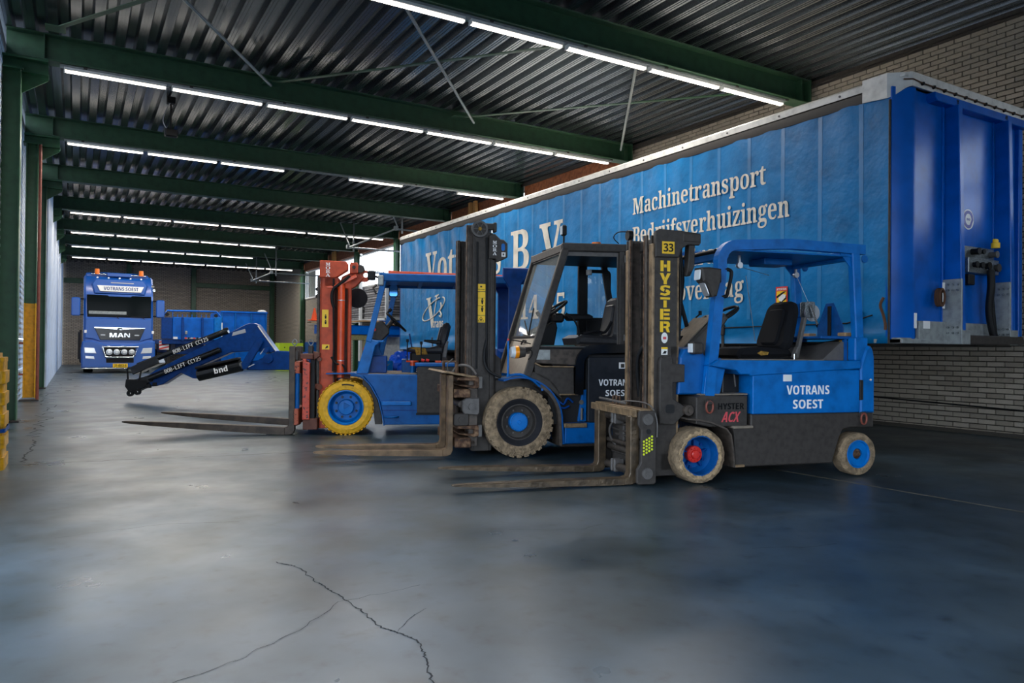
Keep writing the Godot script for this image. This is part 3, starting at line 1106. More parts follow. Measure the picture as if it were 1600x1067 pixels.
	var rope := [V(-1.16, 3.94, -0.02), V(-1.08, 3.94, 0.035)]
	for i in 11:
		var x := -0.92 + i * 0.205
		rope.append(V(x, 3.92, 0.045))
		var ey := part(t, "rope_button", MB.new().cyl(V(x, 3.92, 0.028), V(x, 3.92, 0.055), 0.02, 0.016, 10), "black")
		if i == 0:
			ey.set_meta("label", "black button holding the tarp rope")
	rope.append(V(1.23, 3.915, 0.035))
	part(t, "tarp_rope", MB.new().tube(rope, 0.007, 5), "brown_rope")
	# corner posts, front wall and ribs
	var post := P2([-1.235, 0.1, -1.235, 0.16, -0.98, 0.16, -0.98, -0.002, -1.03, -0.002])
	mb = MB.new()
	mb.xf = Transform3D(Basis(V(1, 0, 0), V(0, 0, -1), V(0, 1, 0)), V(0, 0, 0))
	mb.prism(post, 1.24, 3.88, 0.006)
	part(t, "corner_post", mb, "front_blue")
	part(t, "curtain_pole", MB.new().cyl(V(-1.243, 1.2, -0.118), V(-1.243, 3.74, -0.118), 0.012, -1, 8), "charcoal")
	part(t, "front_panel", MB.new().span(V(-0.985, 1.25, -0.12), V(1.2, 3.88, -0.045), 0.004), "front_blue")
	for x in [-0.985, -0.42, 0.62, 1.19]:
		part(t, "panel_strip", MB.new().span(V(x, 1.25, -0.045), V(x + 0.03, 3.85, -0.03), 0.003), "front_blue")
	part(t, "corner_post", MB.new().span(V(1.14, 1.24, -0.14), V(1.225, 3.88, 0.0), 0.008), "front_blue")
	part(t, "front_beam", MB.new().prism(P2([-0.72, 3.815, -0.68, 3.78, 1.24, 3.78, 1.24, 3.87, -0.72, 3.87]), -0.05, 0.06, 0.006), "front_blue")
	for x in [-0.353, 0.685]:
		mb = MB.new()
		mb.xf = Transform3D(Basis(V(0, 0, 1), V(0, 1, 0), V(-1, 0, 0)), V(x + 0.08, 0, 0))
		mb.prism(P2([-0.05, 1.3, 0.145, 1.3, 0.13, 2.2, 0.1, 3.79, -0.05, 3.79]), 0.0, 0.08, 0.008)
		part(t, "rib", mb, "front_blue")
		mb = MB.new()
		for y in [1.4, 1.85, 2.4, 2.9, 3.4, 3.7]:
			mb.cyl(V(x - 0.05, y, -0.044), V(x - 0.05, y, -0.036), 0.008, -1, 6)
		part(t, "rivet", mb, "silver")
	text(t, "number_plate", "11", "Droid Sans", 0.04, 0.05, TX(-0.3, 3.83, 0.062), "black")
	text(t, "number_plate", "41", "Droid Sans", 0.05, 0.05, TX(0.72, 3.83, 0.062), "black")
	# galvanised foot of the front wall
	part(t, "kick_plate", MB.new().span(V(-0.92, 1.22, -0.03), V(-0.32, 1.44, 0.012), 0.004).span(V(-0.26, 1.22, -0.03), V(0.66, 1.44, -0.01), 0.004), "galvanised_dull")
	part(t, "sill_beam", MB.new().span(V(-1.23, 1.2, -0.3), V(1.2, 1.25, 0.02), 0.006).span(V(-1.23, 1.2, -0.16), V(-0.9, 1.26, 0.0), 0.004), "galvanised_dull")
	for q in [[-0.385, 1.9, 0.17], [0.655, 1.92, 0.15]]:
		var pl := part(t, "bolted_channel", MB.new().span(V(q[0] - 0.03, 1.2, -0.03), V(q[0], q[1], q[2]), 0.004).span(V(q[0] - 0.03, 1.2, q[2] - 0.01), V(q[0] + 0.14, q[1] - 0.55, q[2] + 0.005), 0.003), "galvanised_dull")
		mb = MB.new()
		for y in [1.32, 1.38, 1.78, 1.84]:
			for zz in [0.03, 0.08, 0.13]:
				mb.cyl(V(q[0] - 0.042, y, zz), V(q[0] - 0.03, y, zz), 0.014, -1, 6)
		part(pl, "bolt", mb, "galvanised")
	part(t, "coupling_plate", MB.new().prism(P2([-0.36, 1.2, 0.9, 1.2, 0.95, 1.24, 0.9, 1.3, -0.25, 1.3, -0.36, 1.27]), 0.0, 0.16, 0.01), "charcoal")
	# connection board with its hoses
	var cb := Node3D.new()
	put(cb, "connection_board", t)
	cb.position = V(0.27, 2.14, -0.03)
	part(cb, "board", MB.new().span(V(-0.31, 0.02, 0.0), V(0.31, 0.16, 0.03), 0.004).span(V(-0.3, -0.14, 0.0), V(0.34, 0.03, 0.07), 0.006), "galvanised")
	for q in [[-0.16, 0.1, 0.05, "black"], [-0.06, 0.1, 0.035, "black"], [0.22, 0.09, 0.05, "charcoal_light"], [-0.2, -0.05, 0.045, "black"], [-0.08, -0.05, 0.045, "black"], [0.06, -0.05, 0.055, "black_gloss"], [0.26, -0.06, 0.06, "charcoal"]]:
		part(cb, "coupling", MB.new().cyl(V(q[0], q[1], 0.03), V(q[0], q[1], 0.1), q[2] * 0.7, q[2] * 0.6, 12).cyl(V(q[0], q[1], 0.1), V(q[0], q[1], 0.115), q[2] * 0.8, -1, 12), q[3])
	part(cb, "yellow_cap", MB.new().cyl(V(0.2, 0.16, 0.1), V(0.2, 0.22, 0.1), 0.045, -1, 12).box(V(0.2, 0.24, 0.1), V(0.07, 0.05, 0.04), 0.01), "yellow", "yellow rubber cap")
	part(cb, "socket_box", MB.new().span(V(-0.33, -0.28, 0.0), V(-0.2, -0.16, 0.09), 0.01), "black")
	part(cb, "hose_bundle", MB.new().tube([V(0.06, -0.1, 0.12), V(0.05, -0.3, 0.13), V(0.07, -0.55, 0.1), V(0.13, -0.8, 0.11), V(0.2, -0.92, 0.13)], 0.04, 10, 5).tube([V(0.1, -0.1, 0.1), V(0.1, -0.3, 0.1), V(0.1, -0.6, 0.12), V(0.17, -0.92, 0.12)], 0.03, 8, 4), "black")
	# small fittings
	var st := part(t, "round_sticker", MB.new().cyl(V(0.115, 2.61, -0.045), V(0.115, 2.61, -0.042), 0.115, -1, 28), "white")
	mb = MB.new()
	mb.xf = TX(0.115, 2.61, -0.041)
	mb.ring(arc(0, 0, 0.1, 0, 300, 20), arc(0, 0, 0.065, 0, 300, 20), 0.0, 0.002)
	part(st, "print", mb, "violet")
	text(st, "print", "ISO", "Droid Sans", 0.07, 0.025, TX(0.115, 2.61, -0.041), "violet", 0.0, 0.002)
	mb = MB.new()
	for i in 4:
		var p := []
		for k in 17:
			p.append(V(-0.56 + cos(TAU * k / 16) * 0.05, 1.7 + sin(TAU * k / 16) * 0.09, 0.0 + i * 0.016))
		mb.tube(p, 0.012, 6)
	part(t, "rope_coil", mb, "brown_rope")
	part(t, "white_tag", MB.new().span(V(-0.53, 1.58, 0.03), V(-0.49, 1.86, 0.04), 0.004), "white")
	part(t, "white_tag", MB.new().span(V(-0.85, 1.36, 0.012), V(-0.73, 1.44, 0.018), 0.002), "white")
	part(t, "white_tag", MB.new().span(V(-1.0, 1.36, 0.0), V(-0.96, 1.52, 0.012), 0.002), "white")
	part(t, "handle_strap", MB.new().tube([V(-1.27, 1.68, -0.16), V(-1.28, 1.6, -0.19), V(-1.26, 1.5, -0.17), V(-1.27, 1.4, -0.14), V(-1.27, 1.34, -0.14)], 0.015, 6, 4), "brown_rope")
	for q in [[-0.45, 1.5], [-1.18, 1.44], [-2.4, 1.4], [-3.4, 1.38], [-9.0, 1.32], [-11.5, 1.3]]:
		part(t, "buckle", MB.new().span(V(-1.265, q[1] - 0.09, q[0] - 0.03), V(-1.235, q[1] + 0.05, q[0] + 0.03), 0.006).span(V(-1.25, q[1] - 0.3, q[0] - 0.02), V(-1.24, q[1] - 0.08, q[0] + 0.02), 0.0), "charcoal")
	part(t, "fold_line", MB.new().tube([V(-1.25, 1.5, -0.3), V(-1.25, 1.42, -0.6), V(-1.25, 1.405, -2.3), V(-1.25, 1.38, -5.0)], 0.008, 5), "black")
	# warning sticker: red frame, yellow and black field
	var wsk := Node3D.new()
	put(wsk, "warning_sticker", t)
	wsk.transform = Transform3D(Basis(V(0, 0, 1), V(0, 1, 0), V(-1, 0, 0)), V(-1.246, 1.72, -5.95 + 4.48))
	part(wsk, "plate", MB.new().box(V(0, 0, 0), V(0.17, 0.32, 0.004), 0.0), "red")
	part(wsk, "field", MB.new().box(V(0, -0.02, 0.003), V(0.14, 0.25, 0.003), 0.0), "yellow")
	part(wsk, "print", MB.new().prism(P2([-0.07, -0.08, -0.07, -0.05, 0.07, 0.05, 0.07, 0.01]), 0.004, 0.006, 0.0).prism(P2([-0.07, 0.02, -0.07, 0.05, 0.03, 0.1, 0.07, 0.1]), 0.004, 0.006, 0.0), "black")
	part(wsk, "print", MB.new().prism(P2([-0.04, 0.0, 0.0, -0.02, 0.06, 0.03, 0.06, 0.06, 0.02, 0.07, -0.04, 0.03]), 0.0055, 0.0075, 0.0), "white")
	text(wsk, "print", "ATTENTION", "Droid Sans", 0.14, 0.025, TX(0, 0.13, 0.004), "white", 0.0, 0.002)
	text(wsk, "print", "ANGLES MORTS", "Droid Sans", 0.13, 0.022, TX(0, -0.115, 0.005), "black", 0.0, 0.002)
	# underside: frame, legs, axles
	part(t, "floor_frame", MB.new().span(V(-1.2, 1.05, -13.55), V(1.2, 1.2, -5.4), 0.01).span(V(-1.2, 1.18, -5.4), V(1.2, 1.25, -0.1), 0.01).span(V(-0.5, 0.8, -13.3), V(-0.35, 1.1, -2.6), 0.01).span(V(0.35, 0.8, -13.3), V(0.5, 1.1, -2.6), 0.01), "charcoal")
	for x in [-0.85, 0.85]:
		part(t, "landing_leg", MB.new().span(V(x - 0.07, 0.02, -2.67), V(x + 0.07, 1.2, -2.53), 0.01).span(V(x - 0.16, 0, -2.76), V(x + 0.16, 0.03, -2.44), 0.006), "charcoal")
	for i in 3:
		for x in [-1.0, 1.0]:
			var s := signf(x)
			mb = MB.new()
			mb.xf = Transform3D(Basis(V(0, 0, -1), V(0, 1, 0), V(s, 0, 0)), V(x - s * 0.2, 0.5, -8.6 - i * 1.31))
			mb.lathe([Vector2(0.28, 0.0), Vector2(0.46, 0.0), Vector2(0.5, 0.03), Vector2(0.5, 0.35), Vector2(0.46, 0.38), Vector2(0.29, 0.38), Vector2(0.28, 0.2), Vector2(0.0, 0.22)], 28)
			part(t, "wheel", mb, "rubber")
		part(t, "axle", MB.new().cyl(V(-0.9, 0.5, -8.6 - i * 1.31), V(0.9, 0.5, -8.6 - i * 1.31), 0.07, -1, 10), "charcoal")
		part(t, "axle_mount", MB.new().span(V(-0.5, 0.5, -8.7 - i * 1.31), V(-0.35, 0.85, -8.5 - i * 1.31), 0.01).span(V(0.35, 0.5, -8.7 - i * 1.31), V(0.5, 0.85, -8.5 - i * 1.31), 0.01), "charcoal")


func tyre(parent: Node, x: float, y: float, zo: float, far: bool, prof: Array, m: String, lugs := 0, lug := Vector3(), called := "wheel", seg := 40, jit := 0.0) -> Node3D:
	# a wheel whose outer face lies at zo; the profile's z runs from the inner face (0) outwards
	var w := Node3D.new()
	put(w, called, parent)
	var width := 0.0
	var rad := 0.0
	for q in prof:
		width = maxf(width, q.y)
		rad = maxf(rad, q.x)
	w.transform = Transform3D(Basis(Vector3.UP, PI if far else 0.0), V(x, y, zo - width if not far else zo + width))
	rng.seed = 40 + int(x * 100)
	var mb := MB.new().lathe(prof, seg, jit, rng)
	for i in lugs:
		mb.xf = Transform3D(Basis(Vector3.BACK, TAU * i / lugs), Vector3()) * TX(rad - lug.x * 0.5 + 0.004, 0, width - lug.z * 0.5 - 0.006)
		mb.box(Vector3(), lug, 0.004)
	part(w, "tyre", mb, m)
	return w


func bolts(mb: MB, x: float, y: float, z: float, r: float, k: int, s: float, deep: float) -> MB:
	for i in k:
		var a := TAU * (i + 0.5) / k
		var p := V(x + cos(a) * r, y + sin(a) * r, z)
		mb.cyl(p, p + V(0, 0, deep), s, s * 0.9, 6)
	return mb


func fork(parent: Node, heel: float, t: float, tip: float, top: float, z0: float, z1: float, y0: float, m: String, lift := 0.0, th := 0.05) -> void:
	# shank and bend as one profile, then a blade that thins and narrows towards its tip
	var p := P2([heel + t, top - 0.01, heel + t - 0.01, top, heel + 0.01, top, heel, top - 0.01, heel, y0 + th + 0.04, heel - 0.012, y0 + th + 0.012, heel - 0.05, y0 + th, heel - 0.05, y0, heel + t - 0.06, y0, heel + t - 0.02, y0 + 0.015, heel + t, y0 + 0.06])
	var mb := MB.new().prism(p, z0, z1, 0.006)
	var zc := (z0 + z1) / 2
	var hw := absf(z1 - z0) / 2
	var x0 := heel - 0.05
	var secs := []
	for q in [[0.0, 1.0, 1.0], [0.3, 0.92, 1.0], [0.6, 0.74, 1.0], [0.82, 0.52, 0.85], [0.94, 0.34, 0.66], [0.985, 0.24, 0.5], [1.0, 0.14, 0.36]]:
		var f: float = q[0]
		var yy: float = y0 + lift * f
		var c := []
		var b: float = yy + th * (1.0 - q[1]) * 0.55
		for e in [[b, -1], [b, 1], [b + th * q[1] - 0.004, 1], [b + th * q[1], 0.9], [b + th * q[1], -0.9], [b + th * q[1] - 0.004, -1]]:
			c.append(V(lerpf(x0, tip, f), e[0], zc + hw * q[2] * e[1]))
		secs.append(c)
	for k in secs.size() - 1:
		for e in 6:
			var e2 := (e + 1) % 6
			var mid: Vector3 = (secs[k][e] + secs[k][e2]) * 0.5 - V(secs[k][e].x, (secs[k][0].y + secs[k][3].y) * 0.5, zc)
			mb.flat4(secs[k][e], secs[k][e2], secs[k + 1][e2], secs[k + 1][e], mid)
	var l: Array = secs[-1]
	mb.flat4(l[0], l[1], l[2], l[3], V(-1, 0, 0))
	mb.flat4(l[0], l[3], l[4], l[5], V(-1, 0, 0))
	part(parent, "fork", mb, m)


func seat_back(parent: Node, at: Transform3D, w: float, h: float, d: float, m: String, called := "seat_back") -> Node3D:
	# rounded back cushion standing on at, its face towards -x
	var mb := MB.new()
	var o := []
	for q in rrect(-w / 2, 0, w / 2, h, w * 0.2, 5):
		var f: float = q.y / h
		o.append(Vector2(q.x * (1.0 - 0.22 * f * f), q.y))
	mb.xf = at * Transform3D(Basis(V(0, 0, 1), V(0, 1, 0), V(-1, 0, 0)), Vector3())
	mb.prism(o, -d * 0.5, d * 0.35, d * 0.28)
	var b := part(parent, called, mb, m)
	mb = MB.new()
	mb.xf = at * Transform3D(Basis(V(0, 0, 1), V(0, 1, 0), V(-1, 0, 0)), Vector3())
	mb.prism(rrect(-w * 0.27, h * 0.1, w * 0.27, h * 0.82, w * 0.1, 4), d * 0.2, d * 0.52, d * 0.12)
	part(b, "back_cushion", mb, m)
	return b


func steering(parent: Node, at: Transform3D, r: float, m := "black") -> void:
	# wheel in the plane across at's y, hub at its origin
	var p := []
	for i in 29:
		p.append(at * V(cos(TAU * i / 28) * r, 0, sin(TAU * i / 28) * r))
	var mb := MB.new().tube(p, r * 0.09, 8)
	for i in 3:
		var a := TAU * i / 3 + 0.5
		mb.tube([at * V(0, -0.02, 0), at * V(cos(a) * r, 0, sin(a) * r)], r * 0.07, 6)
	mb.cyl(at * V(0, -0.04, 0), at * V(0, 0.012, 0), r * 0.22, r * 0.18, 14)
	var w := part(parent, "steering_wheel", mb, m)
	part(w, "knob", MB.new().cyl(at * V(-r, 0, 0), at * V(-r, 0.07, 0), 0.014, -1, 8).cyl(at * V(-r, 0.04, 0), at * V(-r, 0.085, 0), 0.026, 0.02, 12), m)


func square_path(mb: MB, p: Array, w: float, h: float) -> MB:
	# mitred bar of rectangular section along points that lie in a plane of constant z; h across the path in that plane
	for i in p.size() - 1:
		var a: Vector3 = p[i]
		var b: Vector3 = p[i + 1]
		var d := (b - a).normalized()
		var e0: Vector3 = (a - p[i - 1]).normalized() if i > 0 else d
		var e1: Vector3 = (p[i + 2] - b).normalized() if i + 2 < p.size() else d
		var ds := [(d + e0).normalized(), (d + e1).normalized()]
		var c := []
		for k in 2:
			var t: Vector3 = ds[k]
			var nrm := V(-t.y, t.x, 0)
			var s := h * 0.5 / maxf(nrm.dot(V(-d.y, d.x, 0)), 0.4)
			var o: Vector3 = a if k == 0 else b
			for q in [[1, -1], [1, 1], [-1, 1], [-1, -1]]:
				c.append(o + nrm * s * q[0] + V(0, 0, w * 0.5 * q[1]))
		var nn := V(-d.y, d.x, 0)
		for k in 4:
			var k2 := (k + 1) % 4
			mb.quad(c[k], c[k2], c[4 + k2], c[4 + k], [nn, V(0, 0, 1), -nn, V(0, 0, -1)][k])
		if i == 0:
			mb.quad(c[0], c[1], c[2], c[3], -d)
		if i == p.size() - 2:
			mb.quad(c[4], c[5], c[6], c[7], d)
	return mb


func forklift_electric() -> void:
	var t := thing("forklift", "small open forklift with blue guard, black seat and number 33 on its mast", "forklift", V(4.469, 0, -4.461), -14 * DEG)
	var zf := -0.98
	# wheels
	for far in [false, true]:
		var zo := 0.0 if not far else zf
		var w := tyre(t, 0.0, 0.236, zo, far, [Vector2(0.15, 0.0), Vector2(0.222, 0.0), Vector2(0.234, 0.015), Vector2(0.236, 0.19), Vector2(0.228, 0.215), Vector2(0.2, 0.222), Vector2(0.172, 0.216), Vector2(0.165, 0.2), Vector2(0.16, 0.06)], "tyre_tan", 0, Vector3(), "front_wheel", 64, 0.009)
		part(w, "sidewall_band", MB.new().lathe([Vector2(0.226, 0.212), Vector2(0.2, 0.2245), Vector2(0.176, 0.219)], 64, 0.013, rng), "tyre_face")
		part(w, "rim", MB.new().lathe([Vector2(0.168, 0.2), Vector2(0.168, 0.214), Vector2(0.158, 0.214), Vector2(0.15, 0.12), Vector2(0.12, 0.07), Vector2(0.0, 0.07)], 40), "blue_old")
		var mb := MB.new()
		for i in 5:
			mb.xf = Transform3D(Basis(Vector3.BACK, TAU * i / 5 + 0.3), Vector3())
			mb.span(V(0.06, -0.006, 0.06), V(0.125, 0.006, 0.11), 0.003)
			mb.cyl(V(0.1, 0.05, 0.068), V(0.1, 0.05, 0.088), 0.013, -1, 6)
		part(w, "rim_rib", mb, "blue_deep")
		var hub := part(w, "hub", MB.new().lathe([Vector2(0.07, 0.06), Vector2(0.072, 0.115), Vector2(0.066, 0.124), Vector2(0.04, 0.126), Vector2(0.038, 0.142), Vector2(0.03, 0.148), Vector2(0.0, 0.15)], 28), "red", "red hub")
		part(hub, "hub_bolt", bolts(MB.new(), 0, 0, 0.121, 0.053, 10, 0.0075, 0.012), "red")
		var r := tyre(t, 1.587, 0.2, zo, far, [Vector2(0.12, 0.0), Vector2(0.18, 0.0), Vector2(0.192, 0.015), Vector2(0.192, 0.12), Vector2(0.185, 0.135), Vector2(0.15, 0.142), Vector2(0.128, 0.138), Vector2(0.124, 0.12)], "tyre_tan", 0, Vector3(), "rear_wheel", 60, 0.003)
		part(r, "rim", MB.new().lathe([Vector2(0.126, 0.12), Vector2(0.126, 0.136), Vector2(0.115, 0.138), Vector2(0.108, 0.122), Vector2(0.05, 0.124), Vector2(0.046, 0.1), Vector2(0.0, 0.1)], 36), "blue_bright")
		part(r, "hub", MB.new().lathe([Vector2(0.044, 0.09), Vector2(0.044, 0.112), Vector2(0.026, 0.12), Vector2(0.018, 0.136), Vector2(0.0, 0.138)], 12), "rusty")
	part(t, "axle", MB.new().cyl(V(0, 0.236, -0.2), V(0, 0.236, -0.8), 0.05, -1, 10).cyl(V(1.587, 0.2, -0.15), V(1.587, 0.2, -0.85), 0.04, -1, 10), "charcoal")
	# lower body
	var body := P2([0.335, 0.128, 1.32, 0.128, 1.345, 0.2, 1.395, 0.35, 1.43, 0.42, 1.5, 0.436, 1.767, 0.436, 1.762, 0.568, 0.49, 0.572, 0.49, 0.475, 0.31, 0.475, 0.33, 0.4])
	part(t, "chassis", MB.new().prism(body, -0.02, zf + 0.02, 0.01), "charcoal")
	part(t, "step_plate", MB.new().span(V(0.31, 0.455, -0.3), V(0.5, 0.476, 0.0), 0.003), "tan_dust")
	part(t, "front_frame", MB.new().prism(P2([-0.03, 0.5, 0.1, 0.47, 0.31, 0.47, 0.462, 0.47, 0.462, 0.728, 0.02, 0.738, -0.03, 0.72]), -0.03, zf + 0.03, 0.008), "charcoal")
	part(t, "floor_plate", MB.new().span(V(0.02, 0.735, -0.9), V(0.47, 0.747, -0.04), 0.002), "tan_dust")
	var fp := [Vector2(-0.13, 0.545), Vector2(-0.02, 0.535), Vector2(0.1, 0.51), Vector2(0.24, 0.455), Vector2(0.285, 0.4), Vector2(0.31, 0.25), Vector2(0.318, 0.13)]
	var fpath := []
	for q in fp:
		fpath.append(V(q.x, q.y, -0.12))
	part(t, "mudguard", square_path(MB.new(), fpath, 0.24, 0.014), "charcoal_brown")
	part(t, "toe_strip", MB.new().span(V(0.33, 0.128, -0.03), V(0.42, 0.15, 0.0), 0.004), "worn_steel")
	var lug := part(t, "lifting_eye", MB.new().span(V(0.045, 0.66, -0.03), V(0.1, 0.7, 0.02), 0.006), "charcoal")
	var rp := []
	for i in 17:
		rp.append(V(0.07 + sin(TAU * i / 16) * 0.032, 0.642 + cos(TAU * i / 16) * 0.05, 0.012))
	part(lug, "shackle", MB.new().tube(rp, 0.009, 6), "pipe_red")
	var lug2 := part(t, "lifting_eye", MB.new().span(V(1.605, 0.53, -0.03), V(1.66, 0.575, 0.01), 0.006), "charcoal")
	rp = []
	for i in 17:
		rp.append(V(1.63 + sin(TAU * i / 16) * 0.03, 0.515 + cos(TAU * i / 16) * 0.048, 0.01))
	part(lug2, "shackle", MB.new().tube(rp, 0.009, 6), "pipe_red")
	text(t, "lettering", "HYSTER", "Droid Sans", 0.25, 0.052, TX(0.3, 0.642, -0.028), "black_gloss")
	text(t, "lettering", "ACX", "Droid Sans", 0.165, 0.085, Transform3D(Basis(V(1, 0, 0), V(0.28, 1, 0), V(0, 0, 1)), V(0.3, 0.552, -0.028)), "red_letter")
	# battery box and hood
	var sidep := part(t, "battery_cover", MB.new().span(V(0.5, 0.572, zf + 0.01), V(1.6, 0.95, -0.01), 0.006), "blue_bright")
	text(sidep, "lettering", "VOTRANS", "Droid Sans", 0.44, 0.078, TX(1.055, 0.775, -0.009), "lettering_white")
	text(sidep, "lettering", "SOEST", "Droid Sans", 0.31, 0.078, TX(1.055, 0.652, -0.009), "lettering_white")
	part(sidep, "label_plate", MB.new().span(V(0.8, 0.85, -0.012), V(0.885, 0.908, -0.006), 0.001), "white")
	part(t, "hood", MB.new().prism(P2([0.07, 0.985, 0.15, 1.032, 1.6, 1.03, 1.605, 0.962, 0.47, 0.898, 0.455, 0.91, 0.37, 0.912, 0.33, 0.945]), 0.004, zf, 0.007), "blue_bright")
	part(t, "hood_mat", MB.new().span(V(0.2, 1.03, -0.9), V(1.25, 1.037, -0.04), 0.002), "tan_dust")
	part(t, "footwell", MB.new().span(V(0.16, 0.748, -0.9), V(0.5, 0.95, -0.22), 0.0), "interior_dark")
	part(t, "pedal_rod", MB.new().cyl(V(0.3, 0.75, -0.16), V(0.3, 0.9, -0.16), 0.008, -1, 6).cyl(V(0.42, 0.8, -0.15), V(0.4, 0.95, -0.15), 0.008, -1, 6), "charcoal_light")
	# rear counterweight
	var cw := part(t, "counterweight", MB.new().prism(P2([1.605, 0.568, 1.758, 0.568, 1.756, 1.05, 1.745, 1.12, 1.72, 1.16, 1.69, 1.165, 1.66, 1.13, 1.605, 0.985]), 0.0, zf, 0.014), "blue_bright")
	part(cw, "slot", MB.new().span(V(1.598, 0.68, -0.03), V(1.632, 0.86, 0.002), 0.004), "interior_dark")
	part(cw, "scrape", MB.new().prism(P2([1.69, 0.86, 1.71, 0.872, 1.725, 0.865, 1.715, 0.85]), -0.001, 0.002, 0.0), "white_tarp")
	# cowl, steering column
	part(t, "cowl", MB.new().prism(P2([-0.16, 0.74, 0.08, 0.74, 0.1, 1.06, 0.03, 1.14, -0.1, 1.12, -0.14, 1.05]), -0.1, zf + 0.1, 0.012), "blue")
	part(t, "column_cover", MB.new().prism(P2([-0.02, 1.1, 0.3, 1.38, 0.43, 1.44, 0.47, 1.4, 0.2, 1.05, 0.06, 1.0]), -0.32, -0.66, 0.02), "dash_plastic")
	part(t, "column_plate", MB.new().bar(V(0.0, 1.12, -0.49), V(0.3, 1.405, -0.49), 0.3, 0.012, 0.003), "tan_dust")
	steering(t, Transform3D(Basis(Vector3.BACK, 0.55), V(0.5, 1.43, -0.5)), 0.16)
	part(t, "control_lever", MB.new().tube([V(0.32, 1.3, -0.68), V(0.36, 1.42, -0.7), V(0.4, 1.45, -0.7)], 0.008, 6).cyl(V(0.4, 1.44, -0.7), V(0.4, 1.48, -0.7), 0.016, -1, 8), "black")
	# guard
	for far in [false, true]:
		var z := -0.07 if not far else -0.88
		var path := [V(0.1, 0.73, z), V(0.172, 1.42, z), V(0.212, 1.8, z)]
		for q in arc(0.36, 1.86, 0.15, 175, 97, 7):
			path.append(V(q.x, q.y, z))
		path.append(V(0.9, 2.045, z))
		path.append(V(1.68, 2.03, z))
		part(t, "guard_leg", square_path(MB.new(), path, 0.075, 0.085), "blue_bright")
		part(t, "leg_foot", MB.new().prism(P2([0.05, 0.72, 0.2, 0.72, 0.26, 0.97, 0.3, 1.0, 0.2, 1.05, 0.08, 0.95]), z + 0.02, z - 0.02, 0.004), "blue_bright")
		part(t, "guard_post", MB.new().bar(V(1.58, 2.02, z), V(1.635, 1.1, z), 0.07, 0.085, 0.008, V(1, 0, 0)), "blue_bright")
		part(t, "post_base", MB.new().span(V(1.56, 1.03, z - 0.05), V(1.7, 1.24, z + 0.05), 0.01), "blue_bright")
		part(t, "gusset", MB.new().prism(P2([1.42, 2.0, 1.56, 2.0, 1.57, 1.84]), z + 0.006, z - 0.006, 0.0), "blue_bright")
		part(t, "guard_eye", MB.new().prism(circ(1.7, 1.95, 0.035, 14), z + 0.008, z - 0.008, 0.003), "blue_bright")
	part(t, "roof_plate", MB.new().span(V(0.3, 1.96, -0.9), V(1.6, 1.975, -0.05), 0.004).span(V(0.26, 1.9, -0.86), V(0.31, 1.97, -0.09), 0.006).span(V(1.52, 1.93, -0.86), V(1.58, 2.02, -0.09), 0.006), "blue_bright")
	part(t, "roof_box", MB.new().span(V(0.85, 1.9, -0.6), V(1.15, 1.96, -0.35), 0.008), "blue")
	part(t, "roof_lamp_bar", MB.new().tube([V(0.2, 1.96, -0.12), V(0.22, 1.97, -0.85)], 0.02, 8), "black")
	for q in [[0.55, -0.3], [1.56, -0.84]]:
		part(t, "rope_pulley", MB.new().cyl(V(q[0], 1.87, q[1] - 0.01), V(q[0], 1.87, q[1] + 0.02), 0.028, -1, 14).span(V(q[0] - 0.01, 1.88, q[1] - 0.01), V(q[0] + 0.01, 1.96, q[1] + 0.01), 0.002), "silver")
	for q in [[V(0.55, 1.86, -0.3), V(1.15, 1.84, -0.7)], [V(0.62, 1.78, -0.3), V(0.86, 1.2, -0.5)], [V(1.57, 1.85, -0.83), V(1.64, 1.58, -0.74)]]:
		part(t, "rope", MB.new().tube(q, 0.003, 4), "silver")
	# seat
	part(t, "seat_cushion", MB.new().prism(P2([0.52, 1.07, 0.56, 1.13, 0.75, 1.15, 1.08, 1.12, 1.12, 1.06, 0.56, 1.045]), -0.27, -0.75, 0.03), "seat_fabric")
	part(t, "seat_patch", MB.new().prism(P2([0.72, 1.09, 0.76, 1.11, 0.84, 1.1, 0.83, 1.075, 0.76, 1.07]), -0.272, -0.266, 0.002), "foam")
	var sb := seat_back(t, RZ(1.04, 1.11, -0.51, -0.29), 0.47, 0.48, 0.13, "seat_fabric")
	part(sb, "back_frame", MB.new().bar(V(1.15, 1.05, -0.3), V(1.24, 1.42, -0.3), 0.05, 0.03, 0.004, V(1, 0, 0)).bar(V(1.15, 1.05, -0.72), V(1.24, 1.42, -0.72), 0.05, 0.03, 0.004, V(1, 0, 0)), "charcoal_light")
	var belt := part(t, "seat_belt", MB.new().bar(V(1.08, 1.05, -0.24), V(1.12, 1.15, -0.24), 0.06, 0.03, 0.008, V(1, 0, 0)), "charcoal_light")
	part(belt, "belt_tongue", MB.new().span(V(1.06, 1.03, -0.22), V(1.09, 1.09, -0.205), 0.004), "chrome")
	part(t, "seat_rail", MB.new().span(V(0.55, 1.03, -0.72), V(1.15, 1.055, -0.3), 0.006), "black")
	# rear deck
	part(t, "rear_shelf", MB.new().span(V(1.26, 1.225, -0.88), V(1.72, 1.25, -0.1), 0.004), "blue_old")
	part(t, "deck_slope", MB.new().prism(P2([1.28, 1.03, 1.6, 1.03, 1.6, 1.2, 1.5, 1.2]), -0.12, -0.84, 0.006), "charcoal_light")
	part(t, "shelf_leg", MB.new().span(V(1.52, 1.03, -0.14), V(1.55, 1.23, -0.11), 0.0).span(V(1.3, 1.03, -0.86), V(1.33, 1.23, -0.83), 0.0), "blue_old")
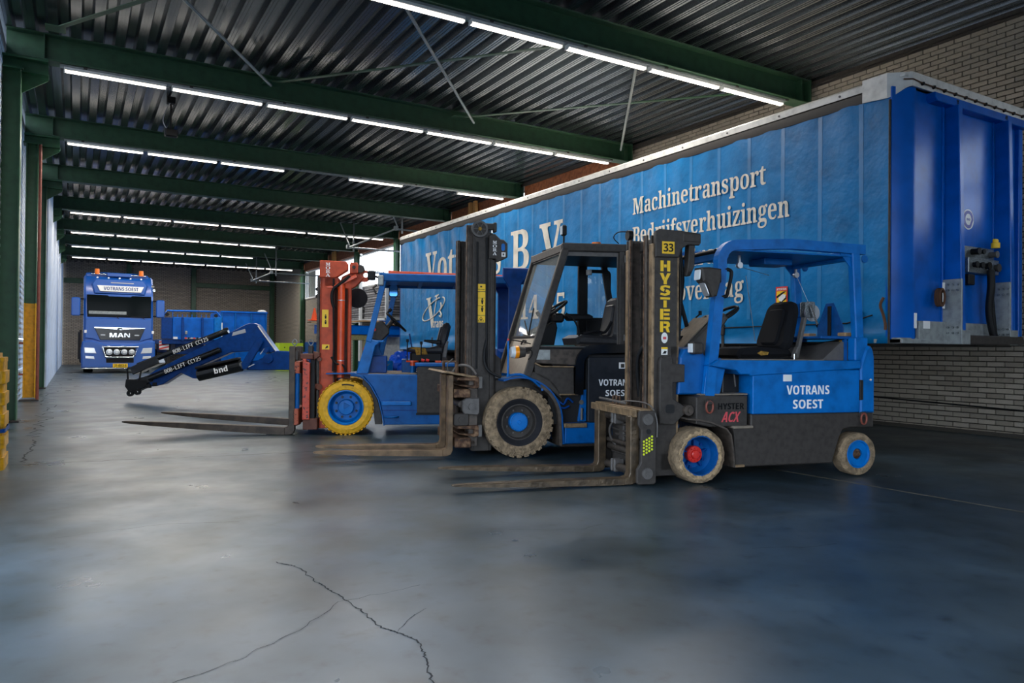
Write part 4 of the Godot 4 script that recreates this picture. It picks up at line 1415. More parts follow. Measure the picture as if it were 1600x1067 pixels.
	part(t, "harness", MB.new().tube([V(1.3, 1.24, -0.8), V(1.4, 1.18, -0.6), V(1.5, 1.19, -0.35), V(1.6, 1.22, -0.14), V(1.62, 1.1, -0.12)], 0.012, 6, 4).tube([V(1.28, 1.22, -0.84), V(1.24, 1.12, -0.8), V(1.24, 1.04, -0.78)], 0.014, 6, 3), "black")
	part(t, "connector", MB.new().box(V(1.6, 1.08, -0.13), V(0.05, 0.05, 0.03), 0.006).box(V(1.56, 1.1, -0.15), V(0.03, 0.03, 0.03), 0.006), "blue_bright")
	part(t, "brass_fitting", MB.new().box(V(1.56, 1.2, -0.18), V(0.06, 0.035, 0.04), 0.008), "foam")
	for z in [-0.68, -0.2]:
		part(t, "foam_block", MB.new().span(V(1.56, 1.25, z - 0.05), V(1.64, 1.285, z + 0.05), 0.006), "cardboard")
	var trap := MB.new()
	trap.xf = Transform3D(Basis(V(0, 0, -1), V(0, 1, 0), V(1, 0, 0)), V(1.64, 0, 0))
	trap.prism(P2([0.27, 1.25, 0.62, 1.25, 0.62, 1.34, 0.5, 1.57, 0.4, 1.57, 0.27, 1.34]), 0.0, 0.012, 0.002)
	var tp := part(t, "upright_plate", trap, "blue_old")
	part(tp, "black_strip", MB.new().span(V(1.625, 1.26, -0.46), V(1.64, 1.54, -0.42), 0.002), "black")
	# hand winch on the far rear post
	var wn := Node3D.new()
	put(wn, "hand_winch", t)
	wn.position = V(1.64, 1.5, -0.74)
	part(wn, "side_plate", MB.new().prism(rrect(-0.06, -0.06, 0.05, 0.1, 0.02, 3), 0.02, 0.03, 0.002).prism(rrect(-0.06, -0.06, 0.05, 0.1, 0.02, 3), -0.06, -0.05, 0.002), "galvanised")
	part(wn, "gear_wheel", MB.new().cyl(V(0.03, -0.01, 0.0), V(0.03, -0.01, 0.015), 0.085, -1, 24).cyl(V(0.03, -0.01, -0.045), V(0.03, -0.01, 0.0), 0.045, -1, 16), "silver")
	part(wn, "crank", MB.new().bar(V(-0.02, 0.06, 0.05), V(0.05, -0.14, 0.07), 0.025, 0.008, 0.002, V(0, 0, 1)), "chrome")
	part(wn, "crank_grip", MB.new().cyl(V(0.05, -0.14, 0.07), V(0.05, -0.14, 0.16), 0.022, -1, 12), "black")
	part(wn, "mount", MB.new().span(V(-0.12, -0.05, -0.1), V(-0.02, 0.08, -0.06), 0.006), "blue")
	# lamps and handle
	var wl := Node3D.new()
	put(wl, "work_lamp", t)
	wl.position = V(0.02, 1.56, 0.02)
	part(wl, "housing", MB.new().prism(P2([-0.06, 0.12, -0.08, 0.23, 0.0, 0.235, 0.11, 0.225, 0.11, 0.15, 0.07, 0.0, 0.03, -0.01, -0.02, 0.09]), -0.06, 0.07, 0.014), "charcoal")
	var ln := MB.new()
	ln.xf = Transform3D(Basis(V(0, 0, 1), V(0.1, 1, 0), V(-1, 0, 0)), V(-0.076, 0.17, 0.005))
	ln.prism(rrect(-0.045, -0.04, 0.045, 0.045, 0.012, 3), 0.0, 0.01, 0.003)
	part(wl, "lens", ln, "lens")
	var ln2 := MB.new()
	ln2.xf = Transform3D(Basis(V(0, 0, 1), V(-0.45, 1, 0), V(-1, 0, 0)), V(-0.012, 0.06, 0.005))
	ln2.prism(rrect(-0.045, -0.06, 0.045, 0.05, 0.02, 3), 0.0, 0.01, 0.003)
	part(wl, "lens", ln2, "silver")
	part(wl, "bracket", MB.new().span(V(0.1, 0.12, -0.06), V(0.17, 0.2, -0.03), 0.006), "black")
	var sl := part(t, "side_lamp", MB.new().box(V(-0.02, 1.13, -0.06), V(0.1, 0.1, 0.09), 0.014), "charcoal")
	part(sl, "lens", MB.new().box(V(-0.072, 1.13, -0.06), V(0.01, 0.075, 0.07), 0.004), "lens")
	part(t, "grab_handle", MB.new().tube([V(0.22, 1.8, -0.05), V(0.29, 1.79, -0.04), V(0.3, 1.74, -0.04), V(0.265, 1.6, -0.04), V(0.25, 1.57, -0.04), V(0.19, 1.57, -0.05)], 0.016, 8, 4), "black")
	part(t, "support_strut", MB.new().bar(V(0.115, 1.66, -0.62), V(0.25, 1.22, -0.62), 0.035, 0.03, 0.005, V(1, 0, 0)).bar(V(0.09, 1.62, -0.7), V(0.16, 1.2, -0.7), 0.035, 0.03, 0.005, V(1, 0, 0)), "black")
	part(t, "valve_block", MB.new().span(V(0.05, 1.14, -0.75), V(0.3, 1.24, -0.5), 0.01), "black")
	mast_electric(t)


func mast_electric(t: Node3D) -> void:
	var ms := Node3D.new()
	put(ms, "mast", t)
	for far in [false, true]:
		var z := -0.14 if not far else -0.66
		var s := -1.0 if not far else 1.0
		var mb := MB.new()
		mb.span(V(-0.37, 0.06, z - 0.02), V(-0.14, 2.09, z), 0.003)
		part(ms, "outer_rail", mb, "charcoal")
		mb = MB.new()
		mb.span(V(-0.385, 0.06, minf(z, z + s * 0.07)), V(-0.362, 2.0, maxf(z, z + s * 0.07)), 0.004)
		mb.span(V(-0.16, 0.06, minf(z, z + s * 0.07)), V(-0.135, 2.0, maxf(z, z + s * 0.07)), 0.004)
		part(ms, "outer_flange", mb, "worn_steel")
		var zi := z + s * 0.085
		mb = MB.new()
		mb.span(V(-0.36, 0.1, zi - 0.01), V(-0.2, 2.08, zi + 0.01), 0.003)
		mb.span(V(-0.4, 0.1, minf(zi, zi + s * 0.05)), V(-0.38, 2.08, maxf(zi, zi + s * 0.05)), 0.003)
		part(ms, "inner_rail", mb, "charcoal_brown")
		part(ms, "wear_edge", MB.new().span(V(-0.404, 0.1, minf(zi + s * 0.035, zi + s * 0.05)), V(-0.396, 2.08, maxf(zi + s * 0.035, zi + s * 0.05)), 0.002), "rusty")
		part(ms, "lift_chain", MB.new().span(V(-0.33, 0.5, z + s * 0.17), V(-0.3, 1.95, z + s * 0.2), 0.0), "dark_steel")
	part(ms, "lift_cylinder", MB.new().cyl(V(-0.26, 0.15, -0.4), V(-0.26, 1.3, -0.4), 0.045, -1, 16).cyl(V(-0.26, 1.3, -0.4), V(-0.26, 1.95, -0.4), 0.028, -1, 12), "charcoal_brown")
	part(ms, "crossbar", MB.new().span(V(-0.3, 1.98, -0.66), V(-0.1, 2.07, -0.14), 0.008).span(V(-0.3, 0.1, -0.66), V(-0.14, 0.25, -0.14), 0.008).span(V(-0.22, 1.05, -0.66), V(-0.14, 1.15, -0.14), 0.008), "charcoal")
	var head := part(ms, "mast_head", MB.new().prism(P2([-0.37, 1.885, -0.37, 2.1, -0.33, 2.12, -0.13, 2.115, 0.04, 2.1, 0.055, 2.08, 0.055, 2.02, 0.04, 2.0, -0.07, 2.0, -0.13, 1.96, -0.15, 1.89]), -0.115, -0.15, 0.006).span(V(-0.12, 2.02, -0.68), V(0.055, 2.1, -0.11), 0.01), "charcoal")
	part(head, "hose_guard", MB.new().prism(P2([-0.04, 2.01, 0.015, 2.01, 0.01, 1.82, -0.03, 1.74, -0.07, 1.74, -0.05, 1.82]), -0.14, -0.22, 0.006), "charcoal")
	var plate := part(ms, "number_plate", MB.new().span(V(-0.312, 1.915, -0.114), V(-0.198, 2.017, -0.111), 0.0), "yellow")
	text(plate, "number", "33", "Droid Sans", 0.09, 0.07, TX(-0.255, 1.966, -0.11), "black")
	# stencilled letters down the rail
	var lm := MB.new()
	lm.xf = TX(-0.268, 0, -0.139)
	var yy := [1.815, 1.71, 1.61, 1.512, 1.41, 1.305]
	var bars := {0: [[-0.045, -0.045, -0.017, 0.045], [0.017, -0.045, 0.045, 0.045], [-0.012, -0.012, 0.012, 0.012]], 3: [[-0.045, 0.022, 0.045, 0.04], [-0.014, -0.045, 0.014, 0.014]], 4: [[-0.045, -0.045, -0.017, 0.045], [-0.012, 0.025, 0.045, 0.045], [-0.012, -0.01, 0.04, 0.01], [-0.012, -0.045, 0.045, -0.025]], 5: [[-0.045, -0.045, -0.017, 0.045]]}
	for i in bars:
		for q in bars[i]:
			lm.span(V(q[0], yy[i] + q[1], 0.0), V(q[2], yy[i] + q[3], 0.003), 0.0)
	lm.prism(P2([-0.05, 1.755, -0.02, 1.755, -0.003, 1.715, -0.018, 1.69]), 0, 0.003, 0.0).prism(P2([0.05, 1.755, 0.02, 1.755, -0.014, 1.688, -0.014, 1.662, 0.014, 1.662, 0.014, 1.69]), 0, 0.003, 0.0)
	lm.prism(P2([0.045, 1.648, 0.0, 1.655, -0.04, 1.645, -0.047, 1.62, -0.03, 1.605, -0.012, 1.6, -0.005, 1.618, -0.02, 1.63, 0.0, 1.637, 0.042, 1.63]), 0, 0.003, 0.0).prism(P2([-0.045, 1.572, 0.0, 1.565, 0.04, 1.575, 0.047, 1.6, 0.03, 1.615, 0.008, 1.618, 0.002, 1.602, 0.02, 1.594, 0.0, 1.583, -0.042, 1.59]), 0, 0.003, 0.0)
	lm.prism(P2([-0.012, 1.35, 0.03, 1.35, 0.045, 1.335, 0.045, 1.31, 0.03, 1.3, 0.046, 1.26, 0.02, 1.26, 0.006, 1.295, -0.012, 1.295, -0.012, 1.31, 0.015, 1.312, 0.018, 1.33, -0.012, 1.332]), 0, 0.003, 0.0)
	part(ms, "lettering", lm, "yellow", "yellow stencilled letters HYSTER")
	var ov := []
	for q in circ(-0.271, 1.213, 1.0, 20):
		ov.append(Vector2(-0.271 + (q.x + 0.271) * 0.03, 1.213 + (q.y - 1.213) * 0.045))
	var oval := part(ms, "oval_sticker", MB.new().prism(ov, -0.139, -0.137, 0.0), "white")
	part(oval, "print", MB.new().span(V(-0.285, 1.2, -0.137), V(-0.255, 1.222, -0.136), 0.0), "red_letter")
	var sq := part(ms, "warning_sticker", MB.new().span(V(-0.3, 1.07, -0.139), V(-0.242, 1.135, -0.137), 0.0), "white")
	part(sq, "print", MB.new().span(V(-0.3, 1.118, -0.138), V(-0.242, 1.135, -0.136), 0.0), "yellow")
	part(sq, "print", MB.new().prism(P2([-0.29, 1.08, -0.27, 1.105, -0.25, 1.1, -0.26, 1.08]), -0.137, -0.1355, 0.0), "black")
	# foot plate of the mast and the tilt cylinder
	part(ms, "mast_bracket", MB.new().prism(P2([-0.335, 0.5, -0.335, 1.02, -0.32, 1.05, -0.235, 1.065, -0.22, 1.05, -0.22, 1.0, -0.105, 0.99, -0.105, 0.845, -0.215, 0.84, -0.21, 0.705, -0.1, 0.64, -0.1, 0.58, -0.2, 0.49]), -0.09, -0.135, 0.006), "charcoal")
	part(ms, "bracket_hole", MB.new().prism(rrect(-0.282, 0.585, -0.2, 0.66, 0.02, 3), -0.092, -0.087, 0.0), "interior_dark")
	part(ms, "tilt_cylinder", MB.new().cyl(V(-0.08, 0.61, -0.11), V(0.1, 0.6, -0.2), 0.032, -1, 14).cyl(V(-0.08, 0.61, -0.16), V(-0.08, 0.61, -0.06), 0.045, -1, 16).cyl(V(-0.07, 0.61, -0.06), V(-0.07, 0.61, -0.045), 0.026, -1, 8), "charcoal_brown")
	part(ms, "hose", MB.new().tube([V(-0.32, 0.7, -0.5), V(-0.36, 1.0, -0.46), V(-0.34, 1.13, -0.4), V(-0.3, 1.16, -0.36), V(-0.33, 1.05, -0.33), V(-0.36, 0.7, -0.34)], 0.018, 8, 5).tube([V(-0.12, 1.9, -0.17), V(-0.11, 1.6, -0.16), V(-0.12, 1.2, -0.17)], 0.014, 6, 3).tube([V(-0.1, 1.95, -0.2), V(-0.085, 1.7, -0.18), V(-0.1, 1.45, -0.2)], 0.02, 8, 3), "black")
	# carriage with side shift
	var ca := Node3D.new()
	put(ca, "carriage", t)
	var sp := P2([-0.555, 0.5, -0.555, 0.595, -0.54, 0.615, -0.41, 0.615, -0.395, 0.6, -0.395, 0.03, -0.41, 0.015, -0.55, 0.015, -0.565, 0.03, -0.565, 0.14, -0.54, 0.175, -0.53, 0.2, -0.53, 0.46])
	part(ca, "side_plate", MB.new().prism(sp, -0.03, -0.065, 0.006), "charcoal")
	part(ca, "side_plate", MB.new().prism(sp, -0.9, -0.93, 0.006), "charcoal")
	for y in [0.545, 0.105]:
		part(ca, "pin", MB.new().cyl(V(-0.478, y, -0.05), V(-0.478, y, -0.015), 0.05, 0.046, 20).cyl(V(-0.478, y, -0.02), V(-0.478, y, -0.01), 0.022, -1, 8), "charcoal_light")
		part(ca, "guide_shaft", MB.new().cyl(V(-0.5, y - 0.02, -0.9), V(-0.5, y - 0.02, -0.06), 0.035, -1, 14), "dark_steel")
	part(ca, "plate_hole", MB.new().cyl(V(-0.466, 0.445, -0.03), V(-0.466, 0.445, -0.027), 0.022, -1, 14), "interior_dark")
	var dots := MB.new()
	for r in 5:
		for c in 4:
			dots.cyl(V(-0.508 + c * 0.024, 0.262 + r * 0.026 + c * 0.013, -0.03), V(-0.508 + c * 0.024, 0.262 + r * 0.026 + c * 0.013, -0.028), 0.0095, -1, 8)
	part(ca, "dot_sticker", dots, "lime_dot")
	part(ca, "top_bar", MB.new().bar(V(-0.49, 0.612, -0.97), V(-0.49, 0.612, -0.04), 0.1, 0.03, 0.005).span(V(-0.58, 0.56, -0.97), V(-0.56, 0.62, -0.05), 0.004), "worn_steel")
	part(ca, "middle_shaft", MB.new().cyl(V(-0.49, 0.3, -0.9), V(-0.49, 0.3, -0.06), 0.02, -1, 10).cyl(V(-0.47, 0.24, -0.8), V(-0.47, 0.24, -0.3), 0.032, -1, 12), "dark_steel")
	var mech := MB.new()
	for q in [[0.46, -0.55], [0.4, -0.5], [0.36, -0.42], [0.2, -0.5]]:
		mech.cyl(V(-0.46, q[0], q[1] - 0.25), V(-0.46, q[0], q[1] + 0.2), 0.011, -1, 8)
	mech.span(V(-0.47, 0.25, -0.6), V(-0.4, 0.45, -0.5), 0.01).span(V(-0.47, 0.3, -0.45), V(-0.42, 0.42, -0.35), 0.01)
	mech.tube([V(-0.45, 0.5, -0.7), V(-0.5, 0.4, -0.72), V(-0.5, 0.3, -0.66), V(-0.44, 0.22, -0.6)], 0.014, 6, 4)
	part(ca, "valve_rods", mech, "charcoal")
	part(ca, "back_plate", MB.new().span(V(-0.42, 0.05, -0.85), V(-0.395, 0.58, -0.1), 0.004), "charcoal")
	for z in [-0.36, -0.3]:
		part(ca, "shaft_clamp", MB.new().span(V(-0.545, 0.46, z - 0.25), V(-0.45, 0.58, z - 0.215), 0.01).span(V(-0.545, 0.04, z - 0.25), V(-0.45, 0.15, z - 0.215), 0.01), "charcoal_light")
	part(ca, "link_rod", MB.new().tube([V(-0.5, 0.66, -0.95), V(-0.5, 0.655, -0.6), V(-0.5, 0.65, -0.4)], 0.012, 6).tube([V(-0.5, 0.64, -0.62), V(-0.47, 0.67, -0.4), V(-0.43, 0.66, -0.1), V(-0.4, 0.55, -0.02), V(-0.4, 0.4, -0.01)], 0.006, 6, 4), "charcoal_light")
	for z in [-0.65, -0.58]:
		part(ca, "link_loop", MB.new().tube([V(-0.5, 0.62, z), V(-0.5, 0.7, z), V(-0.47, 0.7, z), V(-0.47, 0.62, z)], 0.01, 6), "rusty")
	fork(t, -0.592, 0.077, -2.07, 0.57, -0.1, -0.2, 0.006, "fork_steel", 0.02, 0.056)
	fork(t, -0.592, 0.077, -2.05, 0.57, -0.76, -0.86, 0.006, "fork_steel", 0.05, 0.056)


func pane(parent: Node, called: String, p: Array, m: String) -> void:
	# flat sheet through three or four points
	var mb := MB.new()
	var nn: Vector3 = (p[1] - p[0]).cross(p[2] - p[0]).normalized()
	for i in range(1, p.size() - 1):
		mb.flat(p[0], p[i], p[i + 1], nn)
	part(parent, called, mb, m)


func forklift_cab() -> void:
	var t := thing("forklift", "dark grey forklift with glass cab and black side panel, middle of three", "forklift", V(3.9, 0, -6.38), -16 * DEG)
	var zf := -1.2
	for far in [false, true]:
		var zo := 0.0 if not far else zf
		var w := tyre(t, -0.02, 0.363, zo, far, [Vector2(0.19, 0.0), Vector2(0.32, 0.0), Vector2(0.352, 0.02), Vector2(0.355, 0.2), Vector2(0.34, 0.235), Vector2(0.3, 0.246), Vector2(0.255, 0.244), Vector2(0.24, 0.236)], "tyre_tan", 28, V(0.03, 0.05, 0.1), "front_wheel", 56)
		part(w, "inner_wall", MB.new().lathe([Vector2(0.242, 0.237), Vector2(0.225, 0.232), Vector2(0.182, 0.205), Vector2(0.178, 0.15)], 44), "rubber", "black inner side wall")
		part(w, "rim", MB.new().lathe([Vector2(0.184, 0.2), Vector2(0.184, 0.212), Vector2(0.172, 0.212), Vector2(0.165, 0.14), Vector2(0.09, 0.13), Vector2(0.0, 0.13)], 40), "charcoal")
		part(w, "wheel_nut", bolts(MB.new(), 0, 0, 0.13, 0.122, 8, 0.012, 0.024), "charcoal_light")
		var h := part(w, "hub", MB.new().lathe([Vector2(0.096, 0.12), Vector2(0.096, 0.206), Vector2(0.088, 0.214), Vector2(0.02, 0.216), Vector2(0.016, 0.226), Vector2(0.0, 0.226)], 32), "blue_bright", "blue hub")
		part(h, "hub_bolt", bolts(MB.new(), 0, 0, 0.21, 0.083, 20, 0.006, 0.008), "blue")
		var r := tyre(t, 1.75, 0.27, zo - (0.06 if not far else -0.06), far, [Vector2(0.14, 0.0), Vector2(0.24, 0.0), Vector2(0.266, 0.02), Vector2(0.27, 0.16), Vector2(0.25, 0.19), Vector2(0.16, 0.19), Vector2(0.14, 0.1), Vector2(0.0, 0.1)], "tyre_tan", 24, V(0.025, 0.045, 0.07), "rear_wheel", 44)
		part(r, "hub", MB.new().cyl(V(0, 0, 0.1), V(0, 0, 0.16), 0.07, -1, 20), "blue")
	part(t, "axle", MB.new().cyl(V(-0.02, 0.363, -0.2), V(-0.02, 0.363, -1.0), 0.09, -1, 12).cyl(V(1.75, 0.27, -0.2), V(1.75, 0.27, -1.0), 0.06, -1, 12), "charcoal")
	# chassis
	part(t, "chassis", MB.new().prism(P2([0.46, 0.13, 1.45, 0.135, 1.47, 0.36, 0.47, 0.345]), -0.01, zf + 0.01, 0.012), "blue")
	part(t, "belly", MB.new().span(V(0.45, 0.09, -1.1), V(1.5, 0.135, -0.1), 0.01).span(V(-0.3, 0.3, -0.95), V(0.6, 0.8, -0.26), 0.02), "charcoal")
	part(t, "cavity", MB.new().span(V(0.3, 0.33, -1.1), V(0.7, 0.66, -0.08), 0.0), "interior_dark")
	part(t, "frame_plate", MB.new().prism(P2([0.61, 0.36, 0.7, 0.36, 0.7, 0.69, 0.66, 0.69]), -0.02, -0.06, 0.004), "blue")
	part(t, "hook_plate", MB.new().cyl(V(0.64, 0.56, -0.015), V(0.64, 0.56, -0.01), 0.025, -1, 14).cyl(V(0.645, 0.5, -0.01), V(0.645, 0.38, -0.01), 0.014, -1, 8), "charcoal_light")
	part(t, "hose", MB.new().tube([V(0.38, 0.6, -0.05), V(0.45, 0.54, -0.03), V(0.5, 0.6, -0.04), V(0.56, 0.56, -0.05)], 0.012, 6, 4).tube([V(0.4, 0.52, -0.05), V(0.46, 0.5, -0.03), V(0.52, 0.52, -0.05)], 0.01, 6, 4), "blue_deep")
	part(t, "low_step", MB.new().span(V(0.455, 0.3, -0.3), V(0.7, 0.345, 0.01), 0.006), "worn_steel")
	# mudguard: blue arch, brown flap
	var fpath := []
	for q in arc(-0.02, 0.363, 0.455, 112, 8, 14):
		fpath.append(V(q.x, q.y, -0.14))
	fpath.append(V(0.45, 0.13, -0.14))
	part(t, "mudguard", square_path(MB.new(), fpath, 0.26, 0.016), "blue_old")
	var flap := []
	for q in arc(-0.02, 0.363, 0.43, 60, 2, 8):
		flap.append(V(q.x, q.y, -0.13))
	flap.append(V(0.42, 0.12, -0.13))
	part(t, "mud_flap", square_path(MB.new(), flap, 0.24, 0.03), "charcoal_brown")
	part(t, "fender_hump", MB.new().prism([Vector2(0.05, 0.83)] + arc(0.08, 0.52, 0.36, 88, 12, 10) + [Vector2(0.42, 0.6), Vector2(0.3, 0.7), Vector2(0.15, 0.79)], -0.01, -0.24, 0.008), "charcoal")
	part(t, "cable_run", MB.new().tube([V(-0.15, 0.83, -0.06), V(-0.02, 0.85, -0.02), V(0.1, 0.8, -0.02), V(0.2, 0.76, -0.03), V(0.22, 0.68, -0.02)], 0.014, 6, 4).tube([V(-0.1, 0.84, -0.1), V(0.05, 0.83, -0.03), V(0.2, 0.72, -0.02)], 0.012, 6, 4), "blue")
	# step box, side panel, arch
	part(t, "step_box", MB.new().prism(P2([0.13, 0.96, 0.2, 0.925, 0.555, 0.922, 0.562, 0.645, 0.4, 0.645, 0.28, 0.78, 0.14, 0.85]), -0.01, -0.5, 0.006), "charcoal")
	part(t, "step_edge", MB.new().bar(V(0.13, 0.965, 0.0), V(0.2, 0.932, 0.0), 0.03, 0.014, 0.002).bar(V(0.2, 0.932, 0.0), V(0.55, 0.928, 0.0), 0.03, 0.014, 0.002), "worn_steel")
	part(t, "step_lip", MB.new().span(V(0.4, 0.635, -0.3), V(0.6, 0.65, 0.004), 0.003), "worn_steel")
	var panel := rrect(0.71, 0.35, 1.62, 1.03, 0.025, 3)
	var sp := part(t, "side_panel", MB.new().prism(panel, 0.0, -0.05, 0.008), "charcoal_blue", "black side panel")
	text(sp, "lettering", "VOTRANS", "Droid Sans", 0.37, 0.066, TX(1.01, 0.765, 0.001), "lettering_white")
	text(sp, "lettering", "SOEST", "Droid Sans", 0.265, 0.066, TX(1.035, 0.655, 0.001), "lettering_white")
	part(sp, "label_plate", MB.new().span(V(1.05, 0.91, 0.0), V(1.13, 0.975, 0.004), 0.001), "white")
	part(sp, "label_print", MB.new().span(V(1.07, 0.92, 0.0035), V(1.11, 0.96, 0.0045), 0.0), "charcoal")
	part(sp, "bolt_hole", MB.new().cyl(V(0.79, 0.99, -0.001), V(0.79, 0.99, 0.003), 0.012, -1, 10), "interior_dark")
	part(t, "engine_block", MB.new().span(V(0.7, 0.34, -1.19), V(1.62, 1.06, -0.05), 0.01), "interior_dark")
	var ap := [V(0.61, 0.64, -0.13), V(0.615, 0.88, -0.13)]
	for q in arc(0.775, 0.95, 0.16, 180, 95, 8):
		ap.append(V(q.x, q.y, -0.13))
	ap.append(V(1.2, 1.125, -0.13))
	ap.append(V(1.7, 1.125, -0.13))
	part(t, "hood_arch", square_path(MB.new(), ap, 0.27, 0.09), "black_gloss")
	part(t, "hood", MB.new().span(V(0.75, 1.06, -1.18), V(1.7, 1.15, -0.26), 0.02), "black")
	part(t, "counterweight", MB.new().prism(P2([1.55, 0.5, 1.62, 0.3, 2.25, 0.32, 2.36, 0.45, 2.37, 0.95, 2.3, 1.1, 1.7, 1.14, 1.6, 1.1]), -0.04, zf + 0.04, 0.04), "charcoal")
	# deck under the seat with its data plate
	part(t, "deck_side", MB.new().prism(P2([0.13, 0.965, 0.62, 0.94, 0.68, 1.02, 0.85, 1.1, 1.1, 1.12, 0.13, 1.11]), -0.03, -0.6, 0.006), "charcoal_brown")
	part(t, "data_plate", MB.new().span(V(0.145, 1.0, -0.03), V(0.3, 1.1, -0.024), 0.001), "aluminium")
	part(t, "deck", MB.new().span(V(0.1, 1.1, -1.15), V(1.75, 1.13, -0.03), 0.006), "black")
	# cab frame
	var cab := Node3D.new()
	put(cab, "cab", t)
	for far in [false, true]:
		var z := -0.035 if not far else -1.165
		part(cab, "front_pillar", MB.new().bar(V(0.06, 0.83, z), V(0.462, 2.16, z), 0.06, 0.075, 0.008, V(1, 0, 0)), "charcoal")
		part(cab, "roof_rail", MB.new().bar(V(0.42, 2.165, z), V(1.78, 2.19, z), 0.06, 0.085, 0.01), "charcoal")
		part(cab, "rear_pillar", MB.new().bar(V(1.74, 1.1, z), V(1.7, 2.16, z), 0.06, 0.07, 0.008, V(1, 0, 0)), "charcoal")
		part(cab, "door_pillar", MB.new().bar(V(1.09, 1.1, z), V(1.085, 2.15, z), 0.05, 0.06, 0.006, V(1, 0, 0)), "charcoal")
	part(cab, "door_frame", MB.new().ring(rrect(1.13, 1.15, 1.65, 2.12, 0.05, 3), rrect(1.165, 1.19, 1.61, 2.08, 0.04, 3), -0.02, -0.05), "charcoal")
	part(cab, "inner_trim", MB.new().ring(P2([0.15, 1.12, 1.07, 1.12, 1.06, 2.14, 0.45, 2.13]), P2([0.2, 1.14, 1.05, 1.14, 1.04, 2.09, 0.49, 2.08]), -0.05, -0.06), "charcoal_light")
	part(cab, "hinge", MB.new().span(V(1.1, 2.02, -0.01), V(1.13, 2.1, 0.01), 0.004).span(V(1.1, 1.2, -0.01), V(1.13, 1.27, 0.01), 0.004), "charcoal_light")
	part(cab, "roof", MB.new().prism(P2([0.42, 2.1, 0.45, 2.19, 0.5, 2.21, 1.75, 2.235, 1.8, 2.15, 1.78, 2.1]), -0.06, -1.14, 0.015), "black")
	part(cab, "front_header", MB.new().bar(V(0.45, 2.155, -0.03), V(0.45, 2.155, -1.17), 0.07, 0.09, 0.01), "charcoal")
	part(cab, "front_sill", MB.new().bar(V(0.19, 1.235, -0.05), V(0.19, 1.235, -1.15), 0.03, 0.03, 0.004), "charcoal")
	pane(cab, "windscreen", [V(0.2, 1.25, -0.07), V(0.44, 2.11, -0.07), V(0.44, 2.11, -1.13), V(0.2, 1.25, -1.13)], "glass_dirty")
	part(cab, "front_plate", MB.new().prism(P2([0.06, 0.83, 0.07, 0.83, 0.205, 1.25, 0.19, 1.25]), -0.07, -1.13, 0.002), "worn_tan", "tan worn metal plate under the windscreen")
	var wp := MB.new().tube([V(0.19, 1.2, -0.45), V(0.2, 1.3, -0.46), V(0.26, 1.55, -0.5)], 0.008, 6).tube([V(0.19, 1.2, -0.42), V(0.22, 1.42, -0.72)], 0.008, 6).tube([V(0.18, 1.19, -0.46), V(0.15, 1.2, -0.52), V(0.15, 1.16, -0.6)], 0.01, 6)
	part(cab, "wiper", wp, "black")
	part(cab, "roof_wiper", MB.new().bar(V(0.46, 2.22, -0.85), V(0.6, 2.26, -0.75), 0.025, 0.02, 0.003), "black")
	# far side with its rear window
	part(cab, "far_panel", MB.new().span(V(1.0, 1.13, -1.19), V(1.74, 1.46, -1.15), 0.006), "black")
	part(cab, "far_pillar", MB.new().bar(V(1.05, 1.12, -1.15), V(1.05, 2.14, -1.15), 0.05, 0.1, 0.006, V(1, 0, 0)).bar(V(1.45, 1.44, -1.15), V(1.33, 2.12, -1.15), 0.05, 0.07, 0.006, V(1, 0, 0)), "black")
	part(cab, "far_window_frame", MB.new().ring(rrect(1.09, 1.46, 1.42, 2.07, 0.06, 4), rrect(1.12, 1.49, 1.38, 2.03, 0.05, 4), -1.14, -1.17), "black")
	pane(cab, "far_window", [V(1.11, 1.48, -1.16), V(1.4, 1.48, -1.16), V(1.4, 2.05, -1.16), V(1.11, 2.05, -1.16)], "glass_dirty")
	pane(cab, "rear_window", [V(1.72, 1.2, -0.1), V(1.7, 2.1, -0.1), V(1.7, 2.1, -1.1), V(1.72, 1.2, -1.1)], "glass")
	part(cab, "cab_lamp", MB.new().cyl(V(1.12, 2.0, -1.1), V(1.12, 2.06, -1.1), 0.035, -1, 12), "white_tarp")
	# inside
	part(t, "dash_column", MB.new().prism(P2([0.2, 1.12, 0.24, 1.28, 0.5, 1.42, 0.52, 1.34, 0.48, 1.12]), -0.45, -0.85, 0.015), "black")
	steering(t, Transform3D(Basis(Vector3.BACK, 0.6), V(0.5, 1.54, -0.55)), 0.17)
	part(t, "display", MB.new().box(V(0.53, 1.45, -0.5), V(0.12, 0.1, 0.14), 0.02), "black")
	part(t, "column_boot", MB.new().tube([V(0.42, 1.38, -0.6), V(0.48, 1.48, -0.57), V(0.5, 1.54, -0.55)], 0.035, 8, 3), "black")
	part(t, "lever_cable", MB.new().tube([V(0.6, 1.5, -0.42), V(0.68, 1.44, -0.4), V(0.74, 1.33, -0.4), V(0.76, 1.2, -0.42)], 0.012, 6, 4), "black")
	part(t, "armrest", MB.new().prism(P2([0.6, 1.47, 0.63, 1.5, 0.9, 1.5, 0.95, 1.475, 0.93, 1.43, 0.66, 1.42]), -0.48, -0.58, 0.02), "black")
	part(t, "seat_cushion", MB.new().prism(P2([0.72, 1.16, 0.7, 1.23, 0.78, 1.27, 1.1, 1.25, 1.22, 1.24, 1.24, 1.15]), -0.35, -0.87, 0.03), "seat_vinyl")
	part(t, "seat_base", MB.new().span(V(0.72, 1.12, -0.85), V(1.2, 1.17, -0.37), 0.02), "charcoal_brown")
	seat_back(t, RZ(1.18, 1.2, -0.6, -0.16), 0.5, 0.5, 0.14, "seat_vinyl")
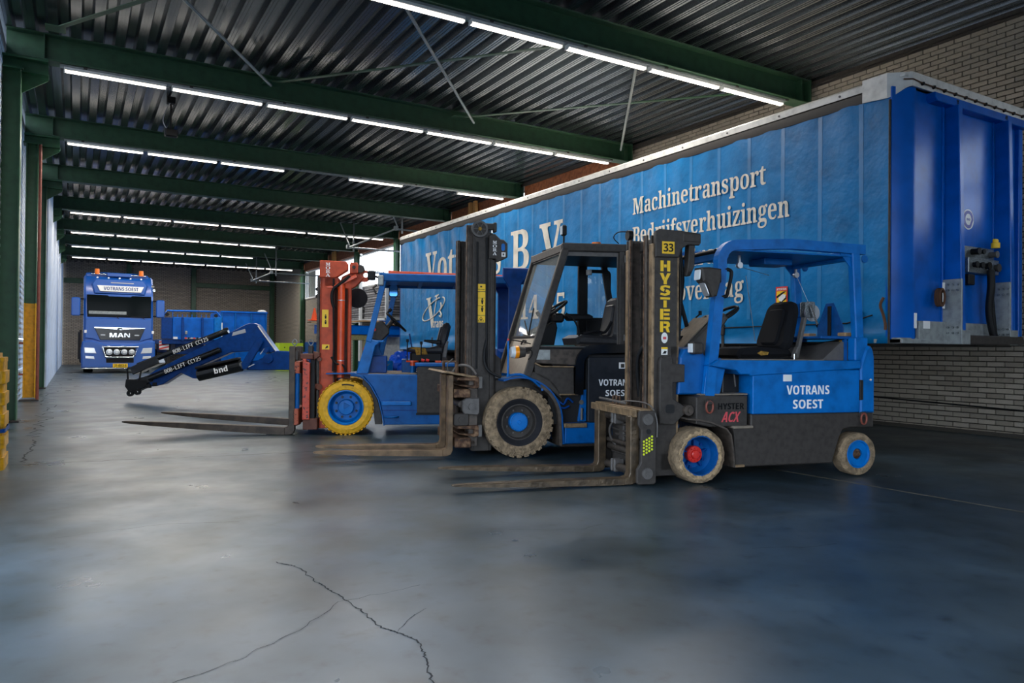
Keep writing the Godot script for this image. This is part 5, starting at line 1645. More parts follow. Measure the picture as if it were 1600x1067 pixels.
	part(t, "seat_strap", MB.new().tube([V(0.8, 1.27, -0.4), V(0.92, 1.31, -0.36), V(1.05, 1.3, -0.4), V(1.12, 1.42, -0.38)], 0.016, 6, 4).tube([V(0.78, 1.27, -0.55), V(0.9, 1.3, -0.45), V(1.0, 1.28, -0.36)], 0.014, 6, 4), "seat_fabric")
	part(t, "floor_tray", MB.new().span(V(0.25, 1.12, -0.4), V(0.6, 1.15, -0.1), 0.01), "tray_teal")
	# lamps
	var hl := Node3D.new()
	put(hl, "head_lamp", t)
	hl.position = V(-0.02, 1.075, -0.02)
	part(hl, "housing", MB.new().cyl(V(-0.02, 0, 0), V(0.05, 0, 0), 0.062, 0.05, 20), "charcoal")
	part(hl, "indicator", MB.new().cyl(V(-0.06, 0, 0), V(-0.02, 0, 0), 0.064, -1, 20), "amber")
	part(hl, "lens", MB.new().cyl(V(-0.1, 0, 0), V(-0.06, 0, 0), 0.052, 0.064, 20), "lens")
	part(t, "marker_rod", MB.new().cyl(V(-0.15, 0.83, 0.0), V(-0.15, 1.19, 0.0), 0.01, -1, 8), "blue_bright")
	part(t, "rod_tip", MB.new().cyl(V(-0.15, 1.19, 0.0), V(-0.15, 1.21, 0.0), 0.01, -1, 8), "red")
	part(t, "side_wire", MB.new().tube([V(0.02, 1.07, 0.0), V(0.08, 1.1, 0.01), V(0.1, 1.05, 0.0), V(0.06, 1.0, 0.0)], 0.006, 5, 4).tube([V(-0.1, 1.2, -0.1), V(0.02, 1.18, -0.06), V(0.1, 1.16, -0.05)], 0.006, 5, 3), "black")
	var rl := part(t, "roof_lamp", MB.new().box(V(0.45, 2.34, -0.06), V(0.05, 0.11, 0.07), 0.016).cyl(V(0.45, 2.2, -0.06), V(0.45, 2.3, -0.06), 0.01, -1, 8), "black")
	part(rl, "lens", MB.new().box(V(0.422, 2.34, -0.06), V(0.01, 0.09, 0.055), 0.004), "lens")
	part(t, "rear_roof_lamp", MB.new().cyl(V(1.15, 2.32, -0.04), V(1.2, 2.32, -0.04), 0.055, -1, 14).tube([V(1.15, 2.36, -0.05), V(1.05, 2.35, -0.05), V(1.0, 2.29, -0.05), V(1.06, 2.23, -0.05)], 0.006, 5, 4), "black")
	part(t, "beacon", MB.new().cyl(V(0.98, 2.22, -0.5), V(0.98, 2.3, -0.5), 0.055, 0.05, 16), "beacon", "orange beacon")
	part(t, "front_valve", MB.new().prism(P2([-0.36, 0.83, -0.36, 1.05, -0.28, 1.1, -0.15, 1.0, -0.14, 0.83]), -0.3, -0.36, 0.01), "charcoal")
	part(t, "front_hose", MB.new().tube([V(-0.27, 1.35, -0.26), V(-0.33, 1.2, -0.2), V(-0.36, 1.0, -0.16), V(-0.32, 0.88, -0.12), V(-0.2, 0.82, -0.08)], 0.018, 8, 5), "black")
	mast_cab(t)


func mast_cab(t: Node3D) -> void:
	var ms := Node3D.new()
	put(ms, "mast", t)
	for far in [false, true]:
		var z := -0.2 if not far else -0.95
		var s := -1.0 if not far else 1.0
		part(ms, "outer_rail", MB.new().span(V(-0.46, 0.06, z - 0.01), V(-0.3, 2.3, z + 0.01), 0.003).span(V(-0.48, 0.06, minf(z, z + s * 0.09)), V(-0.45, 2.3, maxf(z, z + s * 0.09)), 0.004).span(V(-0.3, 0.06, minf(z, z + s * 0.09)), V(-0.27, 2.3, maxf(z, z + s * 0.09)), 0.004), "charcoal")
		var zi := z + s * 0.06
		part(ms, "inner_rail", MB.new().span(V(-0.53, 0.1, minf(zi, zi + s * 0.07)), V(-0.5, 2.38 if not far else 2.3, maxf(zi, zi + s * 0.07)), 0.003).span(V(-0.5, 0.1, zi - 0.008), V(-0.36, 2.38 if not far else 2.3, zi + 0.008), 0.003), "charcoal_brown")
		part(ms, "wear_edge", MB.new().span(V(-0.536, 0.1, minf(zi, zi + s * 0.025)), V(-0.528, 2.38 if not far else 2.3, maxf(zi, zi + s * 0.025)), 0.002), "rusty")
		part(ms, "lift_chain", MB.new().span(V(-0.44, 0.8, z + s * 0.16), V(-0.41, 2.25, z + s * 0.2), 0.0), "dark_steel")
		part(ms, "hose_line", MB.new().tube([V(-0.34, 2.25, z - s * 0.02), V(-0.335, 1.5, z - s * 0.02), V(-0.33, 0.9, z - s * 0.02)], 0.012, 6).tube([V(-0.44, 2.2, z - s * 0.02), V(-0.44, 0.9, z - s * 0.02)], 0.01, 6), "black")
	part(ms, "pulley", MB.new().cyl(V(-0.42, 2.33, -0.2), V(-0.42, 2.33, -0.165), 0.085, -1, 28), "charcoal")
	var pm := MB.new()
	pm.xf = TX(-0.42, 2.33, -0.165)
	pm.ring(circ(0, 0, 0.085, 28), circ(0, 0, 0.066, 28), 0.0, 0.012)
	for i in 6:
		pm.xf = TX(-0.42, 2.33, -0.163) * Transform3D(Basis(Vector3.BACK, TAU * i / 6), Vector3())
		pm.span(V(0.015, -0.004, 0.0), V(0.07, 0.004, 0.008), 0.0)
	part(ms, "pulley_rim", pm, "charcoal_light")
	part(ms, "pulley_nut", MB.new().cyl(V(-0.42, 2.33, -0.165), V(-0.42, 2.33, -0.145), 0.02, -1, 6), "foam")
	part(ms, "head_bar", MB.new().span(V(-0.4, 2.33, -0.26), V(-0.25, 2.4, -0.2), 0.008).span(V(-0.27, 2.31, -0.28), V(-0.235, 2.41, -0.18), 0.008).span(V(-0.42, 2.25, -0.95), V(-0.3, 2.33, -0.2), 0.008), "charcoal")
	part(ms, "head_bolt", MB.new().cyl(V(-0.28, 2.27, -0.22), V(-0.28, 2.33, -0.22), 0.016, -1, 8), "chrome")
	var bx := part(ms, "name_box", MB.new().prism(P2([-0.32, 2.03, -0.32, 2.27, -0.26, 2.29, -0.2, 2.235, -0.165, 2.232, -0.125, 2.195, -0.125, 2.05, -0.16, 2.03, -0.23, 2.0, -0.25, 2.03]), -0.16, -0.3, 0.008), "charcoal")
	for i in 4:
		text(bx, "letter", "MORA"[i], "Droid Serif", 0.042, 0.031, TX(-0.262, 2.2 - i * 0.039, -0.158), "lettering_white")
	part(bx, "slot", MB.new().prism(rrect(-0.192, 2.115, -0.155, 2.19, 0.017, 4), -0.16, -0.157, 0.0), "blue_bright")
	part(bx, "tag", MB.new().span(V(-0.19, 2.055, -0.16), V(-0.148, 2.1, -0.157), 0.0), "white")
	part(bx, "tag_print", MB.new().span(V(-0.178, 2.068, -0.158), V(-0.162, 2.088, -0.156), 0.0), "charcoal")
	part(ms, "lift_cylinder", MB.new().cyl(V(-0.265, 0.3, -0.24), V(-0.265, 2.02, -0.24), 0.038, -1, 16), "charcoal")
	part(ms, "crossbar", MB.new().span(V(-0.36, 1.9, -0.95), V(-0.28, 2.0, -0.2), 0.006).span(V(-0.36, 0.2, -0.95), V(-0.28, 0.4, -0.2), 0.006).span(V(-0.34, 1.1, -0.95), V(-0.29, 1.2, -0.2), 0.006), "charcoal")
	for q in [[1.695, 1.77, 0], [1.45, 1.69, 1], [1.375, 1.445, 2]]:
		var st := part(ms, "warning_sticker", MB.new().span(V(-0.438, q[0], -0.191), V(-0.35, q[1], -0.187), 0.0), "yellow")
		var pr := MB.new()
		if q[2] == 0:
			pr.span(V(-0.405, 1.735, -0.188), V(-0.385, 1.75, -0.186), 0.0)
			pr.span(V(-0.43, 1.712, -0.188), V(-0.36, 1.716, -0.186), 0.0)
		elif q[2] == 1:
			for y in [1.5, 1.58]:
				pr.cyl(V(-0.382, y + 0.035, -0.188), V(-0.382, y + 0.035, -0.185), 0.009, -1, 8)
				pr.prism(P2([-0.395, y + 0.024, -0.369, y + 0.024, -0.372, y + 0.005, -0.377, y - 0.018, -0.387, y - 0.018, -0.392, y + 0.005]), -0.188, -0.185, 0.0)
			pr.span(V(-0.43, 1.625, -0.188), V(-0.358, 1.628, -0.186), 0.0).span(V(-0.43, 1.545, -0.188), V(-0.358, 1.548, -0.186), 0.0)
		else:
			pr.xf = TX(0, 0, -0.188)
			pr.ring(P2([-0.428, 1.385, -0.36, 1.385, -0.394, 1.438]), P2([-0.42, 1.389, -0.368, 1.389, -0.394, 1.43]), 0.0, 0.003)
			pr.prism(P2([-0.405, 1.395, -0.382, 1.395, -0.388, 1.412, -0.4, 1.41]), 0, 0.003, 0.0)
		part(st, "print", pr, "black")
	# carriage: profiles lying across, seen at their ends
	var ca := Node3D.new()
	put(ca, "carriage", t)
	var z0 := -0.02
	var z1 := -1.15
	part(ca, "top_plate", MB.new().prism(P2([-0.8, 0.865, -0.78, 0.88, -0.5, 0.835, -0.46, 0.83, -0.46, 0.815, -0.52, 0.815]), -0.06, z1, 0.004), "worn_steel")
	for q in [[0.735, 0.08], [0.25, 0.085]]:
		var y: float = q[0]
		part(ca, "claw_profile", MB.new().prism(P2([-0.66, y + 0.055, -0.65, y + 0.08, -0.44, y + 0.085, -0.43, y + 0.07, -0.43, y - 0.02, -0.48, y - 0.03, -0.64, y + 0.0, -0.64, y + 0.01, -0.5, y + 0.0, -0.48, y + 0.005, -0.48, y + 0.045, -0.52, y + 0.05]), z0 - 0.03, z1 + 0.05, 0.004), "rusty")
		part(ca, "end_plate", MB.new().span(V(-0.44, y - 0.03, z0 - 0.06), V(-0.4, y + 0.09, z0 - 0.03), 0.004), "charcoal_light")
	part(ca, "cross_beam", MB.new().span(V(-0.69, 0.615, z1), V(-0.52, 0.7, z0 - 0.04), 0.006).span(V(-0.52, 0.635, z1), V(-0.45, 0.665, z0 - 0.12), 0.004), "rusty")
	part(ca, "cross_beam", MB.new().span(V(-0.68, 0.12, z1), V(-0.52, 0.215, z0), 0.006).span(V(-0.52, 0.14, z1), V(-0.46, 0.18, z0 - 0.08), 0.004), "rusty")
	part(ca, "shift_cylinder", MB.new().cyl(V(-0.6, 0.545, z1), V(-0.6, 0.545, z0 - 0.1), 0.035, -1, 16), "dark_steel")
	var blk := part(ca, "end_block", MB.new().prism(P2([-0.58, 0.45, -0.6, 0.48, -0.6, 0.58, -0.56, 0.61, -0.43, 0.61, -0.43, 0.46, -0.45, 0.44]), z0 - 0.1, z0 - 0.02, 0.008), "charcoal_light")
	part(blk, "nut", MB.new().cyl(V(-0.515, 0.525, z0 - 0.02), V(-0.515, 0.525, z0 + 0.005), 0.035, -1, 6), "charcoal_light")
	var blk2 := part(ca, "lower_block", MB.new().prism(rrect(-0.69, 0.33, -0.53, 0.455, 0.025, 3), z0 - 0.2, z0 - 0.06, 0.008), "charcoal")
	part(blk2, "nut", MB.new().cyl(V(-0.61, 0.392, z0 - 0.06), V(-0.61, 0.392, z0 - 0.04), 0.032, -1, 6), "charcoal")
	part(ca, "upright", MB.new().span(V(-0.53, 0.12, z0 - 0.12), V(-0.44, 0.82, z0 - 0.08), 0.004).span(V(-0.53, 0.12, z1), V(-0.44, 0.82, z1 + 0.05), 0.004), "charcoal_brown")
	part(ca, "guide_pin", MB.new().cyl(V(-0.74, 0.86, -0.4), V(-0.74, 0.98, -0.4), 0.016, -1, 8).cyl(V(-0.62, 0.84, -0.3), V(-0.62, 0.97, -0.3), 0.016, -1, 8).tube([V(-0.74, 0.97, -0.4), V(-0.62, 0.97, -0.3)], 0.01, 6), "rusty")
	part(ca, "hose", MB.new().tube([V(-0.66, 0.85, -0.35), V(-0.6, 0.93, -0.3), V(-0.5, 0.92, -0.2), V(-0.45, 0.84, -0.1)], 0.015, 6, 4).tube([V(-0.7, 0.86, -0.35), V(-0.71, 0.94, -0.34), V(-0.66, 1.0, -0.3)], 0.006, 5, 4), "charcoal_light")
	fork(t, -0.75, 0.055, -2.04, 0.84, -0.05, -0.16, 0.035, "fork_rust", 0.03, 0.065)
	fork(t, -0.75, 0.055, -2.02, 0.84, -0.48, -0.59, 0.035, "fork_rust", 0.03, 0.065)


func forklift_red() -> void:
	var t := thing("forklift", "old blue forklift with an orange mast and yellow front tyre, behind the other two", "forklift", V(2.934, 0, -9.045), -22 * DEG)
	var zf := -1.15
	for far in [false, true]:
		var zo := 0.0 if not far else zf
		var w := tyre(t, -0.003, 0.347, zo, far, [Vector2(0.21, 0.0), Vector2(0.31, 0.0), Vector2(0.342, 0.02), Vector2(0.345, 0.18), Vector2(0.33, 0.22), Vector2(0.28, 0.236), Vector2(0.235, 0.232), Vector2(0.222, 0.222)], "tyre_yellow", 40, V(0.012, 0.03, 0.05), "front_wheel", 60)
		part(w, "rim", MB.new().lathe([Vector2(0.223, 0.21), Vector2(0.222, 0.228), Vector2(0.208, 0.23), Vector2(0.196, 0.21), Vector2(0.185, 0.12), Vector2(0.165, 0.1), Vector2(0.0, 0.1)], 44), "blue_bright")
		var h := part(w, "hub", MB.new().lathe([Vector2(0.1, 0.1), Vector2(0.1, 0.165), Vector2(0.09, 0.18), Vector2(0.0, 0.184)], 28), "blue_bright")
		part(h, "hub_mark", MB.new().prism(circ(0, 0.02, 0.05, 3), 0.18, 0.19, 0.003), "blue")
		part(w, "wheel_nut", bolts(MB.new(), 0, 0, 0.1, 0.135, 8, 0.016, 0.03), "charcoal")
		part(w, "tyre_print", MB.new().prism(arc(0, 0, 0.3, 70, 100, 8) + arc(0, 0, 0.28, 100, 70, 8), 0.232, 0.2375, 0.0), "dirt_black")
		var r := tyre(t, 1.9, 0.3, zo - (0.08 if not far else -0.08), far, [Vector2(0.16, 0.0), Vector2(0.27, 0.0), Vector2(0.296, 0.02), Vector2(0.3, 0.17), Vector2(0.27, 0.2), Vector2(0.18, 0.19), Vector2(0.16, 0.1), Vector2(0.0, 0.1)], "tyre_yellow", 24, V(0.02, 0.04, 0.06), "rear_wheel", 40)
		part(r, "hub", MB.new().cyl(V(0, 0, 0.1), V(0, 0, 0.16), 0.08, -1, 18), "blue")
	part(t, "axle", MB.new().cyl(V(0, 0.347, -0.2), V(0, 0.347, -0.95), 0.09, -1, 12).cyl(V(1.9, 0.3, -0.2), V(1.9, 0.3, -0.95), 0.06, -1, 12), "charcoal")
	# body
	part(t, "chassis", MB.new().prism(P2([0.475, 0.125, 2.1, 0.13, 2.2, 0.3, 2.2, 0.8, 0.9, 0.765, 0.05, 0.772, 0.05, 0.74, 0.22, 0.73, 0.33, 0.6, 0.42, 0.42]), -0.02, zf + 0.02, 0.01), "blue")
	part(t, "sill_groove", MB.new().span(V(0.46, 0.305, -0.02), V(0.89, 0.315, -0.012), 0.0), "blue_deep")
	var stp := part(t, "side_step", MB.new().span(V(0.44, 0.375, -0.04), V(0.81, 0.425, 0.025), 0.006), "blue_bright")
	var tm := MB.new()
	for i in 20:
		tm.span(V(0.45 + i * 0.018, 0.425, 0.005), V(0.457 + i * 0.018, 0.434, 0.022), 0.0)
	part(stp, "tread_teeth", tm, "blue")
	var lst := MB.new()
	lst.xf = Transform3D(Basis(V(1, 0, 0), V(0, 0, 1), V(0, -1, 0)), V(0.56, 0.24, -0.02))
	lst.prism(arc(0, 0, 0.1, 180, 0, 8), 0.0, 0.02, 0.003)
	part(t, "low_step", lst, "blue")
	var mg := [V(-0.25, 0.772, -0.13), V(0.1, 0.778, -0.13), V(0.2, 0.735, -0.13), V(0.3, 0.63, -0.13), V(0.4, 0.45, -0.13), V(0.445, 0.28, -0.13), V(0.475, 0.12, -0.13)]
	part(t, "mudguard", square_path(MB.new(), mg, 0.28, 0.014), "blue")
	part(t, "wheel_well", MB.new().prism(P2([0.2, 0.72, 0.3, 0.6, 0.38, 0.45, 0.43, 0.28, 0.45, 0.13, 0.36, 0.13, 0.34, 0.3, 0.2, 0.5]), -0.06, -0.26, 0.0), "charcoal")
	var bp := part(t, "battery_panel", MB.new().prism(rrect(0.885, 0.275, 1.9, 0.87, 0.012, 2), 0.01, -0.04, 0.006), "charcoal")
	bp.set_meta("label", "dark grey battery panel")
	part(t, "panel_shadow_gap", MB.new().span(V(0.875, 0.25, -0.02), V(1.9, 0.275, 0.0), 0.0), "interior_dark")
	part(t, "battery_lid", MB.new().span(V(0.86, 0.87, -1.13), V(1.95, 0.915, 0.02), 0.008), "blue")
	part(t, "counterweight", MB.new().prism(P2([1.92, 0.3, 2.3, 0.3, 2.4, 0.45, 2.4, 1.0, 2.3, 1.1, 1.92, 1.1]), -0.04, zf + 0.04, 0.04), "blue_deep")
	part(t, "deck_plate", MB.new().span(V(0.1, 0.768, -1.1), V(0.88, 0.78, -0.03), 0.003), "tan_dust")
	# front cowl with its legs
	part(t, "cowl", MB.new().prism(P2([0.12, 0.775, 0.27, 0.775, 0.355, 1.13, 0.4, 1.16, 0.39, 1.19, 0.25, 1.225]), -0.02, -0.09, 0.008).prism(P2([0.12, 0.775, 0.16, 0.775, 0.29, 1.2, 0.25, 1.225]), -0.09, zf + 0.03, 0.006).prism(P2([0.16, 0.775, 0.45, 0.775, 0.46, 0.95, 0.36, 1.16]), -0.55, -0.62, 0.006), "blue_bright")
	part(t, "cowl_inner", MB.new().span(V(0.24, 0.78, -0.5), V(0.5, 1.0, -0.12), 0.01), "blue_deep")
	part(t, "cowl_shelf", MB.new().span(V(0.3, 1.17, -0.5), V(0.46, 1.2, -0.06), 0.01), "blue_bright")
	part(t, "pedal", MB.new().prism(P2([0.42, 0.9, 0.5, 0.86, 0.54, 0.9, 0.5, 0.88]), -0.3, -0.38, 0.003), "tan_dust")
	part(t, "dash_box", MB.new().prism(P2([0.28, 1.22, 0.36, 1.44, 0.43, 1.46, 0.52, 1.36, 0.52, 1.3, 0.42, 1.19]), -0.38, -0.7, 0.012), "charcoal")
	part(t, "stop_button", MB.new().cyl(V(0.33, 1.34, -0.38), V(0.33, 1.34, -0.35), 0.022, 0.02, 12), "red")
	part(t, "column", MB.new().tube([V(0.48, 1.36, -0.6), V(0.54, 1.44, -0.58), V(0.58, 1.5, -0.56)], 0.03, 8, 3).cyl(V(0.5, 1.4, -0.45), V(0.55, 1.46, -0.45), 0.016, -1, 8), "dash_plastic")
	steering(t, Transform3D(Basis(Vector3.BACK, -0.75), V(0.61, 1.45, -0.56)), 0.17)
	# guard
	for far in [false, true]:
		var z := -0.04 if not far else -1.1
		part(t, "guard_leg", MB.new().bar(V(0.27 if not far else 0.4, 1.0 if far else 1.18, z), V(0.46 if not far else 0.6, 2.0, z), 0.055, 0.07, 0.006, V(1, 0, 0)), "blue_bright")
		part(t, "guard_rail", MB.new().span(V(0.42, 1.95, z - 0.035), V(2.3, 2.05, z + 0.035), 0.012), "blue")
		part(t, "guard_post", MB.new().prism(P2([2.06, 1.0, 2.2, 1.0, 2.22, 1.95, 2.34, 2.1, 2.34, 2.16, 1.98, 2.16, 1.98, 2.02, 2.06, 1.9]), z - 0.05, z + 0.05, 0.01), "blue_deep")
	part(t, "roof_plate", MB.new().span(V(0.44, 1.98, -1.08), V(2.28, 2.0, -0.06), 0.003), "blue_deep")
	part(t, "front_header", MB.new().span(V(0.39, 1.96, -1.12), V(0.47, 2.06, -0.02), 0.012), "blue")
	for x in [0.9, 1.4, 1.85]:
		part(t, "roof_bar", MB.new().span(V(x, 1.95, -1.08), V(x + 0.05, 2.02, -0.06), 0.005), "blue")
	part(t, "front_lamp", MB.new().span(V(0.38, 1.89, 0.0), V(0.45, 2.02, 0.06), 0.01), "aluminium")
	part(t, "reversing_lamp", MB.new().span(V(0.24, 1.98, -0.3), V(0.34, 2.1, -0.2), 0.014).cyl(V(0.34, 2.03, -0.25), V(0.42, 2.0, -0.25), 0.014, -1, 8), "black")
	part(t, "lamp_arm", MB.new().tube([V(0.36, 1.9, -0.05), V(0.32, 1.86, 0.0), V(0.36, 1.78, 0.0)], 0.014, 6), "charcoal")
	var mi := part(t, "mirror", MB.new().prism(rrect(0.5, 1.82, 0.63, 1.99, 0.03, 4), -1.02, -1.05, 0.006), "black")
	part(mi, "mirror_glass", MB.new().prism(rrect(0.51, 1.83, 0.62, 1.98, 0.025, 4), -1.021, -1.015, 0.0), "mirror_blue")
	var sj := part(t, "stowed_jib", MB.new().prism(P2([0.5, 2.08, 0.5, 2.14, 0.62, 2.13, 2.2, 2.11, 2.2, 2.05, 0.7, 2.055]), -0.5, -0.66, 0.006), "orange")
	part(sj, "jib_brace", MB.new().bar(V(0.75, 2.12, -0.58), V(1.7, 2.08, -0.35), 0.05, 0.03, 0.004), "orange")
	part(sj, "jib_rod", MB.new().cyl(V(0.02, 2.13, -0.62), V(0.52, 2.11, -0.6), 0.016, -1, 10), "chrome")
	# seat and controls
	part(t, "seat_cushion", MB.new().prism(P2([0.76, 1.05, 0.75, 1.1, 0.82, 1.12, 1.05, 1.11, 1.17, 1.14, 1.24, 1.12, 1.24, 1.04]), -0.36, -0.8, 0.025), "seat_vinyl")
	part(t, "seat_base", MB.new().span(V(0.8, 0.915, -0.78), V(1.22, 1.05, -0.38), 0.02), "black")
	part(t, "torn_foam", MB.new().prism(P2([0.78, 1.1, 0.87, 1.115, 1.0, 1.1, 1.03, 1.02, 0.88, 1.01, 0.86, 1.08]), -0.35, -0.42, 0.012), "foam", "torn yellow seat foam")
	seat_back(t, RZ(1.2, 1.1, -0.58, -0.24), 0.46, 0.36, 0.13, "seat_vinyl")
	part(t, "back_mount", MB.new().bar(V(1.28, 1.2, -0.4), V(1.25, 0.98, -0.38), 0.05, 0.05, 0.006, V(1, 0, 0)), "charcoal_light")
	part(t, "armrest", MB.new().prism(P2([0.97, 1.19, 0.98, 1.215, 1.2, 1.21, 1.2, 1.16, 1.12, 1.16]), -0.3, -0.36, 0.012), "black")
	for q in [[0.76, 1.2], [0.94, 1.17]]:
		part(t, "lever", MB.new().cyl(V(q[0], 0.92, -0.28), V(q[0], q[1], -0.28), 0.009, -1, 6).cyl(V(q[0], q[1] - 0.02, -0.28), V(q[0], q[1] + 0.02, -0.28), 0.018, -1, 8), "black")
	part(t, "hand_brake", MB.new().bar(V(0.83, 1.08, -0.75), V(0.79, 1.3, -0.75), 0.03, 0.02, 0.003, V(1, 0, 0)), "blue_deep")
	var rs := part(t, "turntable_stand", MB.new().cyl(V(0.83, 0.77, -0.3), V(0.83, 0.88, -0.3), 0.03, -1, 14), "blue_bright")
	part(rs, "red_disc", MB.new().cyl(V(0.83, 0.92, -0.3), V(0.83, 0.94, -0.3), 0.085, -1, 20).cyl(V(0.83, 0.87, -0.3), V(0.83, 0.92, -0.3), 0.032, -1, 14), "orange", "orange red disc")
	part(t, "seat_pedestal", MB.new().span(V(0.69, 0.77, -1.0), V(0.88, 0.95, -0.45), 0.008), "blue_old")
	for q in [[0.98, "red"], [1.04, "red"]]:
		part(t, "push_button", MB.new().cyl(V(q[0], 0.94, -0.2), V(q[0] - 0.04, 0.95, -0.2), 0.018, -1, 10), q[1])
	part(t, "orange_tag", MB.new().span(V(1.12, 0.915, -0.24), V(1.2, 0.94, -0.16), 0.004), "orange")
	mast_red(t)


func mast_red(t: Node3D) -> void:
	var ms := Node3D.new()
	put(ms, "mast", t)
	for far in [false, true]:
		var z := -0.2 if not far else -0.9
		var s := -1.0 if not far else 1.0
		part(ms, "outer_rail", MB.new().span(V(-0.35, 0.07, z - 0.012), V(-0.18, 2.0, z), 0.004).span(V(-0.35, 0.07, minf(z, z + s * 0.09)), V(-0.325, 2.0, maxf(z, z + s * 0.09)), 0.004), "orange_faded")
		part(ms, "rail_back", MB.new().span(V(-0.19, 0.07, minf(z, z + s * 0.09)), V(-0.165, 1.95, maxf(z, z + s * 0.09)), 0.004), "rust_brown")
		part(ms, "inner_rail", MB.new().span(V(-0.39, 0.1, minf(z + s * 0.03, z + s * 0.1)), V(-0.36, 2.02, maxf(z + s * 0.03, z + s * 0.1)), 0.003), "charcoal_brown")
		part(ms, "lift_cylinder", MB.new().cyl(V(-0.085, 0.72, z - s * 0.02), V(-0.085, 1.92, z - s * 0.02), 0.046, -1, 18), "orange")
	var ch := MB.new()
	for i in 60:
		ch.span(V(-0.397, 0.75 + i * 0.021, -0.245), V(-0.385, 0.762 + i * 0.021, -0.225), 0.0)
	part(ms, "lift_chain", ch, "charcoal_brown")
	part(ms, "slim_cylinder", MB.new().cyl(V(0.015, 0.75, -0.26), V(0.015, 1.9, -0.26), 0.026, -1, 14), "orange_faded")
	part(ms, "dark_gap", MB.new().span(V(-0.17, 0.7, -0.34), V(0.03, 1.9, -0.3), 0.0), "rust_brown")
	part(ms, "crossbar", MB.new().span(V(-0.3, 1.88, -0.9), V(-0.12, 2.0, -0.2), 0.008).span(V(-0.3, 0.12, -0.9), V(-0.2, 0.3, -0.2), 0.008), "orange_faded")
	var hd := part(ms, "name_cover", MB.new().prism(P2([-0.36, 1.995, -0.36, 2.205, -0.35, 2.215, -0.03, 2.205, -0.005, 2.175, -0.01, 2.092, -0.157, 1.995]), -0.17, -0.3, 0.008), "orange_faded")
	for i in 4:
		text(hd, "letter", "MORA"[i], "Droid Serif", 0.056, 0.038, TX(-0.255, 2.165 - i * 0.047, -0.168), "lettering_white")
	part(ms, "head_block", MB.new().prism(P2([0.016, 2.05, 0.016, 2.17, 0.03, 2.195, 0.11, 2.195, 0.12, 2.17, 0.12, 2.06]), -0.17, -0.35, 0.01).prism(P2([-0.14, 1.88, -0.08, 2.02, 0.02, 2.07, 0.14, 2.06, 0.19, 2.0, 0.1, 1.9, 0.02, 1.85]), -0.24, -0.36, 0.01), "orange_faded")
	part(ms, "head_pin", MB.new().cyl(V(0.07, 2.135, -0.17), V(0.07, 2.135, -0.15), 0.022, -1, 12), "charcoal")
	var rg := MB.new()
	rg.ring(circ(0.2, 2.03, 0.075, 20), circ(0.215, 2.045, 0.032, 20), -0.25, -0.3)
	part(ms, "lifting_ring", rg, "orange_faded")
	part(ms, "pivot", MB.new().cyl(V(0.15, 2.12, -0.38), V(0.15, 2.12, -0.2), 0.05, -1, 14), "charcoal")
	part(ms, "tilt_arm", MB.new().bar(V(-0.17, 1.875, -0.16), V(0.1, 2.02, -0.16), 0.03, 0.045, 0.006, V(0, 1, 0)).span(V(-0.27, 1.86, -0.17), V(-0.13, 1.885, -0.15), 0.004), "orange")
	part(ms, "hose", MB.new().tube([V(0.02, 2.02, -0.15), V(-0.08, 1.93, -0.145), V(-0.17, 1.86, -0.15), V(-0.2, 1.78, -0.15), V(-0.195, 1.68, -0.15), V(-0.17, 1.6, -0.16)], 0.02, 8, 5).tube([V(-0.18, 1.6, -0.16), V(-0.17, 1.1, -0.165), V(-0.18, 0.8, -0.16)], 0.013, 6).tube([V(-0.2, 0.98, -0.16), V(-0.14, 0.9, -0.15), V(-0.06, 0.88, -0.15), V(-0.02, 0.82, -0.16)], 0.014, 6, 4).tube([V(-0.18, 1.98, -0.16), V(-0.185, 1.88, -0.16), V(-0.19, 1.82, -0.16)], 0.012, 6), "black")
	part(ms, "hose_reel", MB.new().cyl(V(0.1, 1.76, -0.5), V(0.1, 1.76, -0.55), 0.13, -1, 28).cyl(V(0.1, 1.76, -0.56), V(0.1, 1.76, -0.62), 0.1, -1, 20), "rubber")
	part(ms, "band", MB.new().cyl(V(-0.085, 1.7, -0.18), V(-0.085, 1.71, -0.18), 0.048, -1, 18).cyl(V(-0.085, 0.93, -0.18), V(-0.085, 0.94, -0.18), 0.048, -1, 18), "silver")
	var st := part(ms, "warning_sticker", MB.new().span(V(-0.325, 1.36, -0.199), V(-0.245, 1.585, -0.196), 0.0), "yellow")
	var pr := MB.new()
	for y in [1.42, 1.49]:
		pr.cyl(V(-0.28, y + 0.025, -0.197), V(-0.28, y + 0.025, -0.194), 0.009, -1, 8)
		pr.prism(P2([-0.293, y + 0.014, -0.267, y + 0.014, -0.271, y - 0.02, -0.289, y - 0.02]), -0.197, -0.194, 0.0)
	part(st, "print", pr, "black")
	var st2 := part(ms, "warning_sticker", MB.new().span(V(-0.322, 1.075, -0.199), V(-0.23, 1.14, -0.196), 0.0), "yellow")
	part(st2, "print", MB.new().prism(P2([-0.285, 1.085, -0.265, 1.12, -0.25, 1.125, -0.245, 1.1]), -0.197, -0.194, 0.0), "black")
	# carriage
	var ca := Node3D.new()
	put(ca, "carriage", t)
	part(ca, "side_bar", MB.new().prism(P2([-0.545, 0.19, -0.545, 0.955, -0.5, 0.955, -0.5, 0.92, -0.455, 0.905, -0.455, 0.19]), -0.08, -0.13, 0.006), "orange_red")
	part(ca, "side_bar", MB.new().prism(P2([-0.545, 0.19, -0.545, 0.955, -0.455, 0.905, -0.455, 0.19]), -1.0, -1.05, 0.006), "orange_red")
	part(ca, "fork_bar", MB.new().span(V(-0.65, 0.77, -1.06), V(-0.58, 0.92, -0.09), 0.006).span(V(-0.665, 0.12, -1.06), V(-0.59, 0.33, -0.09), 0.006), "orange_chipped")
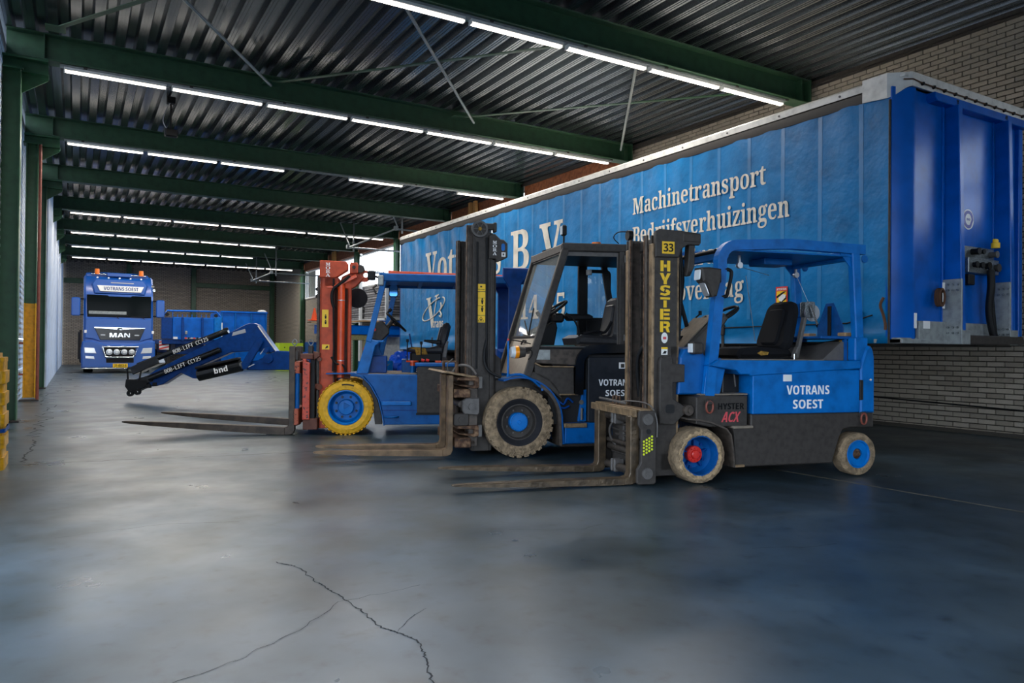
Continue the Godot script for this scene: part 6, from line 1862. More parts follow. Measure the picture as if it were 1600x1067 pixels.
	part(ca, "carriage_beam", MB.new().span(V(-0.58, 0.95, -1.05), V(-0.42, 1.02, -0.1), 0.008).prism(P2([-0.42, 1.05, -0.41, 0.94, -0.34, 0.99, -0.34, 1.03]), -0.12, -0.2, 0.006), "rust_brown")
	part(ca, "carriage_beam", MB.new().span(V(-0.54, 0.06, -1.05), V(-0.36, 0.2, -0.12), 0.008), "rust_brown")
	part(ca, "carriage_plate", MB.new().span(V(-0.46, 0.2, -1.0), V(-0.4, 0.95, -0.16), 0.004), "interior_dark")
	part(ca, "shift_cylinder", MB.new().cyl(V(-0.61, 0.33, -0.12), V(-0.61, 0.78, -0.12), 0.028, -1, 12), "blue")
	part(ca, "pin", MB.new().cyl(V(-0.34, 0.95, -0.16), V(-0.34, 0.95, -0.1), 0.026, -1, 12).cyl(V(-0.38, 0.6, -0.2), V(-0.34, 0.6, -0.12), 0.04, -1, 10), "rust_brown")
	part(ca, "eye_bolt", MB.new().tube([V(-0.66, 1.12, -0.2), V(-0.69, 1.16, -0.2), V(-0.66, 1.2, -0.2), V(-0.63, 1.16, -0.2), V(-0.66, 1.12, -0.2)], 0.008, 6, 3).tube([V(-0.47, 1.12, -0.3), V(-0.5, 1.16, -0.3), V(-0.47, 1.2, -0.3), V(-0.44, 1.16, -0.3), V(-0.47, 1.12, -0.3)], 0.008, 6, 3), "galvanised")
	part(ca, "top_latch", MB.new().span(V(-0.65, 0.94, -0.18), V(-0.6, 1.06, -0.1), 0.006).span(V(-0.5, 1.0, -0.35), V(-0.44, 1.12, -0.25), 0.006), "charcoal")
	fork(t, -0.71, 0.075, -2.68, 1.115, -0.09, -0.2, 0.0, "fork_dark", 0.12, 0.095)
	fork(t, -0.71, 0.075, -2.42, 1.115, -0.72, -0.83, 0.05, "fork_dark", 0.13, 0.09)


func tractor_unit() -> void:
	var t := thing("truck", "blue tractor unit facing the camera, orange beacons on its roof", "truck", V(1.45, 0, -32.6))
	# front of the cab lies at z = 0
	var side := P2([0.0, 0.5, 0.03, 1.2, 0.0, 1.3, -0.02, 2.15, -0.16, 3.05, -0.3, 3.55, -0.55, 3.82, -2.2, 3.86, -2.25, 0.9, -1.9, 0.8, -1.2, 1.15, -0.6, 1.1, -0.3, 0.5])
	var mb := MB.new()
	mb.xf = Transform3D(Basis(V(0, 0, 1), V(0, 1, 0), V(-1, 0, 0)), V(0, 0, 0))
	mb.prism(side, -1.2, 1.2, 0.07)
	part(t, "cab", mb, "blue_truck")
	part(t, "upper_panel", MB.new().prism(P2([-0.95, 3.45, -0.86, 3.06, 0.9, 3.06, 1.0, 3.45, 0.86, 3.68, -0.82, 3.68]), -0.3, -0.12, 0.05), "blue_truck")
	part(t, "roof_spoiler", MB.new().prism(P2([-1.18, 3.72, -1.12, 3.9, -0.5, 3.95, 0.5, 3.95, 1.0, 3.9, 1.15, 3.72]), -1.6, -0.5, 0.05), "blue_truck")
	part(t, "lamp_bar", MB.new().cyl(V(-0.95, 3.86, -0.42), V(0.95, 3.86, -0.42), 0.035, -1, 10), "chrome")
	part(t, "bar_cover", MB.new().span(V(-0.42, 3.78, -0.46), V(0.45, 3.93, -0.36), 0.02), "blue_truck")
	for x in [-0.76, 0.78]:
		part(t, "beacon", MB.new().cyl(V(x, 3.85, -0.42), V(x, 4.06, -0.42), 0.09, 0.08, 12), "beacon", "orange beacon")
	mb = MB.new()
	for i in 5:
		mb.cyl(V(-0.75 + i * 0.38, 3.71, -0.3), V(-0.75 + i * 0.38, 3.71, -0.24), 0.035, -1, 8)
	part(t, "marker_lamp", mb, "lens")
	part(t, "air_slot", MB.new().span(V(-0.3, 3.5, -0.2), V(0.5, 3.54, -0.1), 0.01), "silver")
	var sg := part(t, "name_board", MB.new().prism(P2([-0.77, 3.4, -0.66, 3.17, 0.76, 3.17, 0.86, 3.4]), -0.12, -0.07, 0.01), "white")
	text(sg, "lettering", "VOTRANS SOEST", "Droid Sans", 1.2, 0.13, TX(0.06, 3.29, -0.066), "blue_deep")
	part(t, "windscreen", MB.new().prism(P2([-1.1, 3.02, -1.08, 2.17, 1.12, 2.17, 1.12, 3.02, 0.45, 3.02, 0.4, 2.98, -0.35, 2.98, -0.4, 3.02]), -0.2, 0.0, 0.02), "windscreen_dark")
	part(t, "sun_strip", MB.new().bar(V(-0.98, 2.95, -0.08), V(-0.85, 2.3, 0.0), 0.05, 0.012, 0.0, V(0, 0, 1)), "white")
	part(t, "dash_sheet", MB.new().span(V(-1.03, 2.28, -0.02), V(0.25, 2.4, 0.006), 0.004), "aluminium")
	part(t, "wiper", MB.new().tube([V(-0.3, 2.22, 0.02), V(0.3, 2.25, 0.02)], 0.014, 6).tube([V(0.4, 2.2, 0.02), V(1.0, 2.22, 0.02)], 0.014, 6).tube([V(-0.1, 2.2, 0.02), V(0.05, 2.05, 0.03)], 0.016, 6).tube([V(0.8, 2.2, 0.02), V(0.95, 2.05, 0.03)], 0.016, 6), "black")
	part(t, "bonnet", MB.new().prism(P2([-1.14, 2.13, -1.16, 1.35, -0.85, 1.3, -0.62, 1.2, 0.72, 1.2, 0.95, 1.3, 1.16, 1.35, 1.16, 2.13]), -0.06, 0.045, 0.03), "blue_truck")
	var gr := part(t, "grille", MB.new().prism(P2([-0.85, 1.78, -0.64, 1.28, 0.73, 1.28, 0.92, 1.78]), 0.03, 0.07, 0.015), "black_gloss")
	part(gr, "chrome_strip", MB.new().prism(P2([-0.85, 1.78, -0.84, 1.74, 0.0, 1.69, 0.06, 1.67, 0.12, 1.69, 0.91, 1.74, 0.92, 1.78]), 0.06, 0.085, 0.006), "chrome")
	text(gr, "lettering", "MAN", "Droid Sans", 0.7, 0.16, TX(0.03, 1.475, 0.075), "chrome", 0.0, 0.02)
	for x in [-0.55, 0.62]:
		part(gr, "badge", MB.new().span(V(x - 0.08, 1.45, 0.065), V(x + 0.08, 1.5, 0.075), 0.004), "silver")
	part(gr, "emblem", MB.new().prism(P2([-0.07, 1.7, 0.13, 1.7, 0.1, 1.76, -0.04, 1.76]), 0.08, 0.095, 0.006), "black")
	part(t, "bumper", MB.new().prism(P2([-1.26, 0.2, -1.28, 0.9, -1.24, 1.22, -0.9, 1.26, -0.4, 1.1, 0.5, 1.1, 0.98, 1.26, 1.26, 1.26, 1.28, 0.9, 1.26, 0.2]), -0.35, 0.12, 0.05), "blue_truck")
	for sx in [-1.0, 1.0]:
		part(t, "head_lamp", MB.new().prism(P2([sx * 1.17, 0.99, sx * 1.15, 0.78, sx * 0.76, 0.76, sx * 0.84, 0.97]), 0.1, 0.14, 0.015), "lens_bright")
		part(t, "fog_lamp", MB.new().prism(P2([sx * 1.13, 0.67, sx * 1.12, 0.57, sx * 0.82, 0.54, sx * 0.84, 0.65]), 0.1, 0.135, 0.01), "lens_bright")
		var mr := part(t, "mirror", MB.new().prism(rrect(sx * 1.46 - 0.15, 2.2, sx * 1.46 + 0.15, 2.9, 0.06, 3), -0.28, -0.02, 0.03), "blue_truck")
		part(mr, "mirror_arm", MB.new().span(V(minf(sx * 1.2, sx * 1.35), 2.82, -0.2), V(maxf(sx * 1.2, sx * 1.35), 2.88, -0.12), 0.01).span(V(minf(sx * 1.2, sx * 1.35), 2.22, -0.2), V(maxf(sx * 1.2, sx * 1.35), 2.28, -0.12), 0.01), "black")
	part(t, "bull_bar", MB.new().tube([V(-0.57, 1.02, 0.16), V(-0.45, 0.62, 0.16), V(0.5, 0.62, 0.16), V(0.68, 1.02, 0.16), V(-0.57, 1.02, 0.16)], 0.035, 8), "chrome")
	part(t, "bar_backing", MB.new().span(V(-0.5, 0.65, 0.1), V(0.58, 1.0, 0.13), 0.01), "black")
	for i in 4:
		var x := -0.33 + i * 0.257
		var sl := part(t, "spot_lamp", MB.new().cyl(V(x, 0.82, 0.13), V(x, 0.82, 0.2), 0.12, 0.11, 20), "chrome")
		part(sl, "lens", MB.new().cyl(V(x, 0.82, 0.2), V(x, 0.82, 0.215), 0.1, 0.06, 20), "lens_bright")
	part(t, "air_intake", MB.new().span(V(-0.43, 0.4, 0.1), V(0.52, 0.58, 0.13), 0.01), "black")
	var np := part(t, "number_plate", MB.new().span(V(-0.2, 0.22, 0.12), V(0.31, 0.37, 0.14), 0.004), "yellow")
	text(np, "lettering", "21-BKX-6", "Droid Sans", 0.42, 0.1, TX(0.06, 0.295, 0.142), "black")
	part(t, "chrome_lip", MB.new().cyl(V(-1.22, 0.19, 0.08), V(1.22, 0.19, 0.08), 0.03, -1, 8), "chrome")
	for x in [-0.95, 1.0]:
		part(t, "side_letter", MB.new().span(V(x * 1.19 - 0.04, 1.55, 0.03), V(x * 1.19 + 0.04, 1.66, 0.05), 0.0), "lettering_white")
	part(t, "chassis", MB.new().span(V(-0.5, 0.5, -5.6), V(0.5, 0.95, -0.4), 0.02), "charcoal")
	for q in [[-1.3, 0.0], [-4.2, 0.0]]:
		for s in [-1.0, 1.0]:
			var w := MB.new()
			w.xf = Transform3D(Basis(V(0, 0, -1), V(0, 1, 0), V(s, 0, 0)), V(s * 0.85, 0.5, q[0]))
			w.lathe([Vector2(0.28, 0.0), Vector2(0.46, 0.0), Vector2(0.5, 0.03), Vector2(0.5, 0.3), Vector2(0.46, 0.33), Vector2(0.29, 0.33), Vector2(0.28, 0.2), Vector2(0.0, 0.22)], 28)
			part(t, "wheel", w, "rubber")
	part(t, "axle", MB.new().cyl(V(-0.9, 0.5, -1.3), V(0.9, 0.5, -1.3), 0.08, -1, 10).cyl(V(-0.9, 0.5, -4.2), V(0.9, 0.5, -4.2), 0.08, -1, 10), "charcoal")
	part(t, "air_horn", MB.new().cyl(V(1.1, 3.42, -0.6), V(1.2, 3.45, -0.3), 0.03, 0.06, 10).cyl(V(1.12, 3.28, -0.6), V(1.24, 3.3, -0.3), 0.03, 0.06, 10), "chrome")
	part(t, "side_tank", MB.new().span(V(-1.32, 0.35, -3.4), V(-0.85, 1.0, -2.0), 0.05), "charcoal")
	part(t, "side_pipes", MB.new().cyl(V(-1.32, 0.5, -2.4), V(-1.32, 1.6, -2.4), 0.06, -1, 10).cyl(V(-1.28, 0.9, -2.8), V(-1.28, 1.7, -2.8), 0.05, -1, 10), "charcoal")


func low_loader() -> void:
	var t := thing("flatbed_trailer", "blue flatbed trailer with railed front board beside the tractor unit", "trailer", V(4.5, 0, -36.0))
	part(t, "front_board", MB.new().span(V(-0.78, 1.35, -0.12), V(0.95, 2.36, -0.02), 0.02), "front_blue")
	part(t, "side_board", MB.new().span(V(-1.22, 1.38, -0.5), V(-0.78, 2.34, -0.06), 0.02), "blue_deep")
	part(t, "corner_board", MB.new().span(V(0.95, 1.35, -0.1), V(1.28, 2.4, 0.02), 0.02), "blue_bright")
	for x in [-0.38, 0.44]:
		part(t, "rib", MB.new().span(V(x - 0.05, 1.3, -0.06), V(x + 0.05, 2.36, 0.06), 0.01), "blue_deep")
	part(t, "white_post", MB.new().span(V(1.26, 1.5, -0.02), V(1.3, 2.15, 0.04), 0.004), "white")
	part(t, "rail", MB.new().tube([V(-1.2, 2.34, -0.1), V(-1.0, 2.64, -0.1), V(1.05, 2.66, -0.1), V(1.26, 2.4, -0.1)], 0.04, 8), "front_blue")
	for i in 10:
		part(t, "rail_bar", MB.new().span(V(-0.8 + i * 0.2, 2.34, -0.11), V(-0.77 + i * 0.2, 2.5 if i > 0 and i < 9 else 2.64, -0.08), 0.004), "front_blue")
	for x in [-1.02, 1.02]:
		part(t, "lamp", MB.new().cyl(V(x, 2.47, -0.08), V(x, 2.47, 0.02), 0.08, -1, 12), "black")
	part(t, "connector_row", MB.new().span(V(-0.3, 1.38, -0.02), V(0.42, 1.44, 0.04), 0.01).span(V(-0.28, 1.6, -0.02), V(-0.18, 1.75, 0.03), 0.01), "galvanised_dull")
	mb_row(t)
	part(t, "tag", MB.new().span(V(-0.76, 1.38, -0.02), V(-0.58, 1.48, 0.0), 0.002), "white")
	part(t, "bed", MB.new().span(V(-1.2, 1.15, -9.8), V(1.25, 1.36, -0.1), 0.02).span(V(-0.6, 0.7, -9.8), V(0.6, 1.16, -0.6), 0.02), "blue_deep")
	part(t, "support_leg", MB.new().span(V(-0.9, 0.0, -1.2), V(-0.75, 1.16, -1.05), 0.01).span(V(0.75, 0.0, -1.2), V(0.9, 1.16, -1.05), 0.01), "charcoal")
	part(t, "hatched_board", MB.new().span(V(-1.3, 0.9, -0.3), V(-0.9, 1.3, -0.26), 0.004), "white")
	var hb := MB.new()
	for i in 3:
		hb.prism(P2([-1.3, 0.9 + i * 0.15, -0.9, 1.0 + i * 0.15, -0.9, 1.06 + i * 0.15 if i < 2 else 1.3, -1.3, 0.97 + i * 0.15]), -0.262, -0.256, 0.0)
	part(t, "hatching", hb, "red")
	for i in 2:
		for s in [-1.0, 1.0]:
			var w := MB.new()
			w.xf = Transform3D(Basis(V(0, 0, -1), V(0, 1, 0), V(s, 0, 0)), V(s * 0.85, 0.45, -6.8 - i * 1.3))
			w.lathe([Vector2(0.25, 0.0), Vector2(0.42, 0.0), Vector2(0.45, 0.03), Vector2(0.45, 0.3), Vector2(0.42, 0.33), Vector2(0.26, 0.33), Vector2(0.25, 0.2), Vector2(0.0, 0.22)], 24)
			part(t, "wheel", w, "rubber")
	var c := thing("container_body", "tall blue steel skip with ribbed sides behind the crane jib, torn bag on its rim", "skip", V(6.85, 0, -36.4))
	part(c, "side_wall", MB.new().span(V(-1.05, 0.3, -0.1), V(1.02, 2.7, -0.02), 0.01).span(V(-1.05, 0.3, -3.0), V(-0.97, 2.7, -0.1), 0.01).span(V(0.94, 0.3, -3.0), V(1.02, 2.7, -0.1), 0.01).span(V(-1.05, 0.3, -3.08), V(1.02, 2.7, -3.0), 0.01), "front_blue")
	part(c, "floor_pan", MB.new().span(V(-1.05, 0.2, -3.08), V(1.02, 0.32, -0.02), 0.01), "front_blue")
	for x in [-1.04, -0.45, 0.27, 0.96]:
		part(c, "rib", MB.new().span(V(x, 0.3, -0.02), V(x + 0.06, 2.7, 0.05), 0.01), "blue")
	part(c, "rim", MB.new().span(V(-1.08, 2.64, -0.12), V(1.05, 2.72, 0.06), 0.015), "front_blue")
	part(c, "skid", MB.new().span(V(-0.9, 0.0, -3.0), V(-0.75, 0.22, -0.1), 0.01).span(V(0.7, 0.0, -3.0), V(0.85, 0.22, -0.1), 0.01), "charcoal")
	var b := thing("waste_bag", "crumpled pale bag on the rim of the blue skip", "bag", V(7.68, 2.6, -36.55))
	part(b, "sack", lump(0.3, 0.13, 0.16, 4, 0.6), "white_tarp")


func mb_row(t: Node3D) -> void:
	for i in 6:
		part(t, "coupling", MB.new().cyl(V(-0.25 + i * 0.12, 1.43, 0.02), V(-0.25 + i * 0.12, 1.43, 0.09), 0.04, -1, 8), ["red", "black", "silver"][i % 3])


func lump(rx: float, ry: float, rz: float, seed_: int, amount: float, seg := 24) -> MB:
	# a crumpled body sitting on y = 0
	var nz := FastNoiseLite.new()
	nz.seed = seed_
	nz.frequency = 1.3
	nz.noise_type = FastNoiseLite.TYPE_CELLULAR
	var mb := MB.new()
	var grid := []
	for i in seg / 2 + 1:
		var row := []
		for k in seg:
			var th := PI * i / (seg / 2)
			var ph := TAU * k / seg
			var d := V(sin(th) * cos(ph), cos(th), sin(th) * sin(ph))
			var f := 1.0 + amount * nz.get_noise_3dv(d * 1.6)
			row.append(V(d.x * rx * f, maxf(0.0, ry * (1.0 + d.y * f)), d.z * rz * f))
		grid.append(row)
	for i in seg / 2:
		for k in seg:
			var k2 := (k + 1) % seg
			var mid: Vector3 = grid[i][k] - V(0, ry, 0)
			mb.flat4(grid[i][k], grid[i][k2], grid[i + 1][k2], grid[i + 1][k], mid)
	return mb


func crane_jib() -> void:
	var t := thing("crane_jib", "dark blue crane jib with lettered black cylinders sloping down to the left", "crane jib", V(2.9, 0, -15.1), -30.6 * DEG)
	var arm := P2([-1.95, 0.47, -1.75, 0.62, -0.3, 1.37, 0.0, 1.53, 0.08, 1.555, 0.15, 1.555, 0.22, 1.53, 0.27, 1.47, 0.6, 1.02, 0.5, 0.98, 0.11, 1.01, -0.28, 0.98, -0.55, 0.86, -0.87, 0.72, -0.87, 0.53, -0.95, 0.465, -1.02, 0.47, -1.25, 0.575, -1.59, 0.35, -1.8, 0.3])
	part(t, "boom", MB.new().prism(arm, -0.11, 0.11, 0.012), "blue_jib")
	part(t, "edge_strip", MB.new().bar(V(0.24, 1.5, 0.115), V(0.6, 1.01, 0.115), 0.012, 0.02, 0.003), "white_tarp")
	var dir := V(0.9311, 0.3648, 0)
	var up_cyl := Node3D.new()
	put(up_cyl, "upper_cylinder", t)
	part(up_cyl, "barrel", MB.new().cyl(V(-1.75, 0.84, 0.1), V(-0.34, 1.4, 0.1), 0.052, -1, 16), "black_gloss")
	part(up_cyl, "pipe", MB.new().cyl(V(-2.1, 0.74, 0.12), V(-0.4, 1.43, 0.12), 0.014, -1, 6).bar(V(-0.42, 1.42, 0.12), V(-0.34, 1.44, 0.1), 0.06, 0.06, 0.01), "black")
	var low_cyl := Node3D.new()
	put(low_cyl, "lower_cylinder", t)
	part(low_cyl, "barrel", MB.new().cyl(V(-1.85, 0.45, 0.15), V(-0.46, 1.03, 0.15), 0.045, -1, 16), "black_gloss")
	part(low_cyl, "pipe", MB.new().cyl(V(-1.85, 0.51, 0.17), V(-0.5, 1.07, 0.17), 0.012, -1, 6), "black")
	var rot := Basis(Vector3.BACK, 0.375)
	text(up_cyl, "lettering", "BOB-LIFT CC125", "Droid Sans Mono", 0.72, 0.075, Transform3D(rot, V(-1.05, 1.11, 0.155)), "lettering_white")
	text(low_cyl, "lettering", "BOB-LIFT CC125", "Droid Sans Mono", 0.74, 0.075, Transform3D(rot, V(-1.18, 0.73, 0.197)), "lettering_white")
	part(t, "head_box", MB.new().bar(V(-2.2, 0.6, 0.02), V(-1.68, 0.83, 0.02), 0.26, 0.16, 0.01).bar(V(-2.25, 0.33, 0.0), V(-1.8, 0.47, 0.0), 0.24, 0.14, 0.01), "black_gloss")
	part(t, "head_loop", MB.new().tube([V(-2.27, 0.44, 0.12), V(-2.29, 0.64, 0.12), V(-2.12, 0.7, 0.12), V(-2.02, 0.6, 0.12), V(-2.05, 0.42, 0.12)], 0.018, 6), "black")
	part(t, "tip_plate", MB.new().prism(P2([-2.31, 0.44, -2.33, 0.3, -2.27, 0.22, -2.12, 0.2, -1.9, 0.3, -1.9, 0.42]), -0.1, 0.13, 0.01), "black")
	for q in [[-2.21, 0.17], [-2.07, 0.2]]:
		var rm := MB.new()
		rm.xf = TX(q[0], q[1], 0.14)
		rm.ring(circ(0, 0, 0.062, 16), circ(0, 0, 0.024, 16), -0.03, 0.03)
		part(t, "end_ring", rm, "black")
	for x in [-1.87, -1.75]:
		part(t, "valve", MB.new().box(V(x, 0.31 + (x + 1.87) * 0.3, 0.1), V(0.08, 0.07, 0.08), 0.01), "black")
	part(t, "name_plate", MB.new().prism(P2([-0.26, 1.3, -0.24, 1.37, -0.01, 1.44, 0.01, 1.37]), 0.11, 0.118, 0.0), "silver")
	var win := part(t, "winch_cylinder", MB.new().cyl(V(-0.87, 0.53, 0.18), V(-0.05, 0.73, 0.18), 0.115, -1, 20), "black_gloss")
	part(win, "tray", MB.new().bar(V(-0.9, 0.67, 0.2), V(-0.08, 0.865, 0.2), 0.2, 0.05, 0.01), "black")
	part(win, "end_cap", MB.new().cyl(V(-0.06, 0.728, 0.18), V(-0.03, 0.735, 0.18), 0.07, -1, 16), "galvanised")
	text(win, "lettering", "bnd", "Droid Sans", 0.26, 0.11, Transform3D(Basis(Vector3.BACK, 0.24), V(-0.4, 0.65, 0.298)), "lettering_white")
	part(t, "knee_block", MB.new().prism(P2([-0.02, 0.7, 0.05, 0.64, 1.1, 0.65, 1.1, 1.0, 0.62, 1.02, 0.45, 0.94, 0.25, 0.83, 0.0, 0.8]), -0.1, 0.14, 0.014), "blue_jib")
	part(t, "link_arm", MB.new().bar(V(0.02, 0.73, 0.17), V(0.3, 1.2, 0.17), 0.05, 0.15, 0.015), "blue_jib")
	for q in [[0.3, 1.2, 0.07], [0.47, 0.87, 0.1], [0.02, 0.73, 0.08], [0.42, 1.03, 0.06]]:
		part(t, "pivot", MB.new().cyl(V(q[0], q[1], 0.1), V(q[0], q[1], 0.2), q[2], q[2] * 0.9, 16), "blue_jib")
	part(t, "chrome_rod", MB.new().bar(V(0.1, 0.7, 0.21), V(0.22, 0.76, 0.21), 0.02, 0.02, 0.003).bar(V(0.32, 0.95, 0.19), V(0.4, 1.06, 0.19), 0.02, 0.02, 0.003), "chrome")
	# what carries it: a wheeled base hidden for the most part by the red forklift's mast
	part(t, "base_column", MB.new().span(V(1.06, 0.1, -0.2), V(1.4, 1.0, 0.14), 0.02).span(V(1.1, 0.1, -0.3), V(1.9, 0.6, 0.2), 0.02), "blue_jib")
	for x in [1.25, 1.75]:
		part(t, "castor", MB.new().cyl(V(x, 0.11, -0.28), V(x, 0.11, -0.2), 0.11, -1, 16).cyl(V(x, 0.11, 0.1), V(x, 0.11, 0.18), 0.11, -1, 16), "rubber")


func back_corner() -> void:
	# things beyond the rear of the trailer, seen between the forklifts
	var lb := thing("steel_bin", "lime green steel bin behind the bent end of the crane jib", "bin", V(8.45, 0, -34.4))
	part(lb, "body", MB.new().ring(rrect(-0.55, -0.4, 0.55, 0.4, 0.04, 2), rrect(-0.51, -0.36, 0.51, 0.36, 0.03, 2), 0.0, 1.25).at(Transform3D()), "lime")
	lb.get_node("body").rotation.x = -PI / 2
	part(lb, "bottom", MB.new().span(V(-0.5, 0.02, -0.35), V(0.5, 0.06, 0.35), 0.0), "lime")
	part(lb, "hole", MB.new().cyl(V(0.0, 1.05, 0.395), V(0.0, 1.05, 0.405), 0.05, -1, 12).cyl(V(-0.3, 1.05, 0.395), V(-0.3, 1.05, 0.405), 0.03, -1, 12), "black")
	part(lb, "lifting_eye", MB.new().tube([V(0.42, 1.24, 0.38), V(0.38, 1.32, 0.38), V(0.44, 1.4, 0.38), V(0.5, 1.32, 0.38), V(0.46, 1.24, 0.38)], 0.014, 6, 3), "galvanised")
	var bb := thing("steel_cabinet", "dark blue low steel cabinet seen just left of the orange mast", "cabinet", V(9.55, 0, -33.6))
	part(bb, "body", MB.new().span(V(-0.5, 0.0, -0.4), V(0.5, 1.3, 0.3), 0.02), "blue_deep")
	part(bb, "door", MB.new().span(V(-0.46, 0.1, 0.3), V(-0.02, 1.2, 0.32), 0.006).span(V(0.02, 0.1, 0.3), V(0.46, 1.2, 0.32), 0.006), "blue_old")
	var tr := thing("trestle", "blue steel beam on olive legs behind the old blue forklift", "trestle", V(7.2, 0, -21.0))
	part(tr, "beam", MB.new().span(V(-1.3, 1.47, -0.15), V(1.35, 1.74, 0.1), 0.012), "front_blue")
	part(tr, "leg_frame", MB.new().span(V(-0.45, 1.3, -0.08), V(0.3, 1.47, 0.06), 0.01).span(V(0.12, 0.0, -0.08), V(0.24, 1.3, 0.06), 0.01).span(V(-0.9, 0.0, -0.08), V(-0.78, 1.47, 0.06), 0.01), "olive")
	part(tr, "foot", MB.new().span(V(-1.0, 0.0, -0.5), V(-0.7, 0.05, 0.5), 0.006).span(V(0.05, 0.0, -0.5), V(0.32, 0.05, 0.5), 0.006), "olive")
	var bd := thing("board", "warped brown plywood board lying on the blue beam", "board", V(7.4, 1.8, -21.0))
	var pts := []
	for i in 9:
		pts.append(Vector2(-0.6 + i * 0.22, 0.045 + 0.05 * sin(i * 0.6)))
	for i in range(8, -1, -1):
		pts.append(Vector2(-0.6 + i * 0.22, 0.0 + 0.05 * sin(i * 0.6)))
	part(bd, "sheet", MB.new().prism(pts, -0.3, 0.25, 0.003), "cardboard")
	var pk := thing("plank", "short brown plank under the traffic cone", "board", V(5.95, 1.74, -21.0))
	part(pk, "sheet", MB.new().prism(P2([-0.25, 0.0, 0.2, 0.04, 0.2, 0.005, -0.22, -0.03]), -0.2, 0.2, 0.003).at(Transform3D()), "cardboard")
	pk.position.y = 1.8
	var cn := thing("traffic_cone", "orange traffic cone standing on the left end of the blue beam", "cone", V(5.86, 1.845, -21.0))
	part(cn, "cone", MB.new().cyl(V(0, 0.02, 0), V(0, 0.36, 0), 0.1, 0.02, 18), "cone_orange")
	part(cn, "cone_foot", MB.new().box(V(0, 0.012, 0), V(0.3, 0.03, 0.3), 0.008), "cone_orange")
	var bx := thing("machine_box", "blue steel machine box with a red lever below the olive legs", "box", V(7.25, 0, -19.95))
	part(bx, "body", MB.new().span(V(-0.35, 0.0, -0.3), V(0.5, 0.72, 0.25), 0.015), "blue")
	part(bx, "lever", MB.new().cyl(V(-0.4, 0.4, 0.28), V(-0.36, 0.98, 0.28), 0.02, -1, 8).box(V(-0.36, 1.02, 0.28), V(0.07, 0.14, 0.06), 0.015), "red", "red lever")
	var gp := thing("grey_panel", "plain grey metal panel leaning behind the steering wheel of the old blue forklift", "panel", V(8.3, 0, -21.2))
	part(gp, "sheet", MB.new().bar(V(0.0, 0.0, 0.12), V(0.0, 1.42, -0.05), 0.7, 0.03, 0.004, V(0, 0, 1)), "galvanised_dull")
	var dk := thing("machine", "dark blue machine above the leaning grey panel", "machine", V(8.6, 0, -22.3))
	part(dk, "body", MB.new().span(V(-0.4, 0.0, -0.4), V(0.6, 1.5, 0.2), 0.02).span(V(-0.4, 1.75, -0.4), V(0.6, 1.95, 0.2), 0.02).span(V(-0.4, 1.5, 0.05), V(-0.25, 1.75, 0.2), 0.01).span(V(0.05, 1.5, 0.05), V(0.18, 1.75, 0.2), 0.01).span(V(0.45, 1.5, 0.05), V(0.6, 1.75, 0.2), 0.01).span(V(-0.38, 1.5, -0.35), V(0.58, 1.75, -0.3), 0.01), "blue_deep")
	var tp := thing("tarpaulin", "crumpled shiny blue tarpaulin over a heap beside the trailer end", "tarpaulin", V(8.3, 0, -20.3))
	part(tp, "sheet", lump(0.62, 0.58, 0.5, 9, 0.6, 36), "tarp_blue")
	var lp := thing("lamp_stand", "thin white stand with two small black lamps left of the orange mast", "lamp", V(6.86, 0, -24.0))
	part(lp, "pole", MB.new().cyl(V(0, 0.02, 0), V(0, 3.0, 0), 0.03, -1, 8), "panel_paint")
	part(lp, "foot", MB.new().cyl(V(0, 0, 0), V(0, 0.03, 0), 0.25, 0.22, 16), "panel_paint")
	for y in [2.75, 2.98]:
		part(lp, "lamp_head", MB.new().box(V(-0.06, y, 0.05), V(0.16, 0.1, 0.12), 0.02), "black")
	# rack with two piles of grey sheets against the window wall
	var rk := thing("rack", "white steel rack under the windows carrying two piles of grey sheets", "rack", V(9.8, 0, -28.0))
	for z in [3.2, 0.4, -2.4]:
		part(rk, "upright", MB.new().span(V(-0.36, 0.0, z - 0.07), V(-0.26, 3.75, z + 0.07), 0.008), "panel_paint")
		part(rk, "arm", MB.new().span(V(-0.3, 2.08, z - 0.06), V(0.45, 2.18, z + 0.06), 0.006), "panel_paint")
		part(rk, "foot", MB.new().span(V(-0.4, 0.0, z - 0.1), V(0.45, 0.06, z + 0.1), 0.006), "panel_paint")
	part(rk, "front_rail", MB.new().span(V(-0.36, 2.05, -2.6), V(-0.28, 2.15, 3.4), 0.006), "panel_paint")
	rng.seed = 90
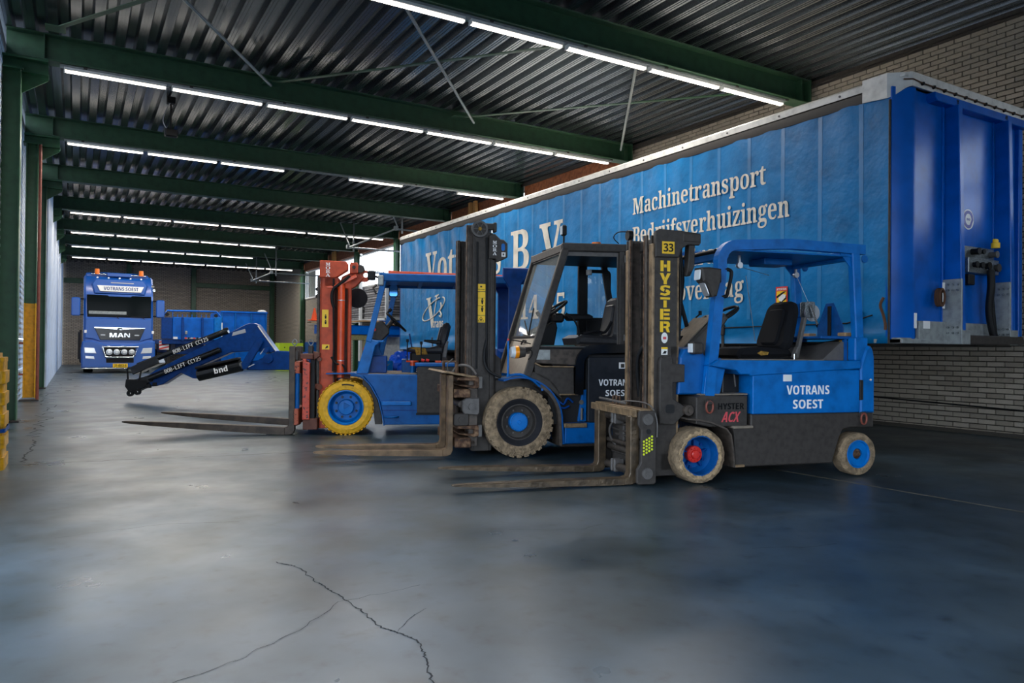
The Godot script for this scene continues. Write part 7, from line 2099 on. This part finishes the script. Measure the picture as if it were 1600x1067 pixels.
	for s in [[1.9, "nearer pile of grey sheets on the white rack", 13], [-1.2, "farther pile of grey sheets on the white rack", 14]]:
		var st := thing("sheet_pile", s[1], "sheets", V(9.9, 2.18, -28.0 + s[0]))
		for i in s[2]:
			var j := rng.randf_range(-0.04, 0.04)
			part(st, "sheet", MB.new().span(V(-0.3 + j * 0.5, i * 0.092, -1.3 + j), V(0.32, i * 0.092 + 0.075, 1.3 + j), 0.006), ["sheet_grey", "sheet_dark"][i % 2])
	# yellow plastic guard round the first column of the left row
	var yb := thing("column_guard", "yellow ribbed plastic column guard with a blue strap at the left edge", "guard", V(-0.79, 0, -8.1))
	for i in 5:
		var y := i * 0.19
		var sm := MB.new()
		sm.xf = Transform3D(Basis(V(1, 0, 0), V(0, 0, -1), V(0, 1, 0)), Vector3())
		sm.ring(rrect(-0.262, -0.262, 0.262, 0.262, 0.05, 3), rrect(-0.17, -0.17, 0.17, 0.17, 0.02, 3), y, y + 0.11)
		sm.ring(rrect(-0.246, -0.246, 0.246, 0.246, 0.05, 3), rrect(-0.17, -0.17, 0.17, 0.17, 0.02, 3), y + 0.11, y + 0.19)
		part(yb, "segment", sm, "yellow_plastic")
		part(yb, "pocket", MB.new().span(V(0.0, y + 0.04, 0.258), V(0.2, y + 0.1, 0.268), 0.006), "yellow_plastic")
	var cm := MB.new()
	cm.xf = Transform3D(Basis(V(1, 0, 0), V(0, 0, -1), V(0, 1, 0)), Vector3())
	cm.ring(rrect(-0.25, -0.25, 0.25, 0.25, 0.05, 3), rrect(-0.17, -0.17, 0.17, 0.17, 0.02, 3), 0.95, 0.99).ring(rrect(-0.21, -0.21, 0.21, 0.21, 0.04, 3), rrect(-0.17, -0.17, 0.17, 0.17, 0.02, 3), 0.99, 1.03)
	part(yb, "cap", cm, "yellow_plastic")
	var bm := MB.new()
	bm.xf = cm.xf
	bm.ring(rrect(-0.268, -0.268, 0.268, 0.268, 0.05, 3), rrect(-0.262, -0.262, 0.262, 0.262, 0.05, 3), 0.33, 0.365)
	part(yb, "strap", bm, "blue_deep")
